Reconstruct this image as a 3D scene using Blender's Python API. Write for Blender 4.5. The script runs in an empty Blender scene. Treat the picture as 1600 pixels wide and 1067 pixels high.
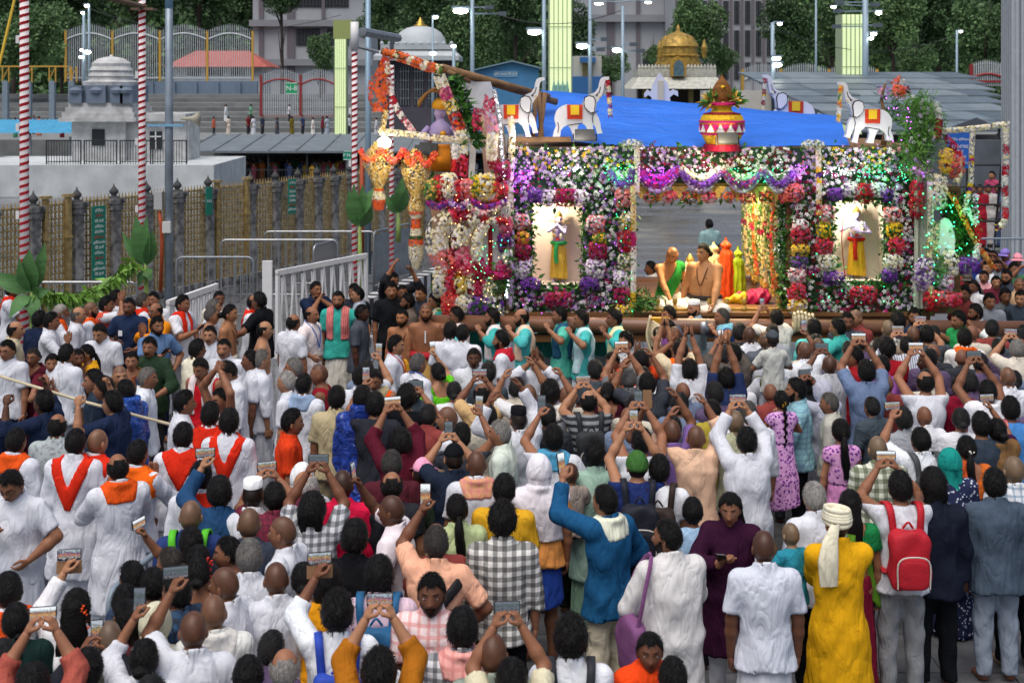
import bpy,math,random,time
import numpy as np
from mathutils import Matrix,Vector
T0 = time.time()
random.seed(7); RNG = np.random.default_rng(7)
scene = bpy.context.scene
COL = scene.collection
# ------------------------------------------------------------------ camera, sky, sun, exposure
F,YH,CH = 2000.0,130.0,4.8
cam = bpy.data.cameras.new('camera'); camo = bpy.data.objects.new('camera',cam); COL.objects.link(camo)
camo.location = (0,0,CH); camo.rotation_euler = (math.radians(90),0,0)
cam.sensor_width = 36.0; cam.lens = 36.0 * F / 1600.0
cam.shift_y = -(533.5 - YH) / 1600.0
cam.dof.use_dof = True; cam.dof.focus_distance = 14.0; cam.dof.aperture_fstop = 3.2
cam.clip_start = 0.1; cam.clip_end = 2000
scene.camera = camo
world = bpy.data.worlds.new('World'); scene.world = world; world.use_nodes = True
wn = world.node_tree; wn.nodes.clear()
sky = wn.nodes.new('ShaderNodeTexSky'); sky.sky_type = 'NISHITA'; sky.sun_disc = False
SUN_EL,SUN_AZ = math.radians(68),math.radians(205)
sky.sun_elevation = SUN_EL; sky.sun_rotation = SUN_AZ
sky.air_density = 1.0; sky.dust_density = 5.0; sky.ozone_density = 1.0
bg = wn.nodes.new('ShaderNodeBackground'); bg.inputs['Strength'].default_value = 0.085
wo = wn.nodes.new('ShaderNodeOutputWorld')
wn.links.new(sky.outputs[0],bg.inputs[0]); wn.links.new(bg.outputs[0],wo.inputs[0])
sun = bpy.data.lights.new('sun','SUN'); sun.energy = 1.35; sun.angle = math.radians(60); sun.color = (1.0,0.96,0.91)
suno = bpy.data.objects.new('sun',sun); COL.objects.link(suno)
_sd = Vector((math.sin(SUN_AZ) * math.cos(SUN_EL),math.cos(SUN_AZ) * math.cos(SUN_EL),math.sin(SUN_EL)))
suno.rotation_euler = _sd.to_track_quat('Z','Y').to_euler(); suno.location = (0,-5,40)
vs = scene.view_settings; vs.view_transform = 'Standard'; vs.look = 'None'; vs.exposure = 0.54; vs.gamma = 1.0
scene.cycles.use_denoising = True
scene.cycles.max_bounces = 6; scene.cycles.diffuse_bounces = 3; scene.cycles.glossy_bounces = 2
scene.cycles.transparent_max_bounces = 8; scene.cycles.sample_clamp_indirect = 4.0
scene.cycles.caustics_reflective = False; scene.cycles.caustics_refractive = False
# ------------------------------------------------------------------ pixel helpers
def PX(px,D): return (px - 800.0) / F * D
def PZ(py,D): return CH - (py - YH) / F * D
def P(px,py,D): return Vector((PX(px,D),D,PZ(py,D)))
def DG(py,z=0.0): return (CH - z) * F / (py - YH)
# ------------------------------------------------------------------ materials
MATS = {}
def lin(c):
 if isinstance(c,str):
  c = tuple(int(c[i:i+2],16) / 255 for i in (0,2,4))
 return tuple((x / 12.92 if x <= .04045 else ((x + .055) / 1.055) ** 2.4) for x in c[:3])
def mat(name,col=(.5,.5,.5),rough=.7,metal=0.0,noise=0.0,nscale=8.0,bump=0.0,bscale=20.0,emit=0.0,ecol=None,
  objcol=False,coord='Object',spec=.35,trans=0.0,alpha=1.0,stretch=None,ridge=0.0):
 if name in MATS: return MATS[name]
 m = bpy.data.materials.new(name); m.use_nodes = True; nt = m.node_tree
 b = nt.nodes['Principled BSDF']; b.inputs['Roughness'].default_value = rough; b.inputs['Metallic'].default_value = metal
 b.inputs['Specular IOR Level'].default_value = spec
 if trans: b.inputs['Transmission Weight'].default_value = trans
 if alpha < 1: b.inputs['Alpha'].default_value = alpha
 if isinstance(col,str): col = lin(col)
 src = None
 if objcol:
  oi = nt.nodes.new('ShaderNodeObjectInfo'); src = oi.outputs['Color']
 tc = nt.nodes.new('ShaderNodeTexCoord'); vec = tc.outputs[coord]
 if objcol:
  ad = nt.nodes.new('ShaderNodeVectorMath'); ad.operation = 'MULTIPLY_ADD'
  rv = nt.nodes.new('ShaderNodeCombineXYZ')
  for i in range(3): nt.links.new(oi.outputs['Random'],rv.inputs[i])
  nt.links.new(rv.outputs[0],ad.inputs[0]); ad.inputs[1].default_value = (9,7,5); nt.links.new(vec,ad.inputs[2]); vec = ad.outputs[0]
 if stretch:
  mp = nt.nodes.new('ShaderNodeMapping'); mp.inputs['Scale'].default_value = stretch; nt.links.new(vec,mp.inputs[0]); vec = mp.outputs[0]
 if noise > 0:
  n = nt.nodes.new('ShaderNodeTexNoise'); n.inputs['Scale'].default_value = nscale; n.inputs['Detail'].default_value = 4
  nt.links.new(vec,n.inputs['Vector'])
  mr = nt.nodes.new('ShaderNodeMapRange'); mr.inputs[1].default_value = .3; mr.inputs[2].default_value = .7
  mr.inputs[3].default_value = 1 - noise; mr.inputs[4].default_value = 1 + noise * .6
  nt.links.new(n.outputs[0],mr.inputs[0])
  mx = nt.nodes.new('ShaderNodeMix'); mx.data_type = 'RGBA'; mx.blend_type = 'MULTIPLY'; mx.inputs[0].default_value = 1
  if src: nt.links.new(src,mx.inputs[6])
  else: mx.inputs[6].default_value = (*col,1)
  nt.links.new(mr.outputs[0],mx.inputs[7]); src = mx.outputs[2]
 if src: nt.links.new(src,b.inputs['Base Color'])
 else: b.inputs['Base Color'].default_value = (*col,1)
 if ridge > 0:
  hs = None
  for sc_,wt in ((3.0,1.0),(7.5,.42)):
   n2 = nt.nodes.new('ShaderNodeTexNoise'); n2.inputs['Scale'].default_value = sc_; n2.inputs['Detail'].default_value = 2; n2.inputs['Distortion'].default_value = .9
   nt.links.new(vec,n2.inputs['Vector'])
   a = nt.nodes.new('ShaderNodeMath'); a.operation = 'SUBTRACT'; nt.links.new(n2.outputs[0],a.inputs[0]); a.inputs[1].default_value = .5
   b2 = nt.nodes.new('ShaderNodeMath'); b2.operation = 'ABSOLUTE'; nt.links.new(a.outputs[0],b2.inputs[0])
   c2 = nt.nodes.new('ShaderNodeMath'); c2.operation = 'MULTIPLY'; nt.links.new(b2.outputs[0],c2.inputs[0]); c2.inputs[1].default_value = wt
   if hs is None: hs = c2.outputs[0]
   else:
    d2 = nt.nodes.new('ShaderNodeMath'); d2.operation = 'ADD'; nt.links.new(hs,d2.inputs[0]); nt.links.new(c2.outputs[0],d2.inputs[1]); hs = d2.outputs[0]
  bp = nt.nodes.new('ShaderNodeBump'); bp.inputs['Strength'].default_value = ridge; bp.inputs['Distance'].default_value = .13
  nt.links.new(hs,bp.inputs['Height']); nt.links.new(bp.outputs[0],b.inputs['Normal'])
 elif bump > 0:
  n2 = nt.nodes.new('ShaderNodeTexNoise'); n2.inputs['Scale'].default_value = bscale; n2.inputs['Detail'].default_value = 3
  nt.links.new(vec,n2.inputs['Vector'])
  bp = nt.nodes.new('ShaderNodeBump'); bp.inputs['Strength'].default_value = bump; bp.inputs['Distance'].default_value = .02
  nt.links.new(n2.outputs[0],bp.inputs['Height']); nt.links.new(bp.outputs[0],b.inputs['Normal'])
 if emit > 0:
  b.inputs['Emission Color'].default_value = (*(ecol or col),1); b.inputs['Emission Strength'].default_value = emit
 MATS[name] = m
 return m
def nodes_of(m): return m.node_tree,m.node_tree.nodes['Principled BSDF']
cloth = mat('cloth',rough=.85,objcol=True,noise=.08,nscale=5,ridge=.55,stretch=(1.35,1.35,.55),spec=.06)
silk = mat('silk',rough=.5,objcol=True,noise=.18,nscale=9,ridge=.7,stretch=(1.6,1.6,.4),spec=.4)
plastic_sheet = mat('plastic_sheet',rough=.2,objcol=True,noise=.45,nscale=9,ridge=1.0,spec=.6)
scalp = mat('scalp',rough=.42,objcol=True,noise=.22,nscale=18,bump=.10,bscale=90,spec=.35)
skin = mat('skin',rough=.48,objcol=True,noise=.10,nscale=14,bump=.08,bscale=60,spec=.25)
hairm = mat('hair',rough=.46,objcol=True,noise=.4,nscale=70,bump=.55,bscale=160,stretch=(1,1,.3),spec=.2)
eyew = mat('eye_white',(.48,.44,.40),.3)
dark = mat('dark_iris',(.012,.008,.006),.35)
def lips_mat():
 m = mat('lips',rough=.45,objcol=True); nt,b = nodes_of(m)
 oi = [n for n in nt.nodes if n.type == 'OBJECT_INFO'][0]
 mx = nt.nodes.new('ShaderNodeMix'); mx.data_type = 'RGBA'; mx.blend_type = 'MULTIPLY'; mx.inputs[0].default_value = 1
 nt.links.new(oi.outputs['Color'],mx.inputs[6]); mx.inputs[7].default_value = (.72,.45,.45,1)
 nt.links.new(mx.outputs[2],b.inputs['Base Color']); return m
lips = lips_mat()
def pattern_cloth(name,kind,c2,scale=18.0,width=.35,c3=None):
 m = mat(name,rough=.85,objcol=True,ridge=.42,spec=.06,stretch=(1.3,1.3,.62)); nt,b = nodes_of(m)
 oi = [n for n in nt.nodes if n.type == 'OBJECT_INFO'][0]; tc = [n for n in nt.nodes if n.type == 'TEX_COORD'][0]
 sp = nt.nodes.new('ShaderNodeSeparateXYZ'); nt.links.new(tc.outputs['Object'],sp.inputs[0])
 def band(sock,sc,w):
  a = nt.nodes.new('ShaderNodeMath'); a.operation = 'MULTIPLY'; nt.links.new(sock,a.inputs[0]); a.inputs[1].default_value = sc
  f = nt.nodes.new('ShaderNodeMath'); f.operation = 'FRACT'; nt.links.new(a.outputs[0],f.inputs[0])
  l = nt.nodes.new('ShaderNodeMath'); l.operation = 'LESS_THAN'; nt.links.new(f.outputs[0],l.inputs[0]); l.inputs[1].default_value = w
  return l.outputs[0]
 def mixc(fac,a,col):
  mx = nt.nodes.new('ShaderNodeMix'); mx.data_type = 'RGBA'; nt.links.new(fac,mx.inputs[0]); nt.links.new(a,mx.inputs[6])
  mx.inputs[7].default_value = (*lin(col),1); return mx.outputs[2]
 def half(s,k=.6):
  q = nt.nodes.new('ShaderNodeMath'); q.operation = 'MULTIPLY'; nt.links.new(s,q.inputs[0]); q.inputs[1].default_value = k; return q.outputs[0]
 o = oi.outputs['Color']
 if kind == 'plaid':
  o = mixc(half(band(sp.outputs[0],scale,width)),o,c2); o = mixc(half(band(sp.outputs[2],scale,width)),o,c2)
  if c3: o = mixc(half(band(sp.outputs[0],scale,width * .3),.9),o,c3); o = mixc(half(band(sp.outputs[2],scale,width * .3),.9),o,c3)
 elif kind == 'vstripe': o = mixc(half(band(sp.outputs[0],scale,width),.9),o,c2)
 elif kind == 'hstripe':
  o = mixc(half(band(sp.outputs[2],scale,width),.9),o,c2)
 else:
  v = nt.nodes.new('ShaderNodeTexVoronoi'); v.inputs['Scale'].default_value = scale; nt.links.new(tc.outputs['Object'],v.inputs['Vector'])
  l = nt.nodes.new('ShaderNodeMath'); l.operation = 'LESS_THAN'; nt.links.new(v.outputs['Distance'],l.inputs[0]); l.inputs[1].default_value = width
  o = mixc(l.outputs[0],o,c2)
 nt.links.new(o,b.inputs['Base Color']); return m
PAT = {
 'bwplaid': pattern_cloth('plaid_black','plaid','16171b',15,.5),'blueplaid': pattern_cloth('plaid_blue','plaid','6f8fa8',18,.3),
 'redplaid': pattern_cloth('plaid_red','plaid','d98a86',16,.35),'greenplaid': pattern_cloth('plaid_green','plaid','3b4a22',13,.5),
 'greyplaid': pattern_cloth('plaid_grey','plaid','2c3038',17,.45),'mauveplaid': pattern_cloth('plaid_mauve','plaid','5b2c3c',26,.4),
 'vstripe': pattern_cloth('stripe_blue','vstripe','5f6f8c',34,.45),'hstripe': pattern_cloth('stripe_dark','hstripe','22252a',15,.5),
 'redstripe': pattern_cloth('stripe_red','vstripe','c0575a',40,.5),
 'floral': pattern_cloth('print_floral','dots','7a3f96',22,.38),'dots': pattern_cloth('print_dots','dots','c9cfe0',30,.3),
 'gold': pattern_cloth('print_gold','dots','d39a2c',24,.33),'leaf': pattern_cloth('print_grey','dots','8f949b',24,.36),
}
# ------------------------------------------------------------------ object helpers
def tag(o,label=None,cat=None,group=None,kind=None):
 if label: o['label'] = label
 if cat: o['category'] = cat
 if group: o['group'] = group
 if kind: o['kind'] = kind
 return o
def mesh_from(name,V,Fq,mats=(),midx=None,smooth=True):
 me = bpy.data.meshes.new(name)
 if isinstance(Fq,np.ndarray): Fq = [Fq]
 Fq = [np.asarray(f,dtype=np.int32) for f in Fq if len(f)]
 V = np.asarray(V,dtype=np.float32)
 nl = sum(f.size for f in Fq); nf = sum(len(f) for f in Fq)
 me.vertices.add(len(V)); me.vertices.foreach_set('co',V.ravel())
 me.loops.add(nl); me.polygons.add(nf)
 me.loops.foreach_set('vertex_index',np.concatenate([f.ravel() for f in Fq]))
 tot = np.concatenate([np.full(len(f),f.shape[1],np.int32) for f in Fq]); st = np.concatenate([[0],np.cumsum(tot)[:-1]]).astype(np.int32)
 me.polygons.foreach_set('loop_start',st)
 if midx is not None: me.polygons.foreach_set('material_index',np.asarray(midx,dtype=np.int32))
 me.polygons.foreach_set('use_smooth',np.full(nf,smooth))
 for m in mats: me.materials.append(m)
 me.update(calc_edges=True); return me
def obj(name,me,parent=None,loc=None,M=None,color=None):
 o = bpy.data.objects.new(name,me); COL.objects.link(o)
 if parent is not None: o.parent = parent
 if M is not None: o.matrix_local = M
 elif loc is not None: o.location = loc
 if color is not None: o.color = (*lin(color),1)
 return o
def empty(name,loc=(0,0,0),rz=0.0):
 o = bpy.data.objects.new(name,None); COL.objects.link(o); o.location = loc; o.rotation_euler = (0,0,rz); o.empty_display_size = .2
 return o
class MB:
 def __init__(s): s.v = []; s.f = {}; s.n = 0; s.mi = {}
 def add(s,V,Fs,mi=0):
  V = np.asarray(V,dtype=np.float64).reshape(-1,3)
  for f in Fs:
   f = np.asarray(f) + s.n
   s.f.setdefault(f.shape[-1],[]).append(f.reshape(-1,f.shape[-1])); s.mi.setdefault(f.shape[-1],[]).append(np.full(f.reshape(-1,f.shape[-1]).shape[0],mi))
  s.v.append(V); s.n += len(V); return s
 def box(s,c,d,rz=0.0,mi=0,rx=0.0,ry=0.0):
  c = np.array(c,float); d = np.array(d,float) / 2
  q = np.array([[x,y,z] for x in (-1,1) for y in (-1,1) for z in (-1,1)],float) * d
  if rx or ry or rz:
   R = np.array(Matrix.Rotation(rz,3,'Z') @ Matrix.Rotation(ry,3,'Y') @ Matrix.Rotation(rx,3,'X')); q = q @ R.T
  return s.add(q + c,[np.array([[0,1,3,2],[4,6,7,5],[0,4,5,1],[2,3,7,6],[0,2,6,4],[1,5,7,3]])],mi)
 def span(s,a,b,mi=0):
  a = np.array(a,float); b = np.array(b,float); return s.box((a + b) / 2,np.abs(b - a),mi=mi)
 def tube(s,pts,r,n=8,mi=0,caps=True,closed=False):
  pts = np.array([tuple(p) for p in pts],float); m = len(pts); r = np.broadcast_to(np.asarray(r,float),(m,))
  T = np.gradient(pts,axis=0) if m > 2 else np.repeat((pts[-1:] - pts[:1]),m,0)
  T /= np.linalg.norm(T,axis=1,keepdims=True) + 1e-12
  up = np.where(np.abs(T[:,2:3]) > .9,np.array([[0,1.,0]]),np.array([[0,0,1.]]))
  if m > 1: up = np.repeat(up[:1],m,0) if np.all(np.abs(np.sum(T * up[:1],1)) < .98) else up
  U = np.cross(T,up); U /= np.linalg.norm(U,axis=1,keepdims=True) + 1e-12; W = np.cross(T,U)
  a = np.arange(n) * 2 * np.pi / n
  V = pts[:,None] + r[:,None,None] * (np.cos(a)[None,:,None] * U[:,None] + np.sin(a)[None,:,None] * W[:,None])
  i = np.arange(m - 1)[:,None] * n; j = np.arange(n)[None]; k = (j + 1) % n
  q = np.stack([i + j,i + k,i + n + k,i + n + j],-1).reshape(-1,4)[:,::-1]
  Fs = [q]
  if caps: Fs += [np.arange(n)[None],(np.arange(n)[::-1] + (m - 1) * n)[None]]
  return s.add(V.reshape(-1,3),Fs,mi)
 def lathe(s,prof,n=16,c=(0,0,0),mi=0,sx=1.0,sy=1.0):
  prof = np.array(prof,float); m = len(prof); a = np.arange(n) * 2 * np.pi / n
  V = np.stack([prof[:,:1] * np.cos(a) * sx,prof[:,:1] * np.sin(a) * sy,np.repeat(prof[:,1:2],n,1)],-1) + np.array(c,float)
  i = np.arange(m - 1)[:,None] * n; j = np.arange(n)[None]; k = (j + 1) % n
  q = np.stack([i + j,i + k,i + n + k,i + n + j],-1).reshape(-1,4)
  return s.add(V.reshape(-1,3),[q,np.arange(n)[::-1][None],(np.arange(n) + (m - 1) * n)[None]],mi)
 def prism(s,poly,y0,y1,mi=0):
  poly = np.array(poly,float); n = len(poly)
  a = np.sum(poly[:,0] * np.roll(poly[:,1],-1) - np.roll(poly[:,0],-1) * poly[:,1])
  if a < 0: poly = poly[::-1]
  V = np.concatenate([np.c_[poly[:,0],np.full(n,y0),poly[:,1]],np.c_[poly[:,0],np.full(n,y1),poly[:,1]]])
  j = np.arange(n); k = (j + 1) % n
  return s.add(V,[j[None],(j[::-1] + n)[None],np.stack([j,j + n,k + n,k],-1)],mi)
 def mesh(s,name,mats,smooth=False):
  Fs = []; mi = []
  for k in s.f: Fs.append(np.concatenate(s.f[k])); mi.append(np.concatenate(s.mi[k]))
  return mesh_from(name,np.concatenate(s.v),Fs,mats if isinstance(mats,(list,tuple)) else [mats],np.concatenate(mi),smooth)
 def build(s,name,mats,parent=None,loc=None,smooth=False,M=None,color=None):
  return obj(name,s.mesh(name,mats,smooth),parent,loc,M,color)
def copy_tree(o,parent=None):
 c = o.copy(); COL.objects.link(c); c.parent = parent
 if parent is not None: c.matrix_parent_inverse = o.matrix_parent_inverse
 for ch in o.children: copy_tree(ch,c)
 return c
# ================================================================== people: bodies and clothes grown from a distance field
def cap(Pt,a,b,ra,rb):
 a = np.asarray(a,np.float32); b = np.asarray(b,np.float32); ba = b - a; pa = Pt - a
 h = np.clip((pa @ ba) / max(float(ba @ ba),1e-9),0,1)
 d = pa - h[:,None] * ba
 return np.sqrt(np.einsum('ij,ij->i',d,d)) - (ra + (rb - ra) * h)
def smin(a,b,k):
 h = np.clip(.5 + .5 * (b - a) / k,0,1); return b + (a - b) * h - k * h * (1 - h)
def surfnets(fn,lo,hi,h):
 lo = np.array(lo,np.float32); n = np.maximum(((np.array(hi) - lo) / h).astype(int) + 2,3)
 ax = [lo[i] + h * np.arange(n[i],dtype=np.float32) for i in range(3)]
 G = np.stack(np.meshgrid(*ax,indexing='ij'),-1).reshape(-1,3)
 S = fn(G).astype(np.float32).reshape(n)
 ins = S < 0
 c = [S[i:n[0]-1+i,j:n[1]-1+j,k:n[2]-1+k] for i in (0,1) for j in (0,1) for k in (0,1)]
 sg = [x < 0 for x in c]; cnt = sum(x.astype(np.int8) for x in sg); act = (cnt > 0) & (cnt < 8)
 idx = -np.ones(act.shape,np.int32); ii = np.argwhere(act); idx[act] = np.arange(len(ii))
 cv = np.stack([x[act] for x in c],1)
 acc = np.zeros((len(ii),3),np.float32); num = np.zeros(len(ii),np.float32)
 off = np.array([[i,j,k] for i in (0,1) for j in (0,1) for k in (0,1)],np.float32)
 for p in range(8):
  for b in (1,2,4):
   if p & b: continue
   q = p | b; x = (cv[:,p] < 0) != (cv[:,q] < 0)
   t = cv[:,p] / (cv[:,p] - cv[:,q] + 1e-12)
   acc[x] += (off[p] + t[:,None] * (off[q] - off[p]))[x]; num[x] += 1
 V = lo + h * (ii + acc / num[:,None])
 Fs = []
 for a in range(3):
  b1,b2 = (a + 1) % 3,(a + 2) % 3
  s0 = [slice(None)] * 3; s1 = [slice(None)] * 3; s0[a] = slice(0,n[a]-1); s1[a] = slice(1,n[a])
  for s in (s0,s1): s[b1] = slice(1,n[b1]-1); s[b2] = slice(1,n[b2]-1)
  A = ins[tuple(s0)]; B = ins[tuple(s1)]; e = np.argwhere(A != B)
  if not len(e): continue
  e = e.copy(); e[:,b1] += 1; e[:,b2] += 1
  flip = ins[e[:,0],e[:,1],e[:,2]]
  def ce(d1,d2):
   g = e.copy(); g[:,b1] -= d1; g[:,b2] -= d2; return idx[g[:,0],g[:,1],g[:,2]]
  q = np.stack([ce(1,1),ce(0,1),ce(0,0),ce(1,0)],1)
  q[~flip] = q[~flip][:,::-1]; Fs.append(q)
 Fq = np.concatenate(Fs); Fq = Fq[(Fq >= 0).all(1)]
 e = h * .5; f0 = fn(V); g = np.stack([fn(V + np.eye(3,dtype=np.float32)[i] * e) - f0 for i in range(3)],1) / e
 gn = np.maximum(np.einsum('ij,ij->i',g,g),.2)
 V = V - g * np.clip(f0 / gn,-h * .5,h * .5)[:,None]
 return V,Fq
def ik(S,T,L1,L2,pole):
 S = np.array(S,float); T = np.array(T,float); d = T - S; L = np.linalg.norm(d)
 if L > (L1 + L2) * .995: T = S + d / L * (L1 + L2) * .995; d = T - S; L = np.linalg.norm(d)
 u = d / L; a = (L1 ** 2 - L2 ** 2 + L ** 2) / (2 * L); hh = math.sqrt(max(L1 ** 2 - a ** 2,0))
 p = np.array(pole,float); p = p - u * (p @ u); p /= np.linalg.norm(p) + 1e-9
 return S + u * a + p * hh,T
TZ = [.76,.82,.90,1.00,1.10,1.20,1.30,1.36,1.40,1.44]
TW = {'m': [.10,.150,.160,.148,.155,.168,.172,.150,.105,.055],'f': [.10,.158,.172,.138,.142,.150,.152,.130,.09,.048],'k': [.10,.15,.155,.148,.148,.15,.15,.13,.095,.05]}
TD = {'m': [.08,.108,.112,.105,.110,.116,.110,.088,.070,.055],'f': [.08,.115,.118,.100,.110,.122,.105,.082,.066,.05],'k': [.08,.11,.115,.112,.112,.108,.1,.085,.07,.055]}
POSES = {}
def pose(n,R=None,L=None,pr=None,pl=None,hand='relaxed',legs=None): POSES[n] = dict(R=R,L=L,pr=pr,pl=pl,hand=hand,legs=legs)
dn_r,dn_l = (.235,.03,.80),(-.235,.03,.80)
out_r,out_l = (1,-.25,-.6),(-1,-.25,-.6)
pose('down',dn_r,dn_l)
pose('downb',(.22,.10,.83),(-.25,-.03,.81))
pose('phone',(.085,.37,1.60),(-.085,.37,1.60),hand='grip')
pose('phonehi',(.085,.30,1.77),(-.085,.30,1.77),hand='grip')
pose('phonelo',(.085,.38,1.52),(-.085,.38,1.52),hand='grip')
pose('phoneR',(.13,.34,1.68),(-.22,.12,.95),hand='gripR')
pose('phoneL',(.22,.12,.95),(-.13,.34,1.68),hand='gripL')
pose('chestR',(.05,.30,1.22),(-.20,.14,.98),hand='gripR')
pose('joinup',(.028,.12,1.97),(-.028,.12,1.97),hand='flat')
pose('joinbrow',(.028,.24,1.62),(-.028,.24,1.62),hand='flat')
pose('namaste',(.028,.24,1.27),(-.028,.24,1.27),hand='flat')
pose('clasphead',(.05,.06,1.86),(-.05,.06,1.86),(1,.3,.1),(-1,.3,.1))
pose('fold',(-.12,.19,1.14),(.12,.20,1.17),(1,.1,-.5),(-1,.1,-.5))
pose('mouth',(.03,.17,1.44),(-.02,.17,1.42),(1,.3,-.8),(-1,.3,-.8))
pose('reachR',(.46,.28,1.10),dn_l)
pose('reachL',dn_r,(-.46,.28,1.10))
pose('barR',(.26,.22,1.42),dn_l,hand='grip')
pose('barL',dn_r,(-.26,.22,1.42),hand='grip')
pose('poleup',(.30,.26,1.66),(-.34,.20,1.60),hand='grip')
pose('book',(.10,.26,1.10),(-.16,.24,1.02))
pose('handsup',(.10,.24,1.82),(-.24,.22,1.70))
pose('carry',(.05,.27,1.12),(-.12,.22,1.0))
pose('hold',(.16,.20,1.30),(-.12,.24,1.18))
pose('seat_l',(.20,.45,.80),(-.34,.10,.80),(1,0,.3),(-1,-.3,.2),legs='cross')
pose('seat_r',(.34,-.06,.80),(-.26,.46,.80),(1,-.6,.2),(-1,.2,.3),legs='cross')
pose('ride',(.10,.22,1.15),(-.10,.22,1.15),legs='ride')
def joints(pn,build):
 q = POSES[pn]; J = {}
 k = {'m': 1.0,'f': .92,'k': .86}[build]
 for s,n in ((1,'R'),(-1,'L')):
  T = q[n]; up = max(0.0,min(1.0,(T[2] - 1.3) / .5))
  S = np.array((s * (.178 - .022 * up) * k,-.005 + .02 * up,1.352 + .055 * up))
  pole = q['p' + n.lower()] or ((s * 1.0,-.3,-.55) if up < .35 else (s * .75,.35,-.6))
  E,W = ik(S,T,.285,.255,pole); J[n] = (S,E,W)
 if q['legs'] == 'cross':
  for s,n in ((1,'r'),(-1,'l')): J[n] = [(s*.085,.0,.86),(s*.34,.26,.835),(-s*.07,.36,.80),(-s*.17,.40,.79)]
 elif q['legs'] == 'ride':
  for s,n in ((1,'r'),(-1,'l')): J[n] = [(s*.085,.0,.86),(s*.13,.34,.86),(s*.11,.36,.48),(s*.11,.44,.44)]
 else:
  for s,n in ((1,'r'),(-1,'l')): J[n] = [(s*.085,0,.86),(s*.098,.015,.46),(s*.105,-.03,.075),(s*.125,.125,.028)]
 return J
def torso(Pt,build,infl=0.0,fat=1.0,zlo=.76,ext=None):
 z = Pt[:,2]
 zz = list(TZ); w = [x * (1 + (fat - 1) * (.55 if 5 <= i else 1)) for i,x in enumerate(TW[build])]; d = [x * (1 + (fat - 1) * (.5 if i >= 6 else 1.3)) for i,x in enumerate(TD[build])]
 if ext:
  zz = [e[0] for e in ext] + zz[2:]; w = [e[1] for e in ext] + w[2:]; d = [e[2] for e in ext] + d[2:]
 if infl > .015 and ext: infl_ = infl + .020 * np.clip((1.06 - z) / .14,0,1)
 else: infl_ = infl
 W = np.interp(z,zz,w) + infl_; Dd = np.interp(z,zz,d) + infl_
 q = np.sqrt((Pt[:,0] / W) ** 2 + ((Pt[:,1] + .005) / Dd) ** 2)
 s = (q - 1) * np.minimum(W,Dd)
 return np.maximum(s,np.maximum(z - (1.44 + infl * .5),(zz[0] if ext else zlo) - z))
def body_fn(J,build,fat):
 def fn(Pt):
  d = torso(Pt,build,0,fat)
  d = smin(d,cap(Pt,(0,.0,1.36),(0,.012,1.50),.054,.050),.05)
  ar = {'m': 1.0,'f': .9,'k': .85}[build] * (1 + (fat - 1) * .8)
  for n in 'RL':
   S,E,W = J[n]; c0 = np.array((S[0] * .4,S[1],1.36))
   a = smin(cap(Pt,c0,S,.062,.058 * ar),cap(Pt,S,E,.054 * ar,.041 * ar),.03)
   mid = E + (W - E) * .35
   a = smin(a,cap(Pt,E,mid,.041 * ar,.042 * ar),.02); a = smin(a,cap(Pt,mid,W,.042 * ar,.027),.02)
   d = smin(d,a,.04)
  for n in 'rl':
   H,K,A,T = [np.array(x,float) for x in J[n]]
   l = smin(cap(Pt,H,K,.086 * (1 + (fat-1)*.6),.054),cap(Pt,K,K + (A - K) * .35,.052,.056),.03)
   l = smin(l,cap(Pt,K + (A - K) * .35,A,.056,.036),.03); l = smin(l,cap(Pt,A + (T - A) * .1 - (0,0,.025),T,.038,.028),.03)
   d = smin(d,l,.04)
  return d
 return fn
def wr(Pt,k,amp,f=1.0):
 x,y,z = Pt[:,0],Pt[:,1],Pt[:,2]
 return amp * (np.sin(x * 21 * f + 9 * z + k) * np.sin(z * 15 * f - 11 * y + 1.7 * k) + .7 * np.sin(x * 33 * f - 26 * z * f + 2.1 * k) * np.sin(y * 24 + k))
def sleeve(Pt,J,n,frac,ri,cuff):
 S,E,W = J[n]
 if frac <= 1:
  e = S + (E - S) * frac; u = (E - S) / np.linalg.norm(E - S)
  d = cap(Pt,S,E + u * .1,.058 + ri,cuff + ri)
  return np.maximum(d,(Pt - e) @ u)
 e = E + (W - E) * (frac - 1); u = (W - E) / np.linalg.norm(W - E)
 d = smin(cap(Pt,S,E,.058 + ri,.046 + ri),np.maximum(cap(Pt,E,W + u * .1,.046 + ri,.034 + ri),(Pt - e) @ u),.03)
 return d
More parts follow.
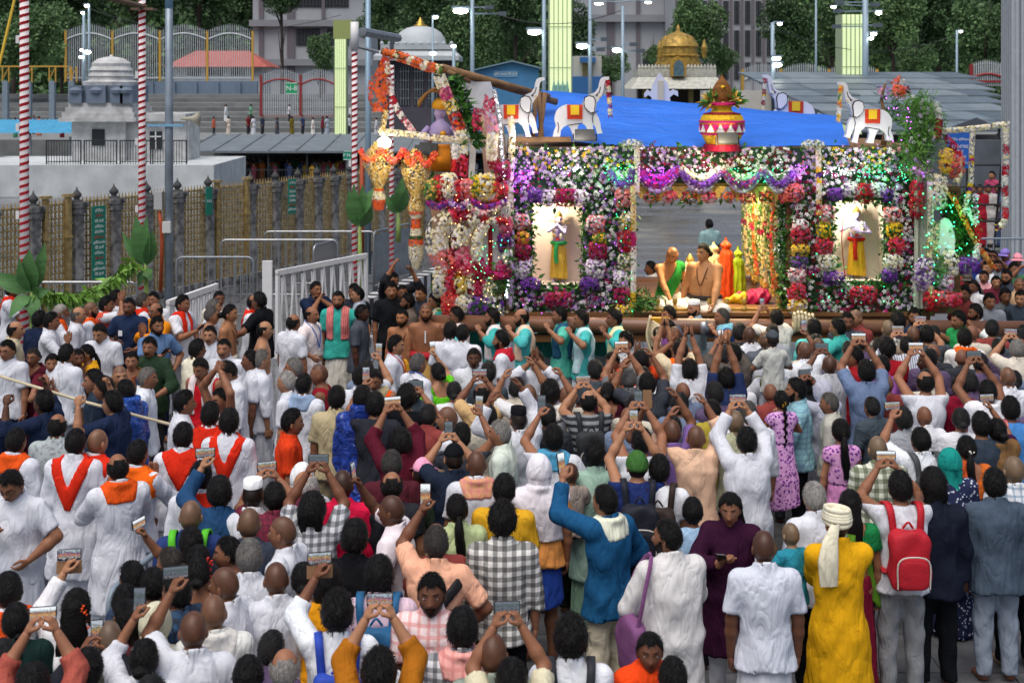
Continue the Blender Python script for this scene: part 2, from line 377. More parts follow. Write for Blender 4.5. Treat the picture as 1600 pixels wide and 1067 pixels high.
def top_fn(J,build,fat,kind,k):
 long_ = {'kurta': (.42,.215,.165),'kurtalong': (.16,.225,.18)}.get(kind)
 hem = {'shirt': .76,'tee': .80,'tuck': .93,'vest': .80,'kurta': .44,'kurtalong': .17,'blouse': 1.12,'tank': .84,'waistcoat': .84,'raincoat': .40,'frock': .98,'jacket': .74}[kind]
 fr = {'shirt': .80,'tee': .62,'tuck': .78,'vest': 0,'kurta': 1.86,'kurtalong': 1.7,'blouse': .5,'tank': 0,'waistcoat': 0,'raincoat': 1.8,'frock': .35,'jacket': 1.9}[kind]
 if kind == 'shirt' and k % 3 == 2: fr = 1.45
 inf = {'raincoat': .045,'jacket': .03,'tank': .013,'blouse': .012,'waistcoat': .032}.get(kind,.022)
 if kind == 'raincoat': long_ = (.38,.25,.21)
 ext = [(hem - .05,.19,.145),(.80,.172,.128)] if hem < .82 else None
 if long_: ext = [(long_[0] - .02,long_[1],long_[2]),(.80,.182,.135)]
 neckr = .085
 def fn(Pt):
  z = Pt[:,2]
  d = torso(Pt,build,inf,fat,ext=ext)
  for n in 'RL':
   S = J[n][0]
   d = smin(d,cap(Pt,(S[0] * .35,S[1],1.362),(S[0] * .98,S[1],S[2]),.064 + inf * .6,.058 + inf * .6),.045)
   if fr > 0: d = smin(d,sleeve(Pt,J,n,fr,.016 if fr < 1.2 else .02,.052),.03)
  d = d - wr(Pt,k,.0062 if kind != 'tank' else .002) * np.clip((1.42 - z) * 6,0,1)
  nr = np.sqrt(Pt[:,0] ** 2 + (Pt[:,1] + .005) ** 2)
  if kind in ('tank','blouse','waistcoat','vest'):
   r = {'tank': .115,'blouse': .12,'waistcoat': .10,'vest': .10}[kind]
   cut = (1.30 if kind == 'tank' else 1.33) - z
   d = np.maximum(d,np.minimum(r - nr,9) * (z > 1.28) + -1.0 * (z <= 1.28))
   if fr == 0:
    ax_ = .155 if kind == 'tank' else .185
    d = np.maximum(d,np.abs(Pt[:,0]) - ax_)
  else:
   if kind in ('shirt','kurta','tuck','kurtalong','jacket'):
    col = np.maximum(np.maximum(np.abs(np.sqrt(Pt[:,0] ** 2 + (Pt[:,1] + .002) ** 2) - .068) - .011,z - (1.475 - .35 * Pt[:,1])),1.40 - z)
    d = smin(d,col,.012)
   else: d = np.maximum(d,z - (1.445 - .25 * Pt[:,1]))
   if kind == 'raincoat':
    d = smin(d,np.maximum(cap(Pt,(0,-.05,1.44),(0,-.06,1.50),.115,.10),z - 1.53),.05)
  return np.maximum(d,hem + .012 * np.cos(Pt[:,0] * 14 + k) * (hem < .9) - z)
 zt = max(J['R'][2][2],J['L'][2][2],1.46)
 return fn,hem
def lower_fn(J,build,fat,kind,k):
 cross = POSES_CROSS(J)
 if cross:
  def fn(Pt):
   d = torso(Pt,build,.02,fat); d = np.maximum(d,Pt[:,2] - .98)
   for n in 'rl':
    H,K,A,T = [np.array(x,float) for x in J[n]]
    l = smin(cap(Pt,H,K,.12,.10),cap(Pt,K,K + (A - K) * .62,.10,.085),.06); d = smin(d,l,.06)
   return np.maximum(d - wr(Pt,k,.007),.735 - Pt[:,2])
  return fn
 if kind in ('dhoti','lungi','skirt','saree','halflungi','gown'):
  hem = {'dhoti': .10,'lungi': .10,'skirt': .05,'saree': .05,'halflungi': .46,'gown': .08}[kind]; wd = .21 if kind != 'skirt' else .25
  nf = 9 if kind in ('dhoti','lungi','halflungi') else 13
  def fn(Pt):
   x,y,z = Pt.T
   W = np.interp(z,[0,.45,.82,.92,1.0],[wd * 1.05,wd * .97,.178,.176,.158]) * (1 + (fat-1)*.8); Dd = np.interp(z,[0,.45,.82,.92,1.0],[wd * .88,wd * .8,.14,.132,.118]) * (1 + (fat-1))
   th = np.arctan2(x,y); fo = 1 + np.clip((.95 - z) / .6,0,1) * .055 * (np.sin(nf * th + k + 2 * z) + .5 * np.sin((nf * 2 + 1) * th + 3 * k))
   q = np.sqrt((x / W) ** 2 + (y / Dd) ** 2) / fo
   d = (q - 1) * np.minimum(W,Dd)
   return np.maximum(np.maximum(d,z - 1.0),hem + .03 * np.sin(th + k) - z)
  return fn
 shorts = kind == 'shorts'
 def fn(Pt):
  d = np.maximum(torso(Pt,build,.012,fat),Pt[:,2] - 1.0)
  for n in 'rl':
   H,K,A,T = [np.array(x,float) for x in J[n]]
   l = smin(cap(Pt,H,K,.102 * (1 + (fat-1)*.7),.075),cap(Pt,K,A,.075,.062),.04)
   d = smin(d,l,.035)
  d = d - wr(Pt,k,.006,1.2)
  return np.maximum(d,(.50 if shorts else .07) - Pt[:,2]) if J['r'][2][2] < .2 else d
 return fn
def POSES_CROSS(J): return abs(J['r'][1][0]) > .3
def drape_fn(J,build,fat,kind,k):
 infl = .040
 def sh(Pt,i):
  d = torso(Pt,build,i,fat,ext=[(.30,.215,.17),(.80,.18,.135)])
  for n in 'RL':
   S = J[n][0]; d = smin(d,cap(Pt,(S[0] * .3,S[1],1.372),(S[0],S[1],S[2]),.066 + i * .6,.06 + i * .6),.05)
  return d
 def fn(Pt):
  x,y,z = Pt.T; d = sh(Pt,infl) - wr(Pt,k,.006)
  nr = np.sqrt(x ** 2 + (y + .01) ** 2)
  if kind == 'kerchief':
   reg = np.where(y < 0,np.maximum(np.abs(x) - (z - 1.10) * .55,1.10 - z),np.maximum(np.abs(np.abs(x) - .075) - .04,1.12 - z))
  elif kind == 'vscarf':
   t = np.abs(x) - (z - 1.02) * .42
   reg = np.where(y < 0,np.maximum(np.abs(t + .03) - .052,1.02 - z),np.maximum(np.abs(np.abs(x) - .085) - .04,1.05 - z))
  elif kind == 'cape': reg = np.maximum(1.16 + .25 * np.abs(x) - z,nr - .235)
  elif kind == 'towelL': reg = np.maximum(np.abs(x + .105) - .06,(.86 if k % 2 else 1.0) - z)
  elif kind == 'towelR': reg = np.maximum(np.abs(x - .105) - .06,(.86 if k % 2 else 1.0) - z)
  elif kind == 'towels': reg = np.maximum(np.abs(np.abs(x) - .105) - .055,1.02 - z)
  elif kind == 'neck': reg = np.maximum(nr - .15,1.31 - z)
  elif kind == 'sash': reg = np.maximum(np.abs(x * .80 + (z - 1.14) * .60 * np.where(y < 0,1,1)) - .085,.86 - z)
  elif kind == 'pallu':
   reg = np.where(y > -.02,np.abs(x * .75 + (z - 1.15) * .66) - .11,np.maximum(np.abs(x + .075) - .105,.42 - z))
  elif kind == 'shawl': reg = np.maximum(1.0 - .2 * y - z,np.abs(x) - .32)
  else: reg = d
  d = np.maximum(d,reg)
  if kind in ('neck','cape','shawl'):
   ring = np.sqrt((nr - .082) ** 2 + (z - 1.425 + .25 * y) ** 2) - .026; d = smin(d,ring,.03)
  return d
 return fn
# ---------------- hands, grown once per pose in wrist coordinates: fingers along +z, palm facing +y, thumb to -x for the right hand
HANDS = {}
def hand_mesh(kind,h):
 key = (kind,h)
 if key in HANDS: return HANDS[key]
 cur = {'relaxed': (.35,.55,.45),'grip': (.75,1.1,.8),'flat': (.03,.06,.06)}[kind]
 ch = []
 for i,(x,L) in enumerate(((-.030,.072),(-.010,.080),(.010,.074),(.029,.058))):
  p = np.array((x,0,.085)); a = 0; seg = []
  for j,fr in enumerate((.44,.31,.25)):
   a += cur[j] * (1 + .12 * i); q = p + L * fr * np.array((x * .6 * (1 - min(a,1)),math.sin(a),math.cos(a))); seg.append((p,q,.0098 - .0012 * j - .0006 * i,.009 - .0013 * j - .0006 * i)); p = q
  ch += seg
 a = {'relaxed': .5,'grip': .9,'flat': .1}[kind]
 p0 = np.array((-.028,.004,.03)); p1 = p0 + np.array((-.026,.012 + .012 * a,.030)); p2 = p1 + np.array((-.004 + .012 * a,.014 * a + .002,.030)); p3 = p2 + np.array((.006 * a,.010 * a,.022))
 ch += [(p0,p1,.014,.0115),(p1,p2,.0115,.010),(p2,p3,.010,.008)]
 def fn(Pt):
  c = Pt * np.array((1,1.9,1),np.float32)
  d = cap(c,(-.012,0,.045),(-.012,0,.07),.026,.026); d = smin(d,cap(c,(.014,0,.045),(.014,0,.068),.026,.025),.02); d = d / 1.35
  d = smin(d,cap(Pt,(0,0,-.03),(0,0,.03),.026,.022),.02)
  for s in ch: d = smin(d,cap(Pt,*s),.006)
  return d
 HANDS[key] = surfnets(fn,(-.075,-.04,-.055),(.055,.10,.185),h); return HANDS[key]
def hand_frames(J,pn):
 q = POSES[pn]; out = {}
 for n,s in (('R',1),('L',-1)):
  S,E,W = J[n]; u = (W - E) / np.linalg.norm(W - E); kind = q['hand']
  k = 'relaxed'
  if kind == 'grip' or kind == 'grip' + n: k = 'grip'
  elif kind == 'flat': k = 'flat'
  if k == 'flat': z = np.array((0,.18,1.)); yv = np.array((-s,0,0.))
  elif k == 'grip' and W[2] > 1.15: z = u * .6 + np.array((-s * .25,.1,.75)); yv = np.array((-s * .9,.35,0))
  elif pn in ('fold','clasphead'): z = u + np.array((-s * .6,0,0)); yv = np.array((0,-1.,.2))
  else: z = u; yv = np.array((-s * 1.,.15,0.))
  z = z / np.linalg.norm(z); yv = yv - z * (yv @ z); yv /= np.linalg.norm(yv); x = np.cross(yv,z)
  out[n] = (k,np.stack([x,yv,z],1),W)
 return out
# ---------------- heads
def head_grid(nu,nv,face=True):
 u = np.arange(nu) * 2 * np.pi / nu; th = u - (.5 * np.sin(u) if face else 0)
 ph = np.linspace(.10,np.pi - .12,nv)
 TH,PHI = np.meshgrid(th,ph)
 x = np.sin(PHI) * np.sin(TH); y = np.sin(PHI) * np.cos(TH); z = np.cos(PHI)
 X,Y,Z = x * .0745,y * .095,z * .118
 t = np.clip((-Z - .01) / .10,0,1)
 X = X * (1 - .33 * t ** 1.3) * (1 + .05 * np.clip(Z / .1,0,1))
 Y = np.where(y < 0,Y * (1 - .42 * t),Y * (1 - .04 * t)) + .006 * t * (y > 0)
 Y = np.where(y > 0,np.sign(Y) * np.minimum(np.abs(Y),.088 + .02 * (np.abs(Y) - .088)),Y)
 if face:
  f = np.clip(y * 3,0,1)
  pr = np.interp(Z,[-.040,-.030,-.020,.0,.030,.036],[0,.85,1,.55,.08,0])
  Y = Y + f * (.026 * np.exp(-(X / (.0115 + .004 * (Z < -.012))) ** 2) * pr)
  Y = Y - f * .0065 * np.exp(-((np.abs(X) - .032) / .017) ** 2 - ((Z - .012) / .012) ** 2)
  Y = Y + f * .005 * np.exp(-((np.abs(X) - .028) / .022) ** 2 - ((Z - .032) / .009) ** 2)
  Y = Y + f * .006 * np.exp(-(X / .021) ** 2 - ((Z + .056) / .0085) ** 2) - f * .004 * np.exp(-(X / .02) ** 2 - ((Z + .073) / .006) ** 2)
  Y = Y + f * .006 * np.exp(-(X / .02) ** 2 - ((Z + .096) / .014) ** 2)
 V = np.stack([X,Y,Z],-1)
 return V,TH,PHI
def grid_faces(nv,nu):
 i = np.arange(nv - 1)[:,None] * nu; j = np.arange(nu)[None]; k = (j + 1) % nu
 return np.stack([i + j,i + nu + j,i + nu + k,i + k],-1).reshape(-1,4)
HC = np.array((0,.018,.112))
HEADS = {}
def head_parts(lod,v=0):
 if (lod,v) not in HEADS:
  hv,hq,ht,hm = head_base(lod)
  if v:
   q = hv - HC; low = np.clip(-q[:,2] / .1,0,1); up = np.clip(q[:,2] / .1,0,1); nose = (np.abs(q[:,0]) < .024) & (q[:,1] > .075) & (np.abs(q[:,2] + .012) < .03)
   q[:,0] *= (1 + (0,.03,-.04,.06)[v] + (0,.10,-.06,.02)[v] * low); q[:,2] *= (1 + (0,-.02,.05,-.03)[v] * low); q[:,1] += nose * (0,.004,.007,-.004)[v] + (0,0,.004,-.003)[v] * low * (q[:,1] > .04)
   q[nose,0] *= (1,1.25,.85,1.35)[v]; hv = q + HC
  HEADS[(lod,v)] = (hv,hq,ht,hm)
 return HEADS[(lod,v)]
def head_base(lod):
 if lod in HEADS: return [x.copy() for x in HEADS[lod]]
 nu,nv = {0: (46,40),1: (32,26),2: (20,16)}[lod]
 V,TH,PHI = head_grid(nu,nv); Fq = grid_faces(nv,nu)
 V = V.reshape(-1,3); c = V[Fq].mean(1); mi = np.zeros(len(Fq),int)
 fr = c[:,1] > .03
 mi[fr & (np.abs(c[:,0]) < .024) & (np.abs(c[:,2] + .057) < (.009 if lod < 2 else .012))] = 3
 mi[fr & (np.abs(np.abs(c[:,0]) - .031) < .018) & (np.abs(c[:,2] - .033) < (.0040,.0050,.008)[lod])] = 2
 Vs = [V + HC]; Fs = [Fq]; Ms = [mi]; n = len(V)
 caps = [np.arange(nu)[::-1][None],(np.arange(nu) + (nv - 1) * nu)[None]]
 Vc = [V[:nu].mean(0) + (0,0,.0005),V[-nu:].mean(0)]
 tri = []
 Vs.append(np.array(Vc) + HC); j = np.arange(nu); k = (j + 1) % nu
 tri.append(np.stack([np.full(nu,n),j,k],1)); tri.append(np.stack([np.full(nu,n + 1),k + (nv-1)*nu,j + (nv-1)*nu],1)); n += 2
 def ell(c,r,mi_,a=8,b=6):
  nonlocal n
  t = np.arange(a) * 2 * np.pi / a; p = np.linspace(.25,np.pi - .25,b); Tt,Pp = np.meshgrid(t,p)
  v = np.stack([np.sin(Pp) * np.cos(Tt),np.sin(Pp) * np.sin(Tt),np.cos(Pp)],-1).reshape(-1,3) * r + c + HC
  Vs.append(v); Fs.append(grid_faces(b,a)[:,::1] + n); Ms.append(np.full((b-1)*a,mi_)); n += a * b
 for s in (-1,1):
  ell(np.array((s * .0755,-.008,-.004)),np.array((.011,.017,.031)),0,8,6)
  if lod < 2:
   ell(np.array((s * .0315,.0765,.011)),np.array((.0145,.008,.0068)),1)
   ell(np.array((s * .0315,.0815,.011)),np.array((.0054,.0045,.0054)),2,8,5)
   ell(np.array((s * .0315,.0785,.0178)),np.array((.0155,.0072,.0018)),3,8,4)
  else: ell(np.array((s * .0315,.080,.011)),np.array((.012,.006,.006)),2,6,4)
 HEADS[lod] = (np.concatenate(Vs),np.concatenate(Fs),np.concatenate(tri),np.concatenate(Ms)); return [x.copy() for x in HEADS[lod]]
def hairline(TH):
 a = np.abs(np.angle(np.exp(1j * TH)))
 return np.interp(a,[0,.5,.9,1.2,1.45,1.75,2.1,3.15],[.070,.074,.055,.045,.0,-.03,-.055,-.075])
HAIR = {}
def hair_mesh(kind):
 if kind in HAIR: return HAIR[kind]
 r = np.random.default_rng(abs(hash(kind)) % 1000 if False else sum(map(ord,kind)))
 nu,nv = 36,30
 V,TH,PHI = head_grid(nu,nv,False); line = hairline(TH); Z = V[...,2]
 C = np.array((0,-.005,.0)); nrm = V - C; nrm /= np.linalg.norm(nrm,axis=-1,keepdims=True)
 rn = r.standard_normal(TH.shape); rough_noise = (rn + np.roll(rn,1,1) + np.roll(rn,-1,1) + np.roll(rn,1,0) + np.roll(rn,-1,0)) / 2.2
 lump = .35 * np.sin(TH * 5 + PHI * 3) + .3 * np.sin(TH * 9 - PHI * 7 + 1) + .35 * rough_noise
 a = np.abs(np.angle(np.exp(1j * TH)))
 thick = {'short': .014,'shortb': .019,'neat': .010,'curly': .024,'stubble': .003,'balding': .014,'long': .018,'bun': .013,'braid': .013,'pony': .014,'beanie': .020,'cap': .017,'topi': .012,'scarf': .030,'turban': .012,'longish': .028,'bucket': .02}.get(kind,.016)
 amp = {'curly': .0075,'stubble': 0,'beanie': .0008,'cap': 0,'topi': 0,'scarf': .002,'turban': 0,'bucket': .004}.get(kind,.0022)
 if kind in ('beanie','turban'): line = np.full_like(line,.030) - .035 * np.clip((a - 1.2),0,1)
 if kind in ('cap',): line = np.full_like(line,.038)
 if kind == 'bucket': line = np.full_like(line,.03)
 if kind == 'topi': line = np.full_like(line,.055)
 if kind == 'scarf': line = np.interp(a,[0,.8,1.15,1.3,3.15],[.075,.06,-.03,-.12,-.13])
 if kind == 'stubble': line = line - .012
 keep = Z > line
 if kind == 'balding': keep &= ~((a < 2.35) & (Z > .035 + .02 * (a > 1.2))) & ~((a >= 2.35) & (Z > .088))
 edge = np.clip((Z - line) / .03,.15,1)
 if kind in ('topi','cap','beanie','scarf','bucket'): edge = np.clip((Z - line) / .008,.6,1)
 if kind == 'balding': edge = edge * .8
 up = 1 + (.5 if kind in ('short','shortb','curly','longish') else 0) * np.clip(Z / .11,0,1)
 W = V + nrm * (thick * edge * up + amp * lump * edge)[...,None]
 if kind == 'topi': W[...,2] = np.where(Z > .07,.128 + (Z - .07) * .1,W[...,2])
 W = W.reshape(-1,3); Fq = grid_faces(nv,nu); kp = keep.reshape(-1)[Fq].all(1); Fq = Fq[kp]
 tri = np.zeros((0,3),int); n = len(W)
 if keep[0].any() and kind != 'balding':
  W = np.concatenate([W,[W[:nu].mean(0)]]); j = np.arange(nu); tri = np.stack([np.full(nu,n),j,(j + 1) % nu],1)
 mb = MB(); mb.add(W + HC,[Fq] + ([tri] if len(tri) else []))
 hc = HC
 if kind == 'long':
  zz = np.linspace(.05,-.50,12); pts = [hc + (0.01 * math.sin(z * 9),-.085 - .035 * min(1,(.05 - z) / .15),z) for z in zz]
  V2,F2 = loft(pts,[.07 + .03 * math.sin(max(0,(.05 - z) / .55) * 2.6) - .045 * max(0,(-.3 - z) / .2) for z in zz],[.034 - .014 * (.05 - z) / .55 for z in zz],14,.008,r); mb.add(V2,[F2])
 if kind == 'pony':
  zz = np.linspace(.0,-.40,10); pts = [hc + (.012 * math.sin(z * 12),-.105 - .04 * math.sin(min(1,-z / .18) * 1.9),z) for z in zz]
  V2,F2 = loft(pts,[.022 + .02 * math.sin(min(1,-z / .4) * 2.8) for z in zz],[.022 + .012 * math.sin(min(1,-z / .4) * 2.8) for z in zz],10,.004,r); mb.add(V2,[F2])
 if kind == 'braid':
  pts = []; rr = []
  for i in range(40):
   z = -.03 - i * .0115; pts.append(hc + (.010 * math.sin(i * .785),-.098 - .035 * min(1,i / 12),z)); rr.append(.019 + .006 * abs(math.sin(i * .785)) - .0002 * i)
  mb.tube(pts,rr,8)
 if kind == 'bun':
  t = np.linspace(.1,np.pi - .1,9); mb.lathe([(.046 * math.sin(x) * (1 + .06 * (i % 2)),.040 * math.cos(x)) for i,x in enumerate(t)],12,hc + (0,-.122,-.015))
 if kind == 'cap':
  q = []; m = 14
  for i in range(m):
   th = (i / (m - 1) - .5) * 2.0
   for rr,dz in ((.088,.040),(.135,.030),(.165,.018)):
    q.append(hc + (math.sin(th) * rr * .92,math.cos(th) * rr * 1.05,dz - .004 * abs(th) * 2))
  F2 = [[i*3+j,(i+1)*3+j,(i+1)*3+j+1,i*3+j+1] for i in range(m-1) for j in range(2)]
  mb.add(q,[np.array(F2)]); mb.add(np.array(q) - (0,0,.006),[np.array(F2)[:,::-1]])
 if kind == 'bucket':
  mb.lathe([(.083,.05),(.10,.03),(.135,.0),(.132,-.004),(.09,.03)],24,hc,sy=1.2)
 if kind == 'turban':
  for i in range(5):
   t = np.linspace(0,2 * np.pi,33); tilt = .012 * math.sin(i * 2.4)
   pts = [hc + np.array((math.cos(x) * (.088 - .004 * abs(i - 1)),math.sin(x) * (.106 - .004 * abs(i - 1)),.035 + i * .020 + (tilt + .012 * (-1) ** i) * math.sin(x + i))) for x in t]
   mb.tube(pts,.019,8,caps=False)
  V2,F2 = loft([hc + (-.05,-.11,.05),hc + (-.10,-.15,-.05),hc + (-.12,-.17,-.18),hc + (-.11,-.16,-.36)],[.03,.05,.07,.06],[.02,.025,.03,.015],12,.006,r); mb.add(V2,[F2])
 if kind == 'scarf':
  V2,F2 = loft([hc + (0,-.03,-.03),hc + (0,-.035,-.09),hc + (0,-.03,-.16),hc + (0,-.02,-.21)],[.092,.088,.11,.17],[.10,.085,.095,.12],22,.006,r); mb.add(V2,[F2])
 if kind == 'longish':
  V2,F2 = loft([hc + (0,-.05,.02),hc + (0,-.062,-.05),hc + (0,-.058,-.11),hc + (0,-.05,-.125)],[.094,.088,.07,.04],[.055,.05,.035,.02],16,.007,r); mb.add(V2,[F2])
 if kind not in ('stubble','beanie','cap','topi','scarf','turban','bucket'):
  fc_ = Fq[r.integers(0,len(Fq),900 if kind != 'balding' else 350)]; w_ = r.dirichlet((1,1,1,1),len(fc_)); pc_ = np.einsum('ij,ijk->ik',w_,W[fc_]); nn_ = pc_ / np.linalg.norm(pc_,axis=1,keepdims=True)
  dv = pc_ - np.array((0,-.03,.125)); dv -= nn_ * np.sum(dv * nn_,1,keepdims=True); dv /= np.linalg.norm(dv,axis=1,keepdims=True) + 1e-6
  cu = {'curly': (.8,.40),'shortb': (.30,.14),'short': (.24,.10),'longish': (.2,.08),'neat': (.15,.05)}.get(kind,(.12,.03)); dv = dv + r.normal(0,cu[0],dv.shape) * .6 + nn_ * cu[1]
  n_ = len(pc_); sd = np.cross(dv,nn_); sd /= np.linalg.norm(sd,axis=1,keepdims=True) + 1e-6; dv /= np.linalg.norm(dv,axis=1,keepdims=True); Ls = r.uniform(.016,.030,(n_,1)) * (.8 if kind in ('neat','balding') else 1.0)
  vv = np.stack([pc_ - nn_ * .002,pc_ + dv * Ls * .5 + sd * .0022 + nn_ * .002,pc_ + dv * Ls,pc_ + dv * Ls * .5 - sd * .0022 + nn_ * .002],1).reshape(-1,3); mb.add(vv + HC,[np.arange(n_ * 4).reshape(n_,4)])
 HAIR[kind] = mb.mesh('hair_' + kind,[scalp if kind == 'stubble' else hairm if kind not in ('beanie','cap','topi','scarf','turban','bucket') else cloth],True); return HAIR[kind]
def loft(pts,ws,ds,n,jit,r):
 a = np.arange(n) * 2 * np.pi / n; V = []
 for p,w,d in zip(pts,ws,ds):
  j = 1 + jit / max(w,.01) * r.standard_normal(n)
  V.append(np.stack([p[0] + np.cos(a) * w * j,p[1] + np.sin(a) * d * j,np.full(n,p[2])],1))
 m = len(V); F2 = grid_faces(m,n)
 V = np.concatenate(V); c = np.array([np.asarray(pts[0],float),np.asarray(pts[-1],float)]); k = len(V)
 return np.concatenate([V,c]),np.concatenate([F2,[[k,(j + 1) % n,j,j] for j in range(0)] or np.zeros((0,4),int)])
BEARD = {}
def beard_mesh(kind):
 if kind in BEARD: return BEARD[kind]
 nu,nv = 52,46; V,TH,PHI = head_grid(nu,nv); n = V / np.linalg.norm(V,axis=-1,keepdims=True)
 X,Y,Z = V[...,0],V[...,1],V[...,2]
 mo = (np.abs(X) < .030) & (Z < -.036) & (Z > -.052) & (Y > .03)
 a = np.abs(np.angle(np.exp(1j * TH)))
 be = ((Z < -.062) & (Y > .0)) | ((Z < np.interp(a,[0,.4,.9,1.5],[-.07,-.055,-.035,.02])) & (a > .38) & (a < 1.5))
 m = mo if kind == 'moustache' else (mo | be)
 W = (V + n * (.0055 + .003 * np.random.default_rng(3).random(X.shape))[...,None]).reshape(-1,3); Fq = grid_faces(nv,nu); Fq = Fq[m.reshape(-1)[Fq].sum(1) >= 3]
 BEARD[kind] = mesh_from('beard_' + kind,W + HC,Fq,[hairm]); return BEARD[kind]
def specs_mesh():
 if 'specs' in BEARD: return BEARD['specs']
 mb = MB()
 for s in (-1,1):
  t = np.linspace(0,2 * np.pi,17); mb.tube([HC + (s * .032 + .021 * math.cos(x),.094,.010 + .017 * math.sin(x)) for x in t],.0022,5)
  mb.tube([HC + (s * .053,.093,.014),HC + (s * .078,.0,.012)],.002,5)
 mb.tube([HC + (-.011,.096,.013),HC + (.011,.096,.013)],.002,5)
 BEARD['specs'] = mb.mesh('spectacles',mat('spectacle_frame',(.02,.02,.02),.3)); return BEARD['specs']
# ---------------- the person factory
BODY = {}; GARM = {}; NTRI = 0
VOX = {0: (.019,.021,.0085),1: (.025,.027,.011),2: (.033,.036,.015)}
def garm(key,fnf,lo,hi,h,m):
 if key not in GARM:
  V,Fq = surfnets(fnf(),lo,hi,h); GARM[key] = mesh_from(key[0],V,Fq,[m])
 me = GARM[key]
 if me.materials[0] is not m:
  k2 = key + (m.name,)
  if k2 not in GARM: GARM[k2] = me.copy(); GARM[k2].materials[0] = m
  me = GARM[k2]
 return me
def body_mesh(pn,build,fat,hy,hp,lod,ch,fv=0):
 key = (pn,build,fat,hy,hp,lod,fv)
 if key in BODY: return BODY[key]
 J = joints(pn,build); h = VOX[lod][0]; fn = body_fn(J,build,fat)
 allp = np.concatenate([np.array(J[n]) for n in 'RLrl'])
 lo = np.minimum(allp.min(0) - .14,(-.24,-.2,0)); hi = np.maximum(allp.max(0) + .14,(.24,.2,1.56)); lo[2] = max(lo[2],-.03)
 V,Fq = surfnets(fn,lo,hi,h); MI = [np.zeros(len(Fq),int)]; Vs = [V]; Fs = [Fq]; n = len(V)
 for s,(k,R,W) in hand_frames(J,pn).items():
  v,f = hand_mesh(k,VOX[lod][2]); v = v.copy()
  if s == 'L': v[:,0] *= -1; f = f[:,::-1]
  Vs.append(v @ R.T + W); Fs.append(f + n); MI.append(np.zeros(len(f),int)); n += len(v)
 hv,hq,ht,hm = head_parts(lod,fv); hs = ch
 Rh = np.array(Matrix.Rotation(math.radians(hy),3,'Z') @ Matrix.Rotation(math.radians(hp),3,'X'))
 Vs.append(hv * hs @ Rh.T + (0,.012,1.435)); Fs.append(hq + n); MI.append(hm)
 me = mesh_from('body',np.concatenate(Vs),[np.concatenate(Fs),ht + n],[skin,eyew,dark,lips],np.concatenate(MI + [np.zeros(len(ht),int)]))
 BODY[key] = (me,J); return BODY[key]
SKIN = ['8e6148','9a6b51','a97a5c','784f3b','b38465','64422f']
BLACK = '100e0e'
NPEOPLE = 0
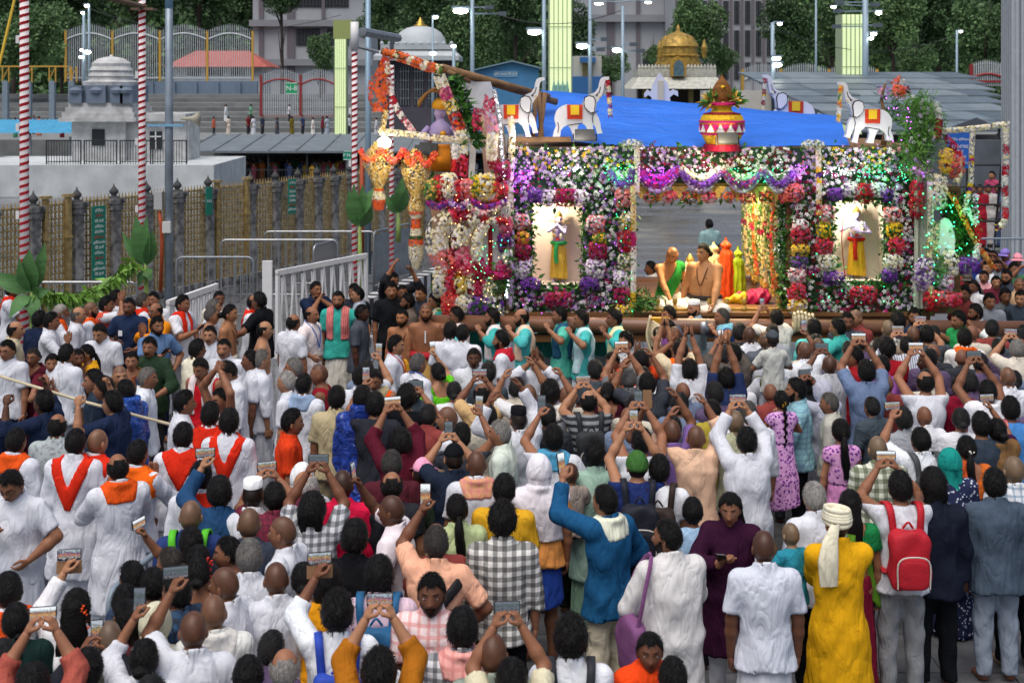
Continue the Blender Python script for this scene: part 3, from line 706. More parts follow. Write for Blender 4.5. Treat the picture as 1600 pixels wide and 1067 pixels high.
def person(x,y,face=0,pose='down',hair='short',top='shirt',tc='e6e9ee',low='trousers',lc='2b2d33',build='m',tone=None,hairc=None,
   drape=None,dc='d8402a',drape2=None,dc2='ffffff',label=None,h=1.68,D=None,z=0.0,fat=1.0,hy=0,hp=0,beard=None,specs=False,pat=None,lpat=None,
   hatc=None,phone=None,flower=None,group='people in the festival crowd',cat='person',lod=None,tmat=None,dpat=None,lmat=None,X=None):
 global NPEOPLE
 NPEOPLE += 1; k = NPEOPLE
 sc = h / 1.68
 if pose == 'ride': z = PZ(y,D) - 1.57 * sc
 if D is None: D = DG(y,z + 1.57 * sc)
 if X is None: X = PX(x,D)
 lod = lod if lod is not None else (0 if D < 12 else 1 if D < 24 else 2)
 ch = {'m': 1.05,'f': 1.03,'k': 1.26}[build]
 me,J = body_mesh(pose,build,fat,hy,hp,lod,ch,(k % 4 if abs(face) > 60 else 0))
 o = obj('person',me); o.location = (X,D,z); o.rotation_euler = (0,0,math.radians(face)); o.scale = (sc,sc,sc)
 o.color = (*lin(tone or SKIN[(k * 7 + k // 5) % 4]),1)
 tag(o,label,cat,group)
 v = VOX[lod][1]; kk = k % 3
 allp = np.concatenate([np.array(J[n]) for n in 'RL'])
 lo = np.minimum(allp.min(0) - .12,(-.30,-.24,0)); hi = np.maximum(allp.max(0) + .12,(.30,.24,1.58))
 allq = np.concatenate([np.array(J[n]) for n in 'rl']); loq = np.minimum(allq.min(0) - .16,(-.30,-.26,0)); hiq = np.maximum(allq.max(0) + .16,(.30,.26,1.05))
 if top:
  fnh = lambda: top_fn(J,build,fat,top,kk)[0]
  hem = top_fn(J,build,fat,top,kk)[1]
  m = PAT[pat] if pat else (plastic_sheet if top == 'raincoat' else (tmat or cloth))
  me2 = garm(('top',pose,build,fat,top,kk,lod),fnh,(lo[0],lo[1],hem - .06),hi,v,m)
  nm = {'shirt': 'shirt','tuck': 'shirt','tee': 't_shirt','vest': 'vest','kurta': 'tunic','kurtalong': 'tunic','blouse': 'blouse','tank': 'undershirt','waistcoat': 'waistcoat','raincoat': 'raincoat','frock': 'bodice','jacket': 'jacket'}[top]
  obj(nm,me2,o,color=tc)
 if low:
  m = PAT[lpat] if lpat else (lmat or cloth)
  me2 = garm(('low',pose if POSES[pose]['legs'] else 0,build,fat,low,kk,lod),lambda: lower_fn(J,build,fat,low,kk),(loq[0],loq[1],.0),(hiq[0],hiq[1],1.05),v,m)
  nm = {'dhoti': 'dhoti','lungi': 'wrap_skirt','halflungi': 'wrap_skirt','skirt': 'skirt','saree': 'saree_skirt','gown': 'skirt','trousers': 'trousers','shorts': 'shorts'}[low]
  obj(nm,me2,o,color=lc)
 for dd,cc,pp in ((drape,dc,dpat),(drape2,dc2,None)):
  if dd:
   m = PAT[pp] if pp else cloth
   me2 = garm(('drape',pose,build,fat,dd,kk,lod),lambda: drape_fn(J,build,fat,dd,kk),(-.34,-.28,.3),(.34,.28,1.55),v,m)
   obj({'pallu': 'saree_end','sash': 'sash','shawl': 'shawl'}.get(dd,'scarf' if dd in ('kerchief','vscarf','neck','cape') else 'towel'),me2,o,color=cc)
 HM = Matrix.Translation((0,.012,1.435)) @ Matrix.Rotation(math.radians(hy),4,'Z') @ Matrix.Rotation(math.radians(hp),4,'X') @ Matrix.Scale(ch,4)
 hats = ('beanie','cap','topi','scarf','turban','bucket')
 if hair:
  if hair in hats:
   obj({'beanie': 'knit_cap','cap': 'cap','topi': 'cap','scarf': 'head_scarf','turban': 'turban','bucket': 'hat'}[hair],hair_mesh(hair),o,M=HM,color=hatc or 'ffffff')
   if hair in ('cap','topi','beanie','turban'): obj('hair',hair_mesh('stubble'),o,M=HM,color='241a15')
  else:
   hc_ = hairc or (('%02x%02x%02x' % tuple(int(int((tone or SKIN[(k*7 + k//5) % 4])[i:i+2],16) * .72) for i in (0,2,4))) if hair == 'stubble' else BLACK)
   obj('hair',hair_mesh(hair),o,M=HM,color=hc_)
 if beard: obj('moustache' if beard == 'moustache' else 'beard',beard_mesh(beard),o,M=HM,color=hairc or '1a1512')
 if specs: obj('spectacles',specs_mesh(),o,M=HM)
 if flower:
  mb = MB(); q = np.random.default_rng(k)
  for i in range(26):
   c = HC + np.array((q.normal(.055 if flower[1] == 'side' else 0,.012),-.085 + q.normal(0,.012),-.01 + (i / 26 - .5) * (.14 if flower[1] == 'side' else .06)))
   mb.lathe([(.001,.008),(.011,.003),(.009,-.006)],6,c)
  mb.build('hair_flowers',mat('petal_' + flower[0],lin(flower[0]),.7),o,M=HM)
 if phone:
  hold_phone(o,J,pose,sc,phone)
 return o
# ---------------- phones held in the hands (things of their own)
def screen_mat(i,land):
 m = mat('phone_screen_%d%s' % (i,'s' if land else 'u'),(.02,.02,.025),.12,spec=.5); nt,b = nodes_of(m)
 tc = nt.nodes.new('ShaderNodeTexCoord'); sp = nt.nodes.new('ShaderNodeSeparateXYZ'); nt.links.new(tc.outputs['Object'],sp.inputs[0])
 n = nt.nodes.new('ShaderNodeTexNoise'); n.inputs['Scale'].default_value = 90 + 20 * i; n.inputs['Detail'].default_value = 2; mp = nt.nodes.new('ShaderNodeMapping'); mp.inputs['Location'].default_value = (i * 3.1,i,i * 1.7); nt.links.new(tc.outputs['Object'],mp.inputs[0]); nt.links.new(mp.outputs[0],n.inputs['Vector'])
 v = nt.nodes.new('ShaderNodeMath'); v.operation = 'MULTIPLY_ADD'; nt.links.new(sp.outputs[0 if land else 2],v.inputs[0]); v.inputs[1].default_value = -10.5 if land else 5.2; v.inputs[2].default_value = .16 + .03 * i
 ad = nt.nodes.new('ShaderNodeMath'); ad.operation = 'MULTIPLY_ADD'; nt.links.new(n.outputs['Fac'],ad.inputs[0]); ad.inputs[1].default_value = .72; nt.links.new(v.outputs[0],ad.inputs[2])
 cr = nt.nodes.new('ShaderNodeValToRGB'); e = cr.color_ramp.elements
 bands = [(.10,'15171b'),(.26,'3a3432'),(.36,'b9bcc4'),(.42,'4a3a34'),(.52,('c98a4a','9a5a6a','6a7a88','d2a860')[i]),(.60,('7a4a8a','d8b060','8a98a8','8a3a3a')[i]),(.70,'4a5a4c'),(.85,('aab4c0','c8d0da','8d98a6','dfe4ea')[i])]
 e[0].position = bands[0][0]; e[0].color = (*lin(bands[0][1]),1); e[1].position = bands[-1][0]; e[1].color = (*lin(bands[-1][1]),1)
 for p,c in bands[1:-1]: q = e.new(p); q.color = (*lin(c),1)
 nt.links.new(ad.outputs[0],cr.inputs[0]); nt.links.new(cr.outputs[0],b.inputs['Emission Color']); b.inputs['Emission Strength'].default_value = (.7,.55,.35,.85)[i]
 return m
SCREENS = [[screen_mat(i,l) for i in range(4)] for l in (False,True)]
case_black = mat('phone_case',(.015,.015,.018),.35); case_tan = mat('phone_case_tan',lin('8a6a4c'),.6); lensm = mat('camera_lens',(.01,.01,.012),.1,spec=.6)
PHM = {}
def phone_meshes():
 if PHM: return
 mb = MB(); w,t,l = .0385,.0045,.080
 poly = []
 for cx,cz,a0 in ((w - .009,l - .009,0),(-w + .009,l - .009,90),(-w + .009,-l + .009,180),(w - .009,-l + .009,270)):
  for a in (0,45,90): poly.append((cx + .009 * math.cos(math.radians(a0 + a)),cz + .009 * math.sin(math.radians(a0 + a))))
 mb.prism(poly,-t,t); PHM['body'] = mb.mesh('phone',[case_black])
 m2 = MB(); m2.box((0,-t - .0012,0),(w * 2 - .008,.0016,l * 2 - .012)); PHM['screen'] = [[m2.mesh('screen',[s]) for s in q] for q in SCREENS]
 m3 = MB()
 for dz in (.062,.042): m3.tube([(.022,t - .001,dz),(.022,t + .003,dz)],.008,10)
 PHM['lens'] = m3.mesh('camera_lens',[lensm])
 m4 = MB(); m4.box((0,0,0),(.084,.006,.168)); PHM['flap'] = m4.mesh('wallet_flap',[case_tan])
PHN = 0
def make_phone(Mw,label,flap=False,land=False):
 global PHN
 phone_meshes(); PHN += 1
 o = obj('phone',PHM['body']); o.matrix_world = Mw
 tag(o,label,'phone','phones held up in the crowd')
 obj('screen',PHM['screen'][int(land)][(PHN * 7 // 3) % 4],o); obj('camera_lens',PHM['lens'],o)
 if flap: obj('wallet_flap',PHM['flap'],o,loc=(.084,.004,0))
 return o
def hold_phone(o,J,pn,sc,phone):
 kind = phone[0]; who = phone[1]
 Mp = Matrix.Translation(o.location) @ Matrix.Rotation(o.rotation_euler[2],4,'Z') @ Matrix.Scale(sc,4)
 q = POSES[pn]
 R,L = np.array(J['R'][2]),np.array(J['L'][2])
 if q['hand'] == 'grip': c = (R + L) / 2 + (0,.035,.105)
 elif q['hand'] == 'gripL': c = L + (.03,.045,.115)
 else: c = R + (-.03,.045,.115)
 tilt = -.15
 if pn == 'chestR': tilt = -.95; c = R + (-.015,.07,.07)
 Ml = Matrix.Translation(Vector(c)) @ Matrix.Rotation(tilt,4,'X')
 if kind == 'land': Ml = Ml @ Matrix.Rotation(math.pi / 2,4,'Y')
 who = ' '.join(who.split()[:10])
 way = {'land': 'held sideways','port': 'held upright'}[kind]
 if pn == 'chestR': way = 'looked down at'
 make_phone(Mp @ Ml,'dark phone %s by %s' % (way,who),flap=(len(phone) > 2),land=kind == 'land')
# ================================================================== the setting
stone_slab = mat('granite_slab',(.115,.118,.122),.42,noise=.35,nscale=5,bump=.35,bscale=40,spec=.5)
def ground_mat():
 m = mat('wet_granite',(.12,.12,.125),.3,spec=.5); nt,b = nodes_of(m)
 tc = nt.nodes.new('ShaderNodeTexCoord'); br = nt.nodes.new('ShaderNodeTexBrick'); nt.links.new(tc.outputs['Object'],br.inputs['Vector'])
 br.inputs['Scale'].default_value = 1; br.inputs['Brick Width'].default_value = 2.4; br.inputs['Row Height'].default_value = .7; br.inputs['Mortar Size'].default_value = .018
 br.inputs['Color1'].default_value = (.105,.11,.118,1); br.inputs['Color2'].default_value = (.17,.175,.185,1); br.inputs['Mortar'].default_value = (.05,.05,.055,1)
 n = nt.nodes.new('ShaderNodeTexNoise'); n.inputs['Scale'].default_value = .35; n.inputs['Detail'].default_value = 5; nt.links.new(tc.outputs['Object'],n.inputs['Vector'])
 mr = nt.nodes.new('ShaderNodeMapRange'); mr.inputs[1].default_value = .35; mr.inputs[2].default_value = .65; mr.inputs[3].default_value = .07; mr.inputs[4].default_value = .4
 nt.links.new(n.outputs[0],mr.inputs[0]); nt.links.new(mr.outputs[0],b.inputs['Roughness']); nt.links.new(br.outputs['Color'],b.inputs['Base Color'])
 bp = nt.nodes.new('ShaderNodeBump'); bp.inputs['Strength'].default_value = .5; bp.inputs['Distance'].default_value = .01; bp.invert = True
 nt.links.new(br.outputs['Fac'],bp.inputs['Height']); nt.links.new(bp.outputs[0],b.inputs['Normal']); return m
tag(MB().add([(-500,-20,0),(500,-20,0),(500,900,0),(-500,900,0)],[np.array([[0,1,2,3]])]).build('ground',ground_mat()),'wide wet grey granite paved square','ground',kind='structure')
GROUND = bpy.data.objects['ground']
_sl = {}
for i in range(16):
 for j in range(14):
  yy = 8.6 + j * .72; off = .55 * (j % 2)
  xx = -4.2 + i * 1.1 + off
  px = 800 + xx / yy * F
  if px < 690 or px > 1720: continue
  v = RNG.integers(0,4)
  if v not in _sl:
   mb = MB(); mb.box((0,0,.004 + .0012 * v),(1.085,.705,.012)); _sl[v] = mb.mesh('paving_slab',[stone_slab])
  o = obj('paving_slab',_sl[v],GROUND,loc=(xx,yy,0))
# ---- common metals and paints
steel = mat('galvanised_steel',(.42,.44,.46),.38,.8,noise=.15,nscale=6)
steel_dull = mat('dull_steel',(.30,.33,.36),.5,.5,noise=.2,nscale=5)
grey_paint = mat('grey_blue_paint',lin('7f8f9c'),.45,noise=.12,nscale=3)
white_paint = mat('white_paint',(.78,.79,.80),.45,noise=.05)
black_iron = mat('black_iron',(.03,.032,.036),.5)
brass = mat('brass',(.46,.34,.15),.45,.4,noise=.45,nscale=9)
old_stone = mat('weathered_stone',(.27,.27,.265),.85,noise=.95,nscale=5,bump=.6,bscale=14)
dark_stone = mat('dark_capstone',(.07,.072,.075),.8,noise=.3)
white_wash = mat('white_wash',(.56,.60,.61),.8,noise=.22,nscale=1.2,bump=.2,bscale=6)
blue_stone = mat('blue_grey_paint',lin('6d7b8c'),.75,noise=.2,nscale=2)
cream = mat('cream_wall',(.55,.54,.50),.8,noise=.12,nscale=.7)
red_cloth = mat('red_ribbon',lin('a81622'),.75,noise=.1); white_cloth = mat('white_wrapping',lin('e8dfe0'),.8,noise=.06)
# ---- the brass grille fence with stone piers, running back on the left
FA = np.array((PX(-60,23.0),23.0)); FB = np.array((PX(720,37.5),37.5)); FDIR = (FB - FA) / np.linalg.norm(FB - FA); FANG = math.atan2(FDIR[1],FDIR[0])
def fence_at(px):
 k = (px - 800) / F; t = (k * FA[1] - FA[0]) / (FDIR[0] - k * FDIR[1]); return t
fence = empty('grille_fence',(FA[0],FA[1],0),FANG); fence.scale = (1,1,1.06)
tag(fence,'long brass grille fence with mottled stone piers and finials','fence')
FT = 2.30
def pier_mesh(gate):
 mb = MB(); mb.box((0,0,.2),(.36,.36,.40)); mb.box((0,0,1.25),(.20,.20,1.70)); mb.box((0,0,2.16),(.26,.26,.12)); mb.box((0,0,2.27),(.32,.32,.10)); return mb.mesh('pier',[old_stone])
PIER = pier_mesh(0); fb = MB(); fb.lathe([(.12,2.32),(.12,2.34),(.06,2.36),(.05,2.38),(.09,2.42),(.095,2.46),(.05,2.51),(.018,2.55),(.008,2.60)],12); FIN = fb.mesh('finial',[dark_stone],True)
pier_px = [-18,52,120,178,229,277,325,391,430,465,495,521,546,570,594,618,642,666,690]
pts = [fence_at(p) for p in pier_px]
for t in pts:
 p = obj('pier',PIER,fence,loc=(t,0,0)); obj('finial',FIN,p)
for a,b in zip(pts[:-1],pts[1:]):
 L = b - a - .20; mb = MB(); n = max(3,int(L / .085))
 for r in range(15):
  z = .42 + r * .125; mb.box((L / 2,0,z),(L,.05,.034))
  for i in range(n):
   x = (i + .5) * L / n
   mb.lathe([(.010,z),(.024,z + .03),(.030,z + .06),(.022,z + .095),(.010,z + .125)],5,(x,0,0))
 mb.box((L / 2,0,.31),(L,.24,.18),mi=1); mb.box((L / 2,0,.11),(L,.34,.22),mi=1)
 for i in range(n): mb.lathe([(.012,2.28),(.02,2.33),(.004,2.42)],5,((i + .5) * L / n,0,0))
 mb.box((L / 2,0,2.30),(L,.05,.04))
 tag(mb.build('grille_panel',[brass,old_stone],fence,loc=(a + .10,0,0)))
for px in (68,103,336,383):
 t = fence_at(px); mb = MB(); mb.box((0,-.06,1.25),(.10,.10,2.35)); mb.box((0,-.06,2.46),(.17,.17,.05)); mb.box((0,-.06,1.7),(.13,.13,.04)); mb.build('gate_post',brass,fence,loc=(t,0,0))
# ---- green notice boards and the writing on them
board_green = mat('board_green',lin('1f7f6b'),.5,noise=.1); txt_white = mat('lettering_white',(.8,.82,.8),.6); txt_red = mat('lettering_red',lin('b4453a'),.6)
txt_green = board_green
def text_part(body,size,parent,loc,m,rz=0.0,align='CENTER',ext=.002):
 cu = bpy.data.curves.new('lettering','FONT'); cu.body = body; cu.size = size; cu.align_x = align; cu.align_y = 'CENTER'; cu.extrude = ext
 t = bpy.data.objects.new('lettering',cu); COL.objects.link(t)
 dg = bpy.context.evaluated_depsgraph_get(); me = bpy.data.meshes.new_from_object(t.evaluated_get(dg)); me.materials.clear(); me.materials.append(m)
 bpy.data.objects.remove(t); bpy.data.curves.remove(cu)
 o = bpy.data.objects.new('lettering',me); COL.objects.link(o); o.parent = parent; o.location = loc; o.rotation_euler = (math.radians(90),0,rz); return o
TEL = ['\u0c28\u0c4b\u0c1f\u0c40\u0c38\u0c41','\u0c2d\u0c15\u0c4d\u0c24\u0c41\u0c32\u0c15\u0c41','\u0c36\u0c4d\u0c30\u0c40 \u0c35\u0c3e\u0c30\u0c3f','\u0c26\u0c30\u0c4d\u0c36\u0c28\u0c02','\u0c2a\u0c4d\u0c30\u0c35\u0c47\u0c36\u0c02']
def notice(px,py0,py1,wpx,label,big=None,Doff=-.35):
 t = fence_at(px); c = FA + FDIR * t; nrm = np.array((FDIR[1],-FDIR[0])); c = c + nrm * .22; D = c[1]
 z1,z0 = PZ(py0,D),PZ(py1,D); w = wpx / F * D * 1.15
 o = empty('notice_board',(c[0],c[1],z0),FANG); tag(o,label,'sign')
 MB().box((0,0,(z1 - z0) / 2),(w,.03,z1 - z0)).build('panel',board_green,o)
 for x in (-w * .3,w * .3): MB().box((x,.09,(z1 - z0) / 2),(.03,.15,.04)).build('bracket',steel_dull,o)
 h = z1 - z0
 if big: text_part(big,min(w * .5,h * .5),o,(0,-.018,h * .5),txt_white)
 else:
  n = int(h / .105)
  for i in range(n):
   z = h - .09 - i * .105
   if z < .05: break
   head = (i % 4 == 1)
   text_part(TEL[i % 5] if not head else TEL[(i // 4) % 5],.075 if not head else .07,o,(0,-.018,z),txt_red if head else txt_white)
notice(142,322,436,23,'tall green notice board with white and red lines on the brass fence')
notice(315,293,336,11,'small green plate reading N-5 on a fence pier','N-5')
notice(445,280,334,15,'narrow green notice board with white lines on the far fence')
# ---- crowd barricades
def barricade(p0,p1,height,label,m,nb,z0=0.12,r=.022,thick=None,panel=False,zig=False,group=None):
 a = np.array(p0,float); b = np.array(p1,float); L = np.linalg.norm(b - a); ang = math.atan2(b[1] - a[1],b[0] - a[0])
 o = empty('barricade',(a[0],a[1],0),ang); tag(o,label,'barricade',group)
 h = height
 mb = MB(); rr = thick or .024
 if zig: mb.box((L / 2,0,h - .04),(L,.06,.09)); mb.box((.03,0,h / 2),(.06,.06,h - .09)); mb.box((L - .03,0,h / 2),(.06,.06,h - .09)); mb.box((L / 2,0,.25),(L - .12,.05,.06))
 else:
  c = .12; pts_ = [(0,0,.02),(0,0,h - c)] + [(c - c * math.cos(t),0,h - c + c * math.sin(t)) for t in (.4,.8,1.2)] + [(c,0,h),(L - c,0,h)] + [(L - c + c * math.sin(t),0,h - c + c * math.cos(t)) for t in (.4,.8,1.2)] + [(L,0,h - c),(L,0,.02)]
  mb.tube(pts_,rr,8); mb.tube([(0,0,.22),(L,0,.22)],rr * .8,8)
 mb.build('frame',m,o,smooth=not zig)
 for x in (.12,L - .12): MB().box((x,0,.012),(.06,.55,.024)).build('foot',m,o)
 if panel: MB().box((L / 2,0,(h + .2) / 2),(L - .1,.008,h - .35)).build('sheet',m,o)
 elif zig:
  n = nb; w = (L - .12) / n; me = MB().tube([(0,0,.28),(w / 2,0,h - .08)],.020,6).mesh('bar',[m]); me2 = MB().tube([(w / 2,0,h - .08),(w,0,.28)],.020,6).mesh('bar',[m])
  for i in range(n): obj('bar',me,o,loc=(.06 + i * w,.0,0)); obj('bar',me2,o,loc=(.06 + i * w,0,0))
  n2 = nb // 2; me3 = MB().box((0,.05,h / 2),(.022,.022,h - .3)).mesh('bar',[m])
  for i in range(n): obj('bar',me3,o,loc=(.06 + (i + .5) * w,0,0))
 else:
  me = MB().tube([(0,0,.22),(0,0,h - .01)],.011,6).mesh('bar',[m])
  for i in range(1,nb): obj('bar',me,o,loc=(i * L / nb,0,0))
 return o
def bar_px(xa,ya,xb,yb,h,*a,**k):
 Da,Db = DG(ya,h),DG(yb,h); return barricade((PX(xa,Da),Da),(PX(xb,Db),Db),h,*a,**k)
gB = 'steel crowd barricades'
bar_px(-40,441,214,441,1.25,'steel barricade behind the leaf garland under the tall notice board',steel,22,group=gB)
bar_px(276,402,396,402,1.35,'dull grey railing beside the galvanised pole',steel_dull,12,group=gB)
bar_px(345,375,527,375,1.40,'bright steel barricade standing behind the white post',steel,16,group=gB)
bar_px(413,362,586,362,1.40,'bright steel barricade in front of the narrow notice board',steel,16,group=gB)
bar_px(490,384,528,374,1.38,'edge-on steel barricade closing the gap beside the white truss barrier',steel,22,group=gB)
bar_px(584,362,641,349,1.45,'sheet-covered steel barricade between the two far striped poles',steel_dull,10,panel=True,group=gB)
bar_px(1465,373,1640,373,1.40,'grey railing in front of the ribbed column',grey_paint,16,group=gB)
bar_px(1510,459,1660,459,1.15,'low steel barricade holding back the crowd beside the ribbed column',steel,14,group=gB)
bar_px(432,423,573,396,1.55,'white truss barrier with zigzag bars beside the white post',white_paint,9,zig=True)
bar_px(262,470,339,443,1.55,'short white truss barrier next to the galvanised pole',white_paint,8,zig=True)
o = empty('white_post',(PX(418,22.6),22.6,0)); tag(o,'broad flat white painted post at the end of the truss barrier','post')
MB().box((0,0,.85),(.17,.10,1.62)).build('upright',white_paint,o); MB().box((0,0,.02),(.34,.3,.04)).build('base_plate',white_paint,o)
bar_px(170,925,300,815,1.12,'steel barricade slanting through the crowd beside the white-clad men',grey_paint,12,group=gB)
# ---- black and white kerb
kb = empty('striped_kerb',(0,0,0)); tag(kb,'concrete kerb painted in black and white stripes','kerb')
ka = np.array((PX(560,26.2),26.2)); kc = np.array((PX(790,36.5),36.5)); kd = (kc - ka); kl = np.linalg.norm(kd); kang = math.atan2(kd[1],kd[0]); nk = 46
kblk = [MB().box((0,0,.17),(kl / nk * .985,.30,.34)).mesh('kerb_block',[mat('kerb_white',(.62,.63,.64),.7,noise=.2,nscale=4)]),MB().box((0,0,.167),(kl / nk,.294,.334)).mesh('kerb_block',[mat('kerb_black',(.05,.052,.056),.7,noise=.3,nscale=4)])]
for i in range(nk):
 c = ka + kd * (i + .5) / nk; obj('kerb_block',kblk[i % 2],kb,M=Matrix.Translation((c[0],c[1],0)) @ Matrix.Rotation(kang,4,'Z'))
# ---- poles wrapped in red and white cloth
def striped_pole(px,D,r,ztop,label,pitch=.115,phase=0.0,lean=0.0):
 o = empty('striped_pole',(PX(px,D),D,0)); o.rotation_euler = (0,lean,0); tag(o,label,'pole','poles wrapped in red and white')
 MB().tube([(0,0,0),(0,0,ztop)],r,14).build('shaft',white_cloth,o,smooth=True)
 n = int(ztop / pitch * 10); t = np.arange(n + 1) / 10 * 2 * np.pi; V = []; Fq = []
 z = np.arange(n + 1) / 10 * pitch
 for dz in (0,pitch * .40): V.append(np.stack([np.cos(t + phase) * (r + .004),np.sin(t + phase) * (r + .004),np.clip(z + dz,0,ztop)],1))
 V = np.concatenate(V); i = np.arange(n); Fq = np.stack([i,i + 1,i + n + 2,i + n + 1],1)
 obj('ribbon',mesh_from('ribbon',V,Fq,[red_cloth]),o)
 for k in range(3):
  zz = ztop * (.40 + .19 * k); mb = MB(); mb.box((-r - .035,0,zz),(.05,.02,.12)); mb.build('bracket',white_paint,o)
 return o
striped_pole(38,19.4,.068,7.0,'tall red and white striped pole beside the banana leaves',.112)
striped_pole(222,23.0,.062,6.35,'red and white striped pole close to the galvanised lamp pole',.115,1.0)
sp3 = striped_pole(554,25.2,.055,5.45,'red and white striped pole in front of the white truss barrier',.12,2.0)
striped_pole(612,28.5,.052,5.2,'red and white striped pole hung with the white garland',.125,.4)
MB().tube([(0,0,5.45),(0,0,6.0)],.08,12).build('white_cap',white_paint,sp3,smooth=True)
ob = MB(); a,b = P(566,50,25.4),P(622,60,28.0); ob.tube([a,b],.09,8); ob.tube([P(553,72,25.2),P(592,82,25.4)],.035,6); ob.tube([P(612,78,28.5),P(612,60,28.3)],.05,6)
tag(ob.build('steel_arm',steel_dull),'rusty steel arm joining the tops of the far striped poles','bracket')
ob = MB(); ob.tube([P(165,-4,21.5),P(226,11,23)],.045,8); ob.box(P(225,15,23),(.40,.3,.04)); tag(ob.build('timber_rail',mat('old_wood',(.19,.13,.09),.8,noise=.4,nscale=4)),'brown timber rail resting on top of a striped pole','rail')
ob = MB(); ob.tube([P(25,-10,19.0),P(-10,140,18.5)],.022,6); tag(ob.build('yellow_rope',mat('rope_yellow',lin('c9a83a'),.8)),'taut yellow rope running down to the left of the striped pole','rope')
# ---- galvanised pole with boxes and conduit
D = 22.0; gp = empty('lamp_pole',(PX(264,D),D,0)); tag(gp,'thick galvanised steel pole with meter boxes and an orange conduit','pole')
MB().tube([(0,0,0),(0,0,7.6)],[.078,.062],16).build('shaft',mat('galvanised_blue',lin('8d9aa6'),.45,.4,noise=.25,nscale=4),gp,smooth=True)
MB().tube([(0,0,PZ(14,D)),(0,0,7.7)],.066,16).build('painted_band',mat('light_blue_paint',lin('86b6d6'),.5),gp,smooth=True)
MB().box((-.17,-.02,PZ(313,D)),(.14,.12,.30)).build('meter_box',mat('grey_box',(.45,.46,.46),.5),gp)
MB().box((-.01,-.10,PZ(354,D)),(.14,.08,.19)).build('junction_box',mat('pale_box',(.62,.62,.60),.5),gp)
MB().tube([(-.16,-.02,PZ(330,D)),(-.12,-.06,PZ(350,D)),(-.10,-.06,PZ(380,D)),(-.13,-.06,PZ(455,D))],.032,8).build('conduit',mat('orange_conduit',lin('a4492a'),.6),gp,smooth=True)
MB().box((-.04,-.08,PZ(196,D)),(.62,.03,.04)).build('clamp',mat('clamp_blue',lin('7fb2d2'),.5),gp)
MB().box((-.2,-.1,.35),(.16,.1,.60)).build('cabinet',white_paint,gp)
D = 29.5; gp = empty('lamp_pole',(PX(575,D),D,0)); tag(gp,'slender blue-grey steel pole behind the striped poles','pole')
MB().tube([(0,0,0),(0,0,7.2)],[.075,.06],14).build('shaft',mat('blue_steel',lin('8aa4b6'),.5,.3),gp,smooth=True)
MB().tube([(-.14,0,.1),(-.14,0,3.2)],.05,8).build('conduit',MATS['orange_conduit'],gp,smooth=True); MB().box((0,0,.2),(.4,.4,.4)).build('plinth',steel_dull,gp)
# ---- banana plants tied to the striped poles, and a string of leaves
leaf_green = mat('banana_leaf',lin('4f7d45'),.5,noise=.25,nscale=3,bump=.5,bscale=30,stretch=(.2,1,4)); stem_green = mat('banana_stem',lin('8fa85a'),.6,noise=.25,nscale=5)
def banana_leaf(base,tip,width,droop,twist,rng):
 base = np.array(base,float); tip = np.array(tip,float); n = 14; d = tip - base; L = np.linalg.norm(d); u = d / L
 side = np.cross(u,(math.sin(twist),-math.cos(twist),.15)); side /= np.linalg.norm(side); nr = np.cross(side,u)
 V = []
 for i in range(n + 1):
  t = i / n; c = base + d * t - np.array((0,0,1)) * droop * t * t + nr * .06 * math.sin(t * 3)
  w = width * math.sin(math.pi * min(1,max(0,(t - .08) / .92)) ** .75) if t > .08 else 0
  w *= 1 + .05 * rng.standard_normal()
  for s,dp in ((-1,.18),(-.5,.05),(0,-.04),(.5,.05),(1,.18)): V.append(c + side * s * w + nr * dp * w)
 Fq = [[i*5+j,i*5+j+1,(i+1)*5+j+1,(i+1)*5+j] for i in range(n) for j in range(4)]
 return np.array(V),np.array(Fq)
def banana(px,py,D,leaves,label,stem_to):
 c = P(px,py,D); o = empty('banana_plant',(c[0],c[1],0)); tag(o,label,'plant','banana stems tied to the poles')
 zt = c[2]; r = np.random.default_rng(int(px))
 mb = MB(); mb.tube([(0,0,stem_to),(.01,0,(stem_to + zt) / 2),(0,0,zt)],[.06,.05,.03],8); mb.build('stem',stem_green,o,smooth=True)
 for dx,dz,w,dr,tw in leaves:
  V,Fq = banana_leaf((0,0,zt - .08),(dx,-.12 + .1 * r.standard_normal(),zt + dz),w,dr,tw,r); obj('leaf',mesh_from('leaf',V,Fq,[leaf_green]),o)
banana(50,452,19.1,[(-.60,.35,.13,.10,.2),(.02,.62,.16,0,0),(.20,.72,.10,0,.5),(-.25,-.35,.12,.05,-.4),(.28,.1,.10,.1,.3),(-.1,.5,.12,0,-.5),(.1,-.42,.11,0,.3)],'banana leaves tied to the striped pole at the end of the leaf string',.3)
banana(228,412,22.7,[(-.16,.85,.17,0,.1),(-.45,.58,.10,.02,-.4),(.14,.62,.12,0,.6),(.05,.9,.12,.05,-.2),(.14,-.28,.09,0,.2),(-.1,-.4,.08,0,0)],'banana stem with one broad pale leaf tied beside the galvanised pole',.3)
banana(562,352,24.9,[(-.20,.70,.17,0,.1),(.05,.85,.12,.05,.5),(.25,.5,.12,.1,.7),(.3,.95,.13,.2,-.5),(-.1,.95,.10,.1,-.3)],'banana leaves tied to the striped pole beside the white truss barrier',.5)
banana(622,330,28.2,[(-.30,.45,.14,.1,.4),(.10,.85,.14,.1,.1),(.2,.55,.12,0,.6),(-.1,.6,.12,.2,-.4)],'banana leaves on the pole under the white garland',1.3)
mango = mat('mango_leaf',lin('6f9a3e'),.5,noise=.3,nscale=3)
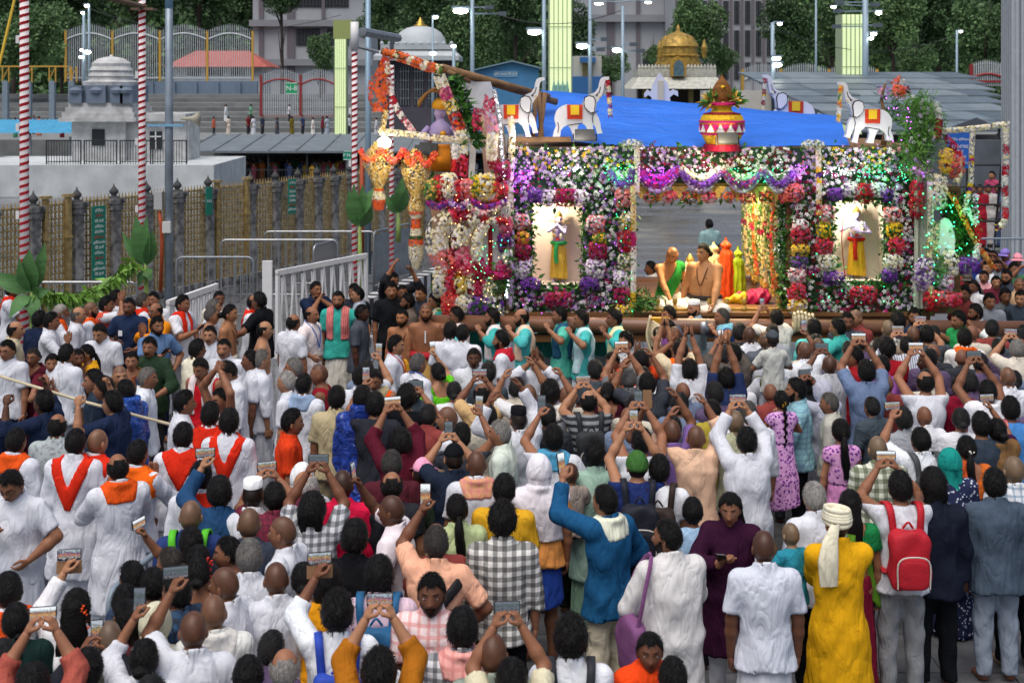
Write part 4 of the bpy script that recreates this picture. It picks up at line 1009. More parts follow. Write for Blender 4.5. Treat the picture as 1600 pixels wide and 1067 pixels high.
def kites(Pc,dirs,length,width,rng,droop=0.0):
 n = len(Pc); dirs = dirs / (np.linalg.norm(dirs,axis=1,keepdims=True) + 1e-9); rv = rng.standard_normal((n,3)); s = np.cross(dirs,rv); s /= np.linalg.norm(s,axis=1,keepdims=True) + 1e-9
 L = (np.broadcast_to(length,(n,)) * rng.uniform(.7,1.25,n))[:,None]; W = (np.broadcast_to(width,(n,)) * rng.uniform(.7,1.25,n))[:,None]
 V = np.stack([Pc,Pc + dirs * L * .45 + s * W,Pc + dirs * L - np.array((0,0,droop)),Pc + dirs * L * .45 - s * W],1).reshape(-1,3)
 return V,np.arange(n * 4).reshape(n,4)
r = np.random.default_rng(5); t = np.linspace(0,1,520); a,b = np.array(P(62,458,19.1)),np.array(P(210,408,22.6))
pc = a + (b - a) * t[:,None] - np.array((0,0,1)) * (.26 * np.sin(np.pi * t))[:,None] + r.normal(0,.025,(520,3))
V,Fq = kites(pc,np.stack([r.normal(0,.5,520),r.normal(-.4,.5,520),r.normal(-.55,.45,520)],1),.22,.035,r,.03)
o = tag(obj('leaf_string',mesh_from('leaf_string',V,Fq,[mango])),'thick string of green mango leaves hung between the banana plants','garland')
MB().tube([tuple(p) for p in pc[::40] * 0 + (a + (b - a) * t[::40,None] - np.array((0,0,1)) * (.26 * np.sin(np.pi * t[::40]))[:,None])],.012,5).build('string',stem_green,o)
# ================================================================== behind the square
gm = GROUND.data; gm.vertices[2].co.y = 61; gm.vertices[3].co.y = 61
concrete = mat('grey_concrete',(.16,.17,.17),.8,noise=.25,nscale=.8,bump=.2,bscale=5)
concrete_l = mat('pale_concrete',(.22,.235,.235),.75,noise=.2,nscale=.6)
tag(MB().add([(-500,61,-1.1),(500,61,-1.1),(500,104,-1.1),(-500,104,-1.1)],[np.array([[0,1,2,3]])]).build('lower_ground',concrete),'lower paved court behind the square','ground',kind='structure')
tag(MB().span((-500,60.6,-1.3),(500,61,.0)).build('retaining_edge',concrete),'low concrete retaining edge','wall',kind='structure')
tag(MB().add([(-500,104,.2),(500,104,.2),(500,900,.2),(-500,900,.2)],[np.array([[0,1,2,3]])]).build('walkway',concrete_l),'raised grey walkway','walkway',kind='structure')
tag(MB().span((-500,103.6,-1.2),(500,104,.19)).build('walkway_edge',concrete),'concrete edge of the raised walkway','wall',kind='structure')
st = empty('terrace_steps',(0,0,0)); st['kind'] = 'structure'
for i in range(8):
 y0 = 119 + i * 3.0; MB().span((PX(-80,y0),y0,.2),(PX(800,y0),y0 + 3.0,.2 + .42 * (i + 1))).build('step',concrete_l if i % 2 else concrete,st)
blue_wall = MB(); D = 143; blue_wall.span((PX(150,D),D,.2),(PX(402,D),D + .6,5.0))
for px in range(170,402,34): blue_wall.box((PX(px,D),D - .1,2.6),(.35,.3,4.7))
tag(blue_wall.build('terrace_wall',mat('wall_bluegrey',lin('6f8093'),.75,noise=.15,nscale=.5)),'blue-grey buttressed wall under the tall wavy fence','wall')
yellow_paint = mat('yellow_paint',lin('c39a45'),.6); red_paint = mat('red_paint',lin('8e3030'),.6); white_bar = mat('pale_bar',lin('b9c0c6'),.5)
def wavy_fence(x0,x1,y0,y1,D,post_px,label,postm,railm,amp=10,step=3.3,edge=True):
 o = empty('wavy_fence',(PX(x0,D),D,PZ(y1,D))); tag(o,label,'fence'); s = D / F
 def top(px):
  for a,b in zip(post_px[:-1],post_px[1:]):
   if a <= px <= b: return (y1 - y0) * s - amp * s * (1 - math.sin(math.pi * (px - a) / (b - a)))
  return (y1 - y0) * s - amp * s
 for a,b in zip(post_px[:-1],post_px[1:]):
  mb = MB(); n = int((b - a) / step); xs = [a + (b - a) * (i + .5) / n for i in range(n)]
  for px in xs: h = top(px); mb.box(((px - x0) * s,0,h / 2),(.075,.05,h)); mb.lathe([(.06,h),(.0,h + .35)],4,((px - x0) * s,0,0))
  mb.build('bar_panel',white_bar,o)
  rl = MB(); pp = [((px - x0) * s,-.05,top(px) - .75) for px in np.linspace(a,b,12)]; rl.tube(pp,.09,5); rl.build('rail',railm,o); MB().box(((a + b) / 2 * s - x0 * s,-.05,.35),((b - a) * s,.1,.16)).build('rail',railm,o)
 for px in post_px: MB().box(((px - x0) * s,-.06,((y1 - y0) * s - amp * s) / 2 + .1),(.24,.2,(y1 - y0) * s - amp * s + .3)).build('post',postm,o)
wavy_fence(103,396,42,127,143.4,[103,176,250,324,395],'tall pale fence with wavy top and yellow posts on the blue-grey wall',yellow_paint,white_bar)
wavy_fence(402,524,112,188,128,[408,470,524],'pale fence with red posts and red wavy rail behind the N-8 sign',red_paint,red_paint,9)
wavy_fence(1160,1320,104,178,112,[1160,1220,1295,1370],'pale wavy fence with yellow posts between the golden shrine and lit column',yellow_paint,white_bar,9)
wavy_fence(1517,1570,100,135,95,[1517,1568],'wavy fence section with red rail above the sheet roof',red_paint,red_paint,6)
o = empty('gantry',(PX(5,120),120,.2)); tag(o,'yellow lattice gantry on grey columns beside the leafy trees','gantry'); s = 120 / F
for px in (9,45,82,112): MB().box(((px - 5) * s,0,2.4),(.50,.5,4.8)).build('column',grey_paint,o)
mb = MB()
for px in (9,45,82,107,115):
 for dx in (-.3,.3): mb.box(((px - 5) * s + dx,0,5.4),(.10,.1,1.5))
 mb.tube([((px - 5) * s - .3,0,4.9),((px - 5) * s + .3,0,6.1)],.05,4)
mb.box((2.6,0,6.15),(7.0,.12,.14)); mb.build('lattice',yellow_paint,o)
o = empty('pavilion',(PX(340,152),152,.2)); tag(o,'low building with a pink hipped roof behind the wavy fence','building'); s = 152 / F
z = lambda py: PZ(py,152) - .2
MB().span((-5.2,0,0),(5.2,6,z(105))).build('wall',white_wash,o)
V = [(-6.2,-1,z(105)),(6.2,-1,z(105)),(6.2,7,z(105)),(-6.2,7,z(105)),(-3.2,2.5,z(79)),(3.2,2.5,z(79))]
MB().add(V,[np.array([[0,1,5,4],[2,3,4,5]]),np.array([[1,2,5],[3,0,4]]),np.array([[3,2,1,0]])]).build('roof',mat('pink_tiles',lin('b5655c'),.8,noise=.15,nscale=1),o)
for i in range(3): MB().box((-2.8 + i * 2.6,-.02,z(112)),(1.6,.1,1.0)).build('window',mat('dark_glass',(.03,.035,.04),.2),o)
tag(MB().span((PX(-80,54),54,0),(PX(334,54),60.5,1.34)).build('plinth_wall',white_wash),'long whitewashed plinth wall under the small shrine','wall')
D = 57.0; sh = empty('small_shrine',(PX(160,D),D,1.34)); tag(sh,'small whitewashed temple shrine with a rounded tower and blue-grey band','shrine')
s = D / F
def sx(px): return (px - 160) * s
def sz(py): return PZ(py,D) - 1.34
shm = mat('shrine_white',(.52,.53,.53),.85,noise=.3,nscale=2.5,bump=.4,bscale=9)
mb = MB(); mb.span((sx(112),0,0),(sx(196),2.6,sz(188))); mb.span((sx(196),.3,0),(sx(292),2.4,sz(188))); mb.build('wall',shm,sh)
mb = MB()
for i,(w,py0,py1) in enumerate(((120,190,184),(112,184,176),(104,176,168),(96,168,161))): mb.span((sx(158 - w / 2),-.55 + i * .1,sz(py0)),(sx(158 + w / 2),3.0 - i * .1,sz(py1)))
mb.span((sx(205),0,sz(190)),(sx(290),2.7,sz(178))); mb.build('eaves',shm,sh)
mb = MB(); mb.span((sx(118),-.1,sz(161)),(sx(207),2.5,sz(134)))
for px in (122,154,186,201):
 mb.box((sx(px),-.2,sz(148)),(.55 if px != 154 else .85,.35,.78)); mb.lathe([(.30,sz(146)),(.34,sz(141)),(.22,sz(137)),(.02,sz(134.5))],10,(sx(px),-.2,0))
mb.build('pilaster_band',blue_stone,sh)
MB().lathe([(1.25,sz(134)),(1.28,sz(128)),(1.0,sz(126)),(.95,sz(121)),(1.02,sz(119)),(.9,sz(112)),(.97,sz(110)),(.86,sz(104)),(.86,sz(99)),(.62,sz(92)),(.3,sz(89)),(.1,sz(88)),(.05,sz(85))],20,(sx(162),1.1,0)).build('tower',shm,sh,smooth=False)
MB().box((sx(154),-.02,sz(215)),(.56,.08,.72)).build('window',MATS['dark_glass'],sh)
w2 = MB().box((sx(241),.28,sz(220)),(.55,.08,.8)).build('window',MATS['dark_glass'],sh)
MB().box((sx(241),.22,sz(220)),(.05,.05,.8)).box((sx(241),.215,sz(214)),(.5,.04,.05)).build('frame',white_paint,w2)
def railing(x0,x1,y0,zb,D,label,m=black_iron,step=4.2,group='black iron railings'):
 s = D / F; L = (x1 - x0) * s; h = PZ(y0,D) - zb; o = empty('railing',(PX(x0,D),D,zb)); tag(o,label,'railing',group)
 mb = MB(); mb.box((L / 2,0,h),(L,.05,.05)); mb.box((L / 2,0,.12),(L,.05,.04)); mb.box((.02,0,h / 2),(.05,.05,h)); mb.box((L - .02,0,h / 2),(.05,.05,h)); mb.build('frame',m,o)
 me = MB().box((0,0,h / 2),(.024,.024,h)).mesh('bar',[m])
 for i in range(1,int((x1 - x0) / step)): obj('bar',me,o,loc=(i * step * s,0,0))
for a,b,t in ((72,127,'black railing on the plinth left of the shrine'),(131,183,'black railing panel below the shrine window'),(187,236,'black railing panel beside the shrine corner'),(238,292,'black railing panel at the end of the plinth')): railing(a,b,220,1.34,54.4,t)
o = empty('canopy',(PX(-30,64),64,-1.1)); tag(o,'light blue corrugated canopy over the queue beside the shrine','canopy'); s = 64 / F
mb = MB(); n = 44; W = 145 * s
pr = [(i * W / n,PZ(188,66) + 1.1 + .05 * (i % 2)) for i in range(n + 1)]
V = [];
for x,zz in pr: V += [(x,2.2,zz),(x,0,PZ(209,64) + 1.1 + (zz - pr[0][1]))]
mb.add(V,[np.array([[2*i,2*i+1,2*i+3,2*i+2] for i in range(n)])]); mb.build('roof',mat('blue_sheet',lin('4f9fc6'),.45,noise=.12,nscale=2),o)
for x in (.3,W * .5,W - .3): MB().box((x,.4,1.6),(.1,.1,3.2)).build('post',steel_dull,o)
o = empty('loudspeaker',(PX(303,56),56,1.34)); tag(o,'beige horn loudspeaker on a bracket beside the shrine','loudspeaker'); z = PZ(186,56) - 1.34
MB().tube([(-.55,0,z),(-.25,0,z),(0,0,z),(.22,0,z)],[.06,.08,.16,.34],14).build('horn',mat('horn_beige',lin('a8a592'),.6),o,smooth=True); MB().box((-.3,0,z / 2),(.06,.06,z)).build('stand',steel_dull,o)
o = empty('queue_gallery',(PX(290,70),70,-1.1)); tag(o,'long low queue gallery with a grey sheet roof and dark railing','gallery'); s = 70 / F; W = 560 * s
zf = PZ(236,70) + 1.1; zb_ = PZ(210,77) + 1.1
mb = MB(); mb.add([(0,0,zf),(W,0,zf),(W,7,zb_),(0,7,zb_),(0,0,zf - .12),(W,0,zf - .12),(W,7,zb_ - .12),(0,7,zb_ - .12)],[np.array([[0,1,2,3],[7,6,5,4],[4,5,1,0],[3,2,6,7]])])
for i in range(14): mb.box((i * W / 13,3.5,(zf + zb_) / 2 + .03),(.08,7.0,.05),rx=math.atan2(zb_ - zf,7))
mb.build('roof',mat('roof_sheet',lin('737b80'),.55,noise=.2,nscale=1.5),o)
for i in range(10): MB().box((.2 + i * (W - .4) / 9,.3,zf / 2),(.09,.09,zf)).build('post',black_iron,o)
mb = MB(); mb.box((W / 2,0,1.15),(W,.05,.06)); mb.box((W / 2,0,.6),(W,.04,.04))
for i in range(int(W / .16)): mb.box((i * .16,0,.57),(.022,.022,1.14))
mb.build('railing',black_iron,o)
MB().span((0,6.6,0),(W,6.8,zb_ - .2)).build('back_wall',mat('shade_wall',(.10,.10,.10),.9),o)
r = np.random.default_rng(11); mb = MB()
crowd_m = [mat('far_cloth_%d' % i,lin(c),.9) for i,c in enumerate(('c8ccd2','a83a30','3e6a4a','b5622e','3c4c72','8e8f94','c9a23c','6a2a3a','2a2c30'))] + [mat('far_skin',lin('7d5640'),.7),mat('far_hair',(.012,.010,.009),.6)]
def far_fig(mb,x,y,zb,h,c):
 k = h / 1.65; mb.lathe([(.13*k,0),(.17*k,.5*k),(.15*k,.95*k),(.2*k,1.25*k),(.17*k,1.36*k),(.06*k,1.42*k)],7,(x,y,zb),c,sy=.7); mb.lathe([(.05*k,1.4*k),(.075*k,1.47*k),(.07*k,1.54*k)],7,(x,y,zb),9); mb.lathe([(.078*k,1.53*k),(.08*k,1.58*k),(.03*k,1.65*k)],7,(x,y + .01,zb),10)
for i in range(150): far_fig(mb,PX(292,70) + r.uniform(.3,W - .3),70.5 + r.uniform(0,4.5),-1.1,r.uniform(1.5,1.72),int(r.integers(0,9)))
tag(mb.build('queue_crowd',crowd_m,smooth=True),'packed queue of people behind the dark gallery railing','crowd',kind='stuff')
mb = MB()
for i in range(46): far_fig(mb,PX(-30,65) + r.uniform(0,9.5),64.5 + r.uniform(0,3),-1.1,r.uniform(1.5,1.72),int(r.integers(0,9)))
tag(mb.build('canopy_crowd',crowd_m,smooth=True),'people packed under the blue canopy','crowd',kind='stuff')
def sign(px,py,wpx,hpx,D,zb,label,txt,tsize,m=None):
 s = D / F; z = PZ(py,D) - zb; o = empty('sign',(PX(px,D),D,zb)); tag(o,label,'sign'); w,h = wpx * s,hpx * s
 MB().box((0,0,z),(w,.08,h)).build('panel',m or board_green,o); MB().box((0,.08,z / 2),(.12,.08,z)).build('post',steel_dull,o)
 mb = MB(); t = .02 * D / 40
 for x,zz,ww,hh in ((0,z + h / 2 - t,w,t),(0,z - h / 2 + t,w,t),(-w / 2 + t,z,t,h - 2 * t),(w / 2 - t,z,t,h - 2 * t)): mb.box((x,-.046,zz),(ww - t,.012,hh))
 mb.build('border',txt_white,o); text_part(txt,tsize * s,o,(0,-.05,z),txt_white,ext=.01); return o
sign(455.5,138.5,18,18.5,116,.2,'square green sign reading N-8 in front of the red fence','N-8',11,mat('sign_green',lin('1fa06a'),.5))
sign(543,243,13,15,69.5,-1.1,'small green sign reading PN on the queue gallery','P N-',7,mat('sign_teal',lin('1d8f74'),.5))
D = 84; dp = empty('domed_pavilion',(PX(648,D),D,-1.1)); tag(dp,'white domed pavilion with a golden finial and dark grilled openings','pavilion'); s = D / F
z = lambda py: PZ(py,D) + 1.1
wd = mat('dome_white',lin('b4bcc0'),.7,noise=.12,nscale=1)
MB().lathe([(42*s,z(71)),(41*s,z(66)),(39*s,z(58)),(33*s,z(49)),(22*s,z(42)),(8*s,z(39)),(1*s,z(38.5))],28,(5*s,2.2,0)).build('dome',wd,dp,smooth=True)
MB().lathe([(11*s,z(41)),(12*s,z(38)),(6*s,z(36)),(7*s,z(33)),(4*s,z(31)),(2*s,z(27)),(.3*s,z(24))],14,(5*s,2.2,0)).build('finial',mat('gilded',(.55,.36,.07),.35,.7,noise=.3,nscale=3),dp,smooth=True)
mb = MB(); mb.span((-52*s,-.6,z(78)),(60*s,5.2,z(70.5))); mb.span((-62*s,-1.0,z(95)),(70*s,5.6,z(88)))
mb.add([(-52*s,-.4,z(78)),(60*s,-.4,z(78)),(70*s,-1.0,z(88)),(-62*s,-1.0,z(88)),(-52*s,5.2,z(78)),(60*s,5.2,z(78)),(70*s,5.6,z(88)),(-62*s,5.6,z(88))],[np.array([[3,2,1,0],[4,5,6,7],[7,3,0,4],[2,6,5,1]])])
for i in range(10): mb.lathe([(.12,z(71)),(.14,z(68)),(.02,z(65))],6,(-50*s + i * 12*s,-.5,0))
mb.build('parapet',wd,dp)
mb = MB(); mb.span((-52*s,.2,0),(58*s,4.6,z(95))); mb.build('wall',mat('pavilion_dark',lin('55525c'),.8,noise=.2,nscale=.8),dp)
for i,px in enumerate((-38,-16,6,28,46)):
 w = MB().box((px*s,.18,z(135)),(16*s,.06,60*s)).build('opening',MATS['dark_glass'],dp); mb = MB()
 for k in range(4): mb.box((px*s - 6*s + k*4*s,.12,z(135)),(.04,.04,60*s))
 for k in range(4): mb.box((px*s,.115,z(112 + k * 14)),(16*s,.03,.05))
 mb.build('grille',steel_dull,w)
def lit_column(px,w,y0,D,label,top=False):
 s = D / F; o = empty('lit_column',(PX(px,D),D,-1.1 if D < 104 else .2)); tag(o,label,'column'); zb = o.location.z
 h = PZ(y0,D) - zb; ww = w * s
 lm = mat('lit_panel',lin('dfeec0'),.4,emit=.42,ecol=lin('e2f2b4')); fm = mat('column_frame',lin('aebf9a'),.5)
 MB().box((0,0,h / 2),(ww,ww,h)).build('lit_panel',lm,o)
 mb = MB()
 for k in range(6):
  x = -ww / 2 + ww * (k + .0) / 5; mb.box((x,-ww / 2 - .03,h / 2),(ww * .045,.08,h))
 for sx_ in (-1,1): mb.box((sx_ * (ww / 2 + .02),0,h / 2),(.06,ww * 1.06,h))
 zz = 1.2
 while zz < h: mb.box((0,-ww / 2 - .035,zz),(ww * 1.04,.05,.06)); zz += 2.9
 mb.box((0,0,.4),(ww * 1.25,ww * 1.25,.8)); mb.build('frame',fm,o)
 if top:
  MB().box((.2 * ww,.1,h + ww * .9),(ww * 1.7,ww * 1.3,ww * 1.7)).build('capital',mat('capital_olive',lin('8f9a5e'),.6,emit=.05,ecol=lin('c7d28a')),o)
 else:
  m2 = MB()
  for k in range(7): m2.lathe([(.0,h * .30),(ww * .16,h * .34),(ww * .1,h * .40),(ww * .02,h * .46)],8,((k - 3) * ww * .10,-ww / 2 - .08,(k % 2) * -.3))
  m2.build('ornament',mat('ornament_blue',lin('7fb0a8'),.5),o)
lit_column(533,17,62,96,'slim yellow-lit column with a boxy capital beside the red fence',True)
lit_column(875,34,-30,92,'tall pale green lit column behind the blue tarpaulin')
lit_column(1328,34,24,88,'pale lit column with floodlight bars beside the sheet roof')
D = 82; gs = empty('golden_shrine',(PX(1060,D),D,-1.1)); tag(gs,'gateway shrine with a golden stepped dome and white carved parapet','shrine'); s = D / F; z = lambda py: PZ(py,D) + 1.1
gild = mat('gilded_plaster',(.42,.27,.06),.5,.3,noise=.5,nscale=4,bump=.8,bscale=9); par = mat('carved_white',lin('b9bab0'),.8,noise=.3,nscale=5,bump=.6,bscale=12)
MB().lathe([(38*s,z(104)),(38*s,z(98)),(35*s,z(97)),(34*s,z(88)),(37*s,z(86)),(32*s,z(84)),(31*s,z(73)),(34*s,z(71)),(30*s,z(64)),(24*s,z(55)),(12*s,z(50)),(4*s,z(47)),(3*s,z(41)),(.4*s,z(35))],16,(9*s,3,0)).build('dome',gild,gs)
for dx in (-26,44): MB().lathe([(3*s,z(90)),(5*s,z(74)),(2*s,z(66)),(0,z(60))],8,(dx*s,1.0,0)).build('corner_finial',gild,gs)
MB().prism([(-9*s,z(120)),(13*s,z(120)),(14*s,z(104)),(10*s,z(93)),(2*s,z(88)),(-6*s,z(93)),(-10*s,z(104))],.5,1.4).build('niche',mat('niche_gold',lin('b08a35'),.6,noise=.3),gs)
MB().prism([(-6*s,z(119)),(10*s,z(119)),(10*s,z(104)),(7*s,z(96)),(2*s,z(94)),(-3*s,z(96)),(-6*s,z(104))],.42,.5).build('niche_panel',mat('niche_blue',lin('53707e'),.6,noise=.6,nscale=7),gs)
mb = MB(); mb.span((-60*s,1.2,z(121)),(64*s,5,z(108)))
for i in range(24): mb.lathe([(2.3*s,z(108)),(2.8*s,z(105)),(.4*s,z(100))],6,(-58*s + i*5.2*s,1.3,0))
mb.add([(-60*s,1,z(121)),(64*s,1,z(121)),(72*s,-.6,z(139)),(-76*s,-.6,z(139)),(-60*s,5,z(121)),(64*s,5,z(121)),(72*s,6,z(139)),(-76*s,6,z(139))],[np.array([[3,2,1,0],[4,5,6,7],[7,3,0,4],[2,6,5,1],[7,6,2,3]])]); mb.build('parapet',par,gs)
for dx in (-50,-18,22,56): MB().box((dx*s,.8,z(139) / 2),(7*s,.5,z(139))).build('pillar',mat('shrine_pillar',lin('8a7f4e'),.7),gs)
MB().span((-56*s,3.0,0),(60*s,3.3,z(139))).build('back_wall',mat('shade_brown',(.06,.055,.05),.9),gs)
tag(MB().span((PX(1096,80),79,-1.1),(PX(1200,80),80.5,PZ(142,80))).build('boundary_wall',cream),'cream boundary wall beside the golden shrine','wall')
o = empty('blue_shed',(PX(800,98),98,-1.1)); tag(o,'blue metal shed with a sloping roof behind the tarpaulin','shed'); s = 98 / F; z = lambda py: PZ(py,98) + 1.1
MB().prism([(-58*s,0),(42*s,0),(42*s,z(107)),(0,z(98)),(-58*s,z(112))],0,4).build('wall',mat('blue_wall',lin('4c86b8'),.6,noise=.12,nscale=2),o)
MB().prism([(-64*s,z(112)),(0,z(97)),(46*s,z(108)),(46*s,z(106)),(0,z(95)),(-64*s,z(110))],-.4,4.4).build('roof',mat('shed_roof',lin('7d99ac'),.5),o)
bd = MB().box((-10*s,-.03,z(116)),(38*s,.04,10*s)).build('name_board',mat('board_pale',lin('6f9cc4'),.6),o); text_part(TEL[1] + ' ' + TEL[2],5*s,o,(-10*s,-.06,z(116)),txt_white,ext=.006)
o = empty('booth',(PX(918,96),96,-1.1)); tag(o,'white booth with a blue awning behind the lamp posts','booth'); s = 96 / F; z = lambda py: PZ(py,96) + 1.1
MB().span((-22*s,0,0),(22*s,4,z(88))).build('wall',cream,o); MB().span((-12*s,-.7,z(98)),(12*s,-.02,z(90))).build('awning',mat('awning_blue',lin('3a6fb0'),.6),o)
MB().box((0,-.03,z(110)),(16*s,.05,20*s)).build('window',mat('booth_window',lin('8a7a55'),.5),o); MB().span((-24*s,-.4,0),(24*s,-.02,z(120))).build('counter',MATS['awning_blue'],o)
rs = empty('sheet_roof',(PX(1350,58),58,-1.1)); tag(rs,'wide sloping shed roof of grey overlapping sheets','roof'); sheet_m = [mat('sheet_%d' % i,lin(c),.5,.15,noise=.2,nscale=1.2) for i,c in enumerate(('77848c','6a767e','828d94','5f6b73'))]
r = np.random.default_rng(3); nr_ = 8; o0 = np.array(rs.location)
for j in range(nr_):
 t0,t1 = j / nr_,(j + 1) / nr_;
 da,db = 58 + 30 * t0,58 + 30 * t1 + 1.6; sl = (PZ(116,88) - PZ(206,58)) / 30; za,zb2 = PZ(206,58) + sl * (da - 58),PZ(206,58) + sl * (db - 58)
 xl = [1345,1352][0] - 6 * j * 0; xr = 1582 - 10 * j
 n = 6
 for i in range(n):
  xa = PX(1345,58) + (PX(xr,(da + db) / 2) - PX(1345,58)) * i / n; xb = PX(1345,58) + (PX(xr,(da + db) / 2) - PX(1345,58)) * (i + 1) / n - .03
  dz = .07 + r.uniform(0,.03)
  V = np.array([(xa,da,za + dz),(xb,da,za + dz + r.uniform(-.03,.03)),(xb,db,zb2),(xa,db,zb2)]) - o0; V2 = V - (0,0,.09)
  MB().add(np.concatenate([V,V2]),[np.array([[0,1,2,3],[7,6,5,4],[4,5,1,0],[1,5,6,2],[0,3,7,4]])]).build('roof_sheet',sheet_m[int(r.integers(0,4))],rs)
for px in (1360,1430,1500,1560): MB().box((PX(px,60) - o0[0],2,(PZ(206,58)) / 2 + .5),(.15,.15,PZ(206,58) + .9)).build('post',steel_dull,rs)
MB().span((PX(1345,70) - o0[0],14,0),(PX(1580,70) - o0[0],14.2,3.0)).build('back_wall',MATS['shade_wall'],rs)
D = 30.5; rc = empty('ribbed_column',(PX(1599,D),D,0)); tag(rc,'huge white ribbed sheet-metal column at the side of the square','column')
mb = MB(); mb.box((0,0,4),(.66,.66,8.0));
for i in range(6): mb.box((-.30 + i * .12,-.36,4),(.055,.09,8.0)); mb.box((-.36,-.30 + i * .12,4),(.09,.055,8.0))
mb.build('ribbed_cladding',mat('ribbed_white',lin('bcc3ca'),.45,.2,noise=.08),rc)
o = empty('scaffold',(PX(1545,31.5),31.5,0)); tag(o,'dark scaffold bars around the viewing stand beside the ribbed column','scaffold')
for py in (155,196,217,258,292,320,346): MB().tube([(PX(1470 if py > 250 else 1560,31.5) - PX(1545,31.5),0,PZ(py,31.5)),(1.9,0,PZ(py,31.5))],.028,6).build('bar',black_iron,o)
for px in (1476,1512,1550,1572): MB().tube([(PX(px,31.5) - PX(1545,31.5),.05,0),(PX(px,31.5) - PX(1545,31.5) + (.4 if px == 1550 else 0),.05,PZ(150 if px > 1540 else 262,31.5))],.03,6).build('upright',black_iron,o)
tag(MB().span((PX(1462,33),32.6,0),(PX(1650,33),37,.55)).build('viewing_stand',concrete),'low concrete viewing stand beside the ribbed column','platform')
MBx = MB(); MBx.span((PX(1440,38),38,0),(PX(1680,38),38.3,3.1)); tag(MBx.build('stand_wall',mat('stand_grey',lin('5b626a'),.8,noise=.3,nscale=1.5)),'grey wall behind the viewing stand','wall')
D = 29.0; bs = empty('sign',(PX(1499,D),D,0)); tag(bs,'blue board with white lettering reading CENTRE behind the garland frame','sign'); s = D / F; z = lambda py: PZ(py,D)
MB().box((0,0,z(235)),(36*s,.04,56*s)).build('panel',mat('board_blue',lin('2a62b8'),.5),bs); MB().tube([(0,.05,0),(0,.05,z(240))],.03,8).build('post',steel_dull,bs)
for t,py,sz_ in ((TEL[0] + ' ' + TEL[1],218,5),('CENTRE',229.5,7),('\u0915\u0947\u0902\u0926\u094d\u0930',237,6),('\u0bae\u0bc8\u0baf\u0bae\u0bcd',245,5),('\u0c15\u0c47\u0c02\u0c26\u0c4d\u0c30\u0c02',254,8)): text_part(t,sz_ * s,bs,(.01,-.024,z(py)),txt_white)
o = empty('canopy_tent',(PX(1524,40),40,0)); tag(o,'small black peaked canopy beyond the garland frame','tent'); s = 40 / F; z = lambda py: PZ(py,40)
MB().add([(-20*s,-1,z(200)),(22*s,-1,z(200)),(22*s,1,z(200)),(-20*s,1,z(200)),(2*s,0,z(184))],[np.array([[0,1,4],[1,2,4],[2,3,4],[3,0,4]])]).build('roof',black_iron,o)
for x in (-18,20): MB().box((x*s,-.9,z(200) / 2),(.06,.06,z(200))).build('post',black_iron,o)
# ---- lamp posts with lit heads
lampm = mat('lamp_glow',(1,1,.92),.3,emit=8.0,ecol=(1,.97,.84)); pole_m = mat('lamp_pole_paint',lin('8ea3b2'),.5,.2)
def lamp_post(px,D,ytop,heads,label,r=.09,zb=None,floods=()):
 zb = (-1.1 if D < 104 and D > 61 else .2 if D >= 104 else 0) if zb is None else zb; s = D / F
 o = empty('lamp_post',(PX(px,D),D,zb)); tag(o,label,'lamp post','lamp posts behind the square'); z = lambda py: PZ(py,D) - zb
 MB().tube([(0,0,0),(0,0,z(ytop))],[r * 1.25,r],10).build('pole',pole_m,o,smooth=True)
 for hx,hy,hw,hh in heads:
  x = (hx - px) * s
  MB().tube([(0,0,z(hy) + .1),(x * .6,-.1,z(hy) + .15),(x,-.25,z(hy) + hh * s * .6)],.035,6).build('arm',pole_m,o)
  hd = MB().box((x,-.25,z(hy) + hh * s * .55),(hw * s * 1.15,.5,hh * s * .35)).build('lamp_head',pole_m,o)
  MB().lathe([(.01,-hh * s * .5),(hw * s * .40,-hh * s * .3),(hw * s * .5,0),(hw * s * .4,hh * s * .3),(.01,hh * s * .36)],12,(x,-.28,z(hy)),sy=.6).build('lit_lens',lampm,hd,smooth=True)
 for fx,fy in floods:
  MB().box(((fx - px) * s,-.2,z(fy)),(13 * s,.3,6 * s)).build('flood_lamp',mat('flood_grey',lin('59636b'),.5),o); MB().box(((fx - px) * s / 2,-.05,z(fy)),(abs(fx - px) * s,.06,.08)).build('cross_arm',pole_m,o)
lamp_post(139,110,8,[(137.5,10,8,5)],'slim lamp post with one lit head behind the shrine',.11)
lamp_post(131,104.5,20,[(131,21,6,4),(130,79,7,4),(139,82,10,7),(129,90,8,4)],'lamp post with several lit heads left of the wavy fence',.12)
lamp_post(738,78,-20,[(720,18,24,10)],'blue-grey lamp post with a wide flood lamp over the dome',.12,floods=((765,12),(785,22)))
lamp_post(676,80,24,[(681,28,8,5),(677,84,11,6)],'thin lamp post standing before the white dome',.06)
lamp_post(709,76,72,[(709,73,8,5)],'short lamp post with a lit head right of the domed pavilion',.09)
lamp_post(850,74,-20,[(835,51,22,10)],'lamp post with a broad lit head left of the tall lit column',.11)
lamp_post(922,76,-20,[(909,73,18,9)],'lamp post with a broad lit head right of the tall lit column',.11,floods=((945,62),(955,75),(938,78)))
lamp_post(973,72,10,[(935,7,14,4),(1012,5,11,4),(963,79,14,8)],'double-armed street lamp in front of the pale building',.09,floods=((990,70),(1000,80)))
lamp_post(1207,84,36,[(1217,38,8,5),(1212,92,14,7),(1213,102,15,8)],'lamp post with stacked lit heads beside the golden shrine',.12)
lamp_post(1275,90,-20,[],'bare thin steel mast between the shrine and the lit column',.07)
lamp_post(1352,86,-20,[(1371,21,10,7),(1363,54,10,6),(1359,61,8,5),(1301,12,9,4)],'thick steel mast with flood lamps beside the pale lit column',.2,floods=((1310,4),(1366,8),(1308,18),(1370,40),(1306,42)))
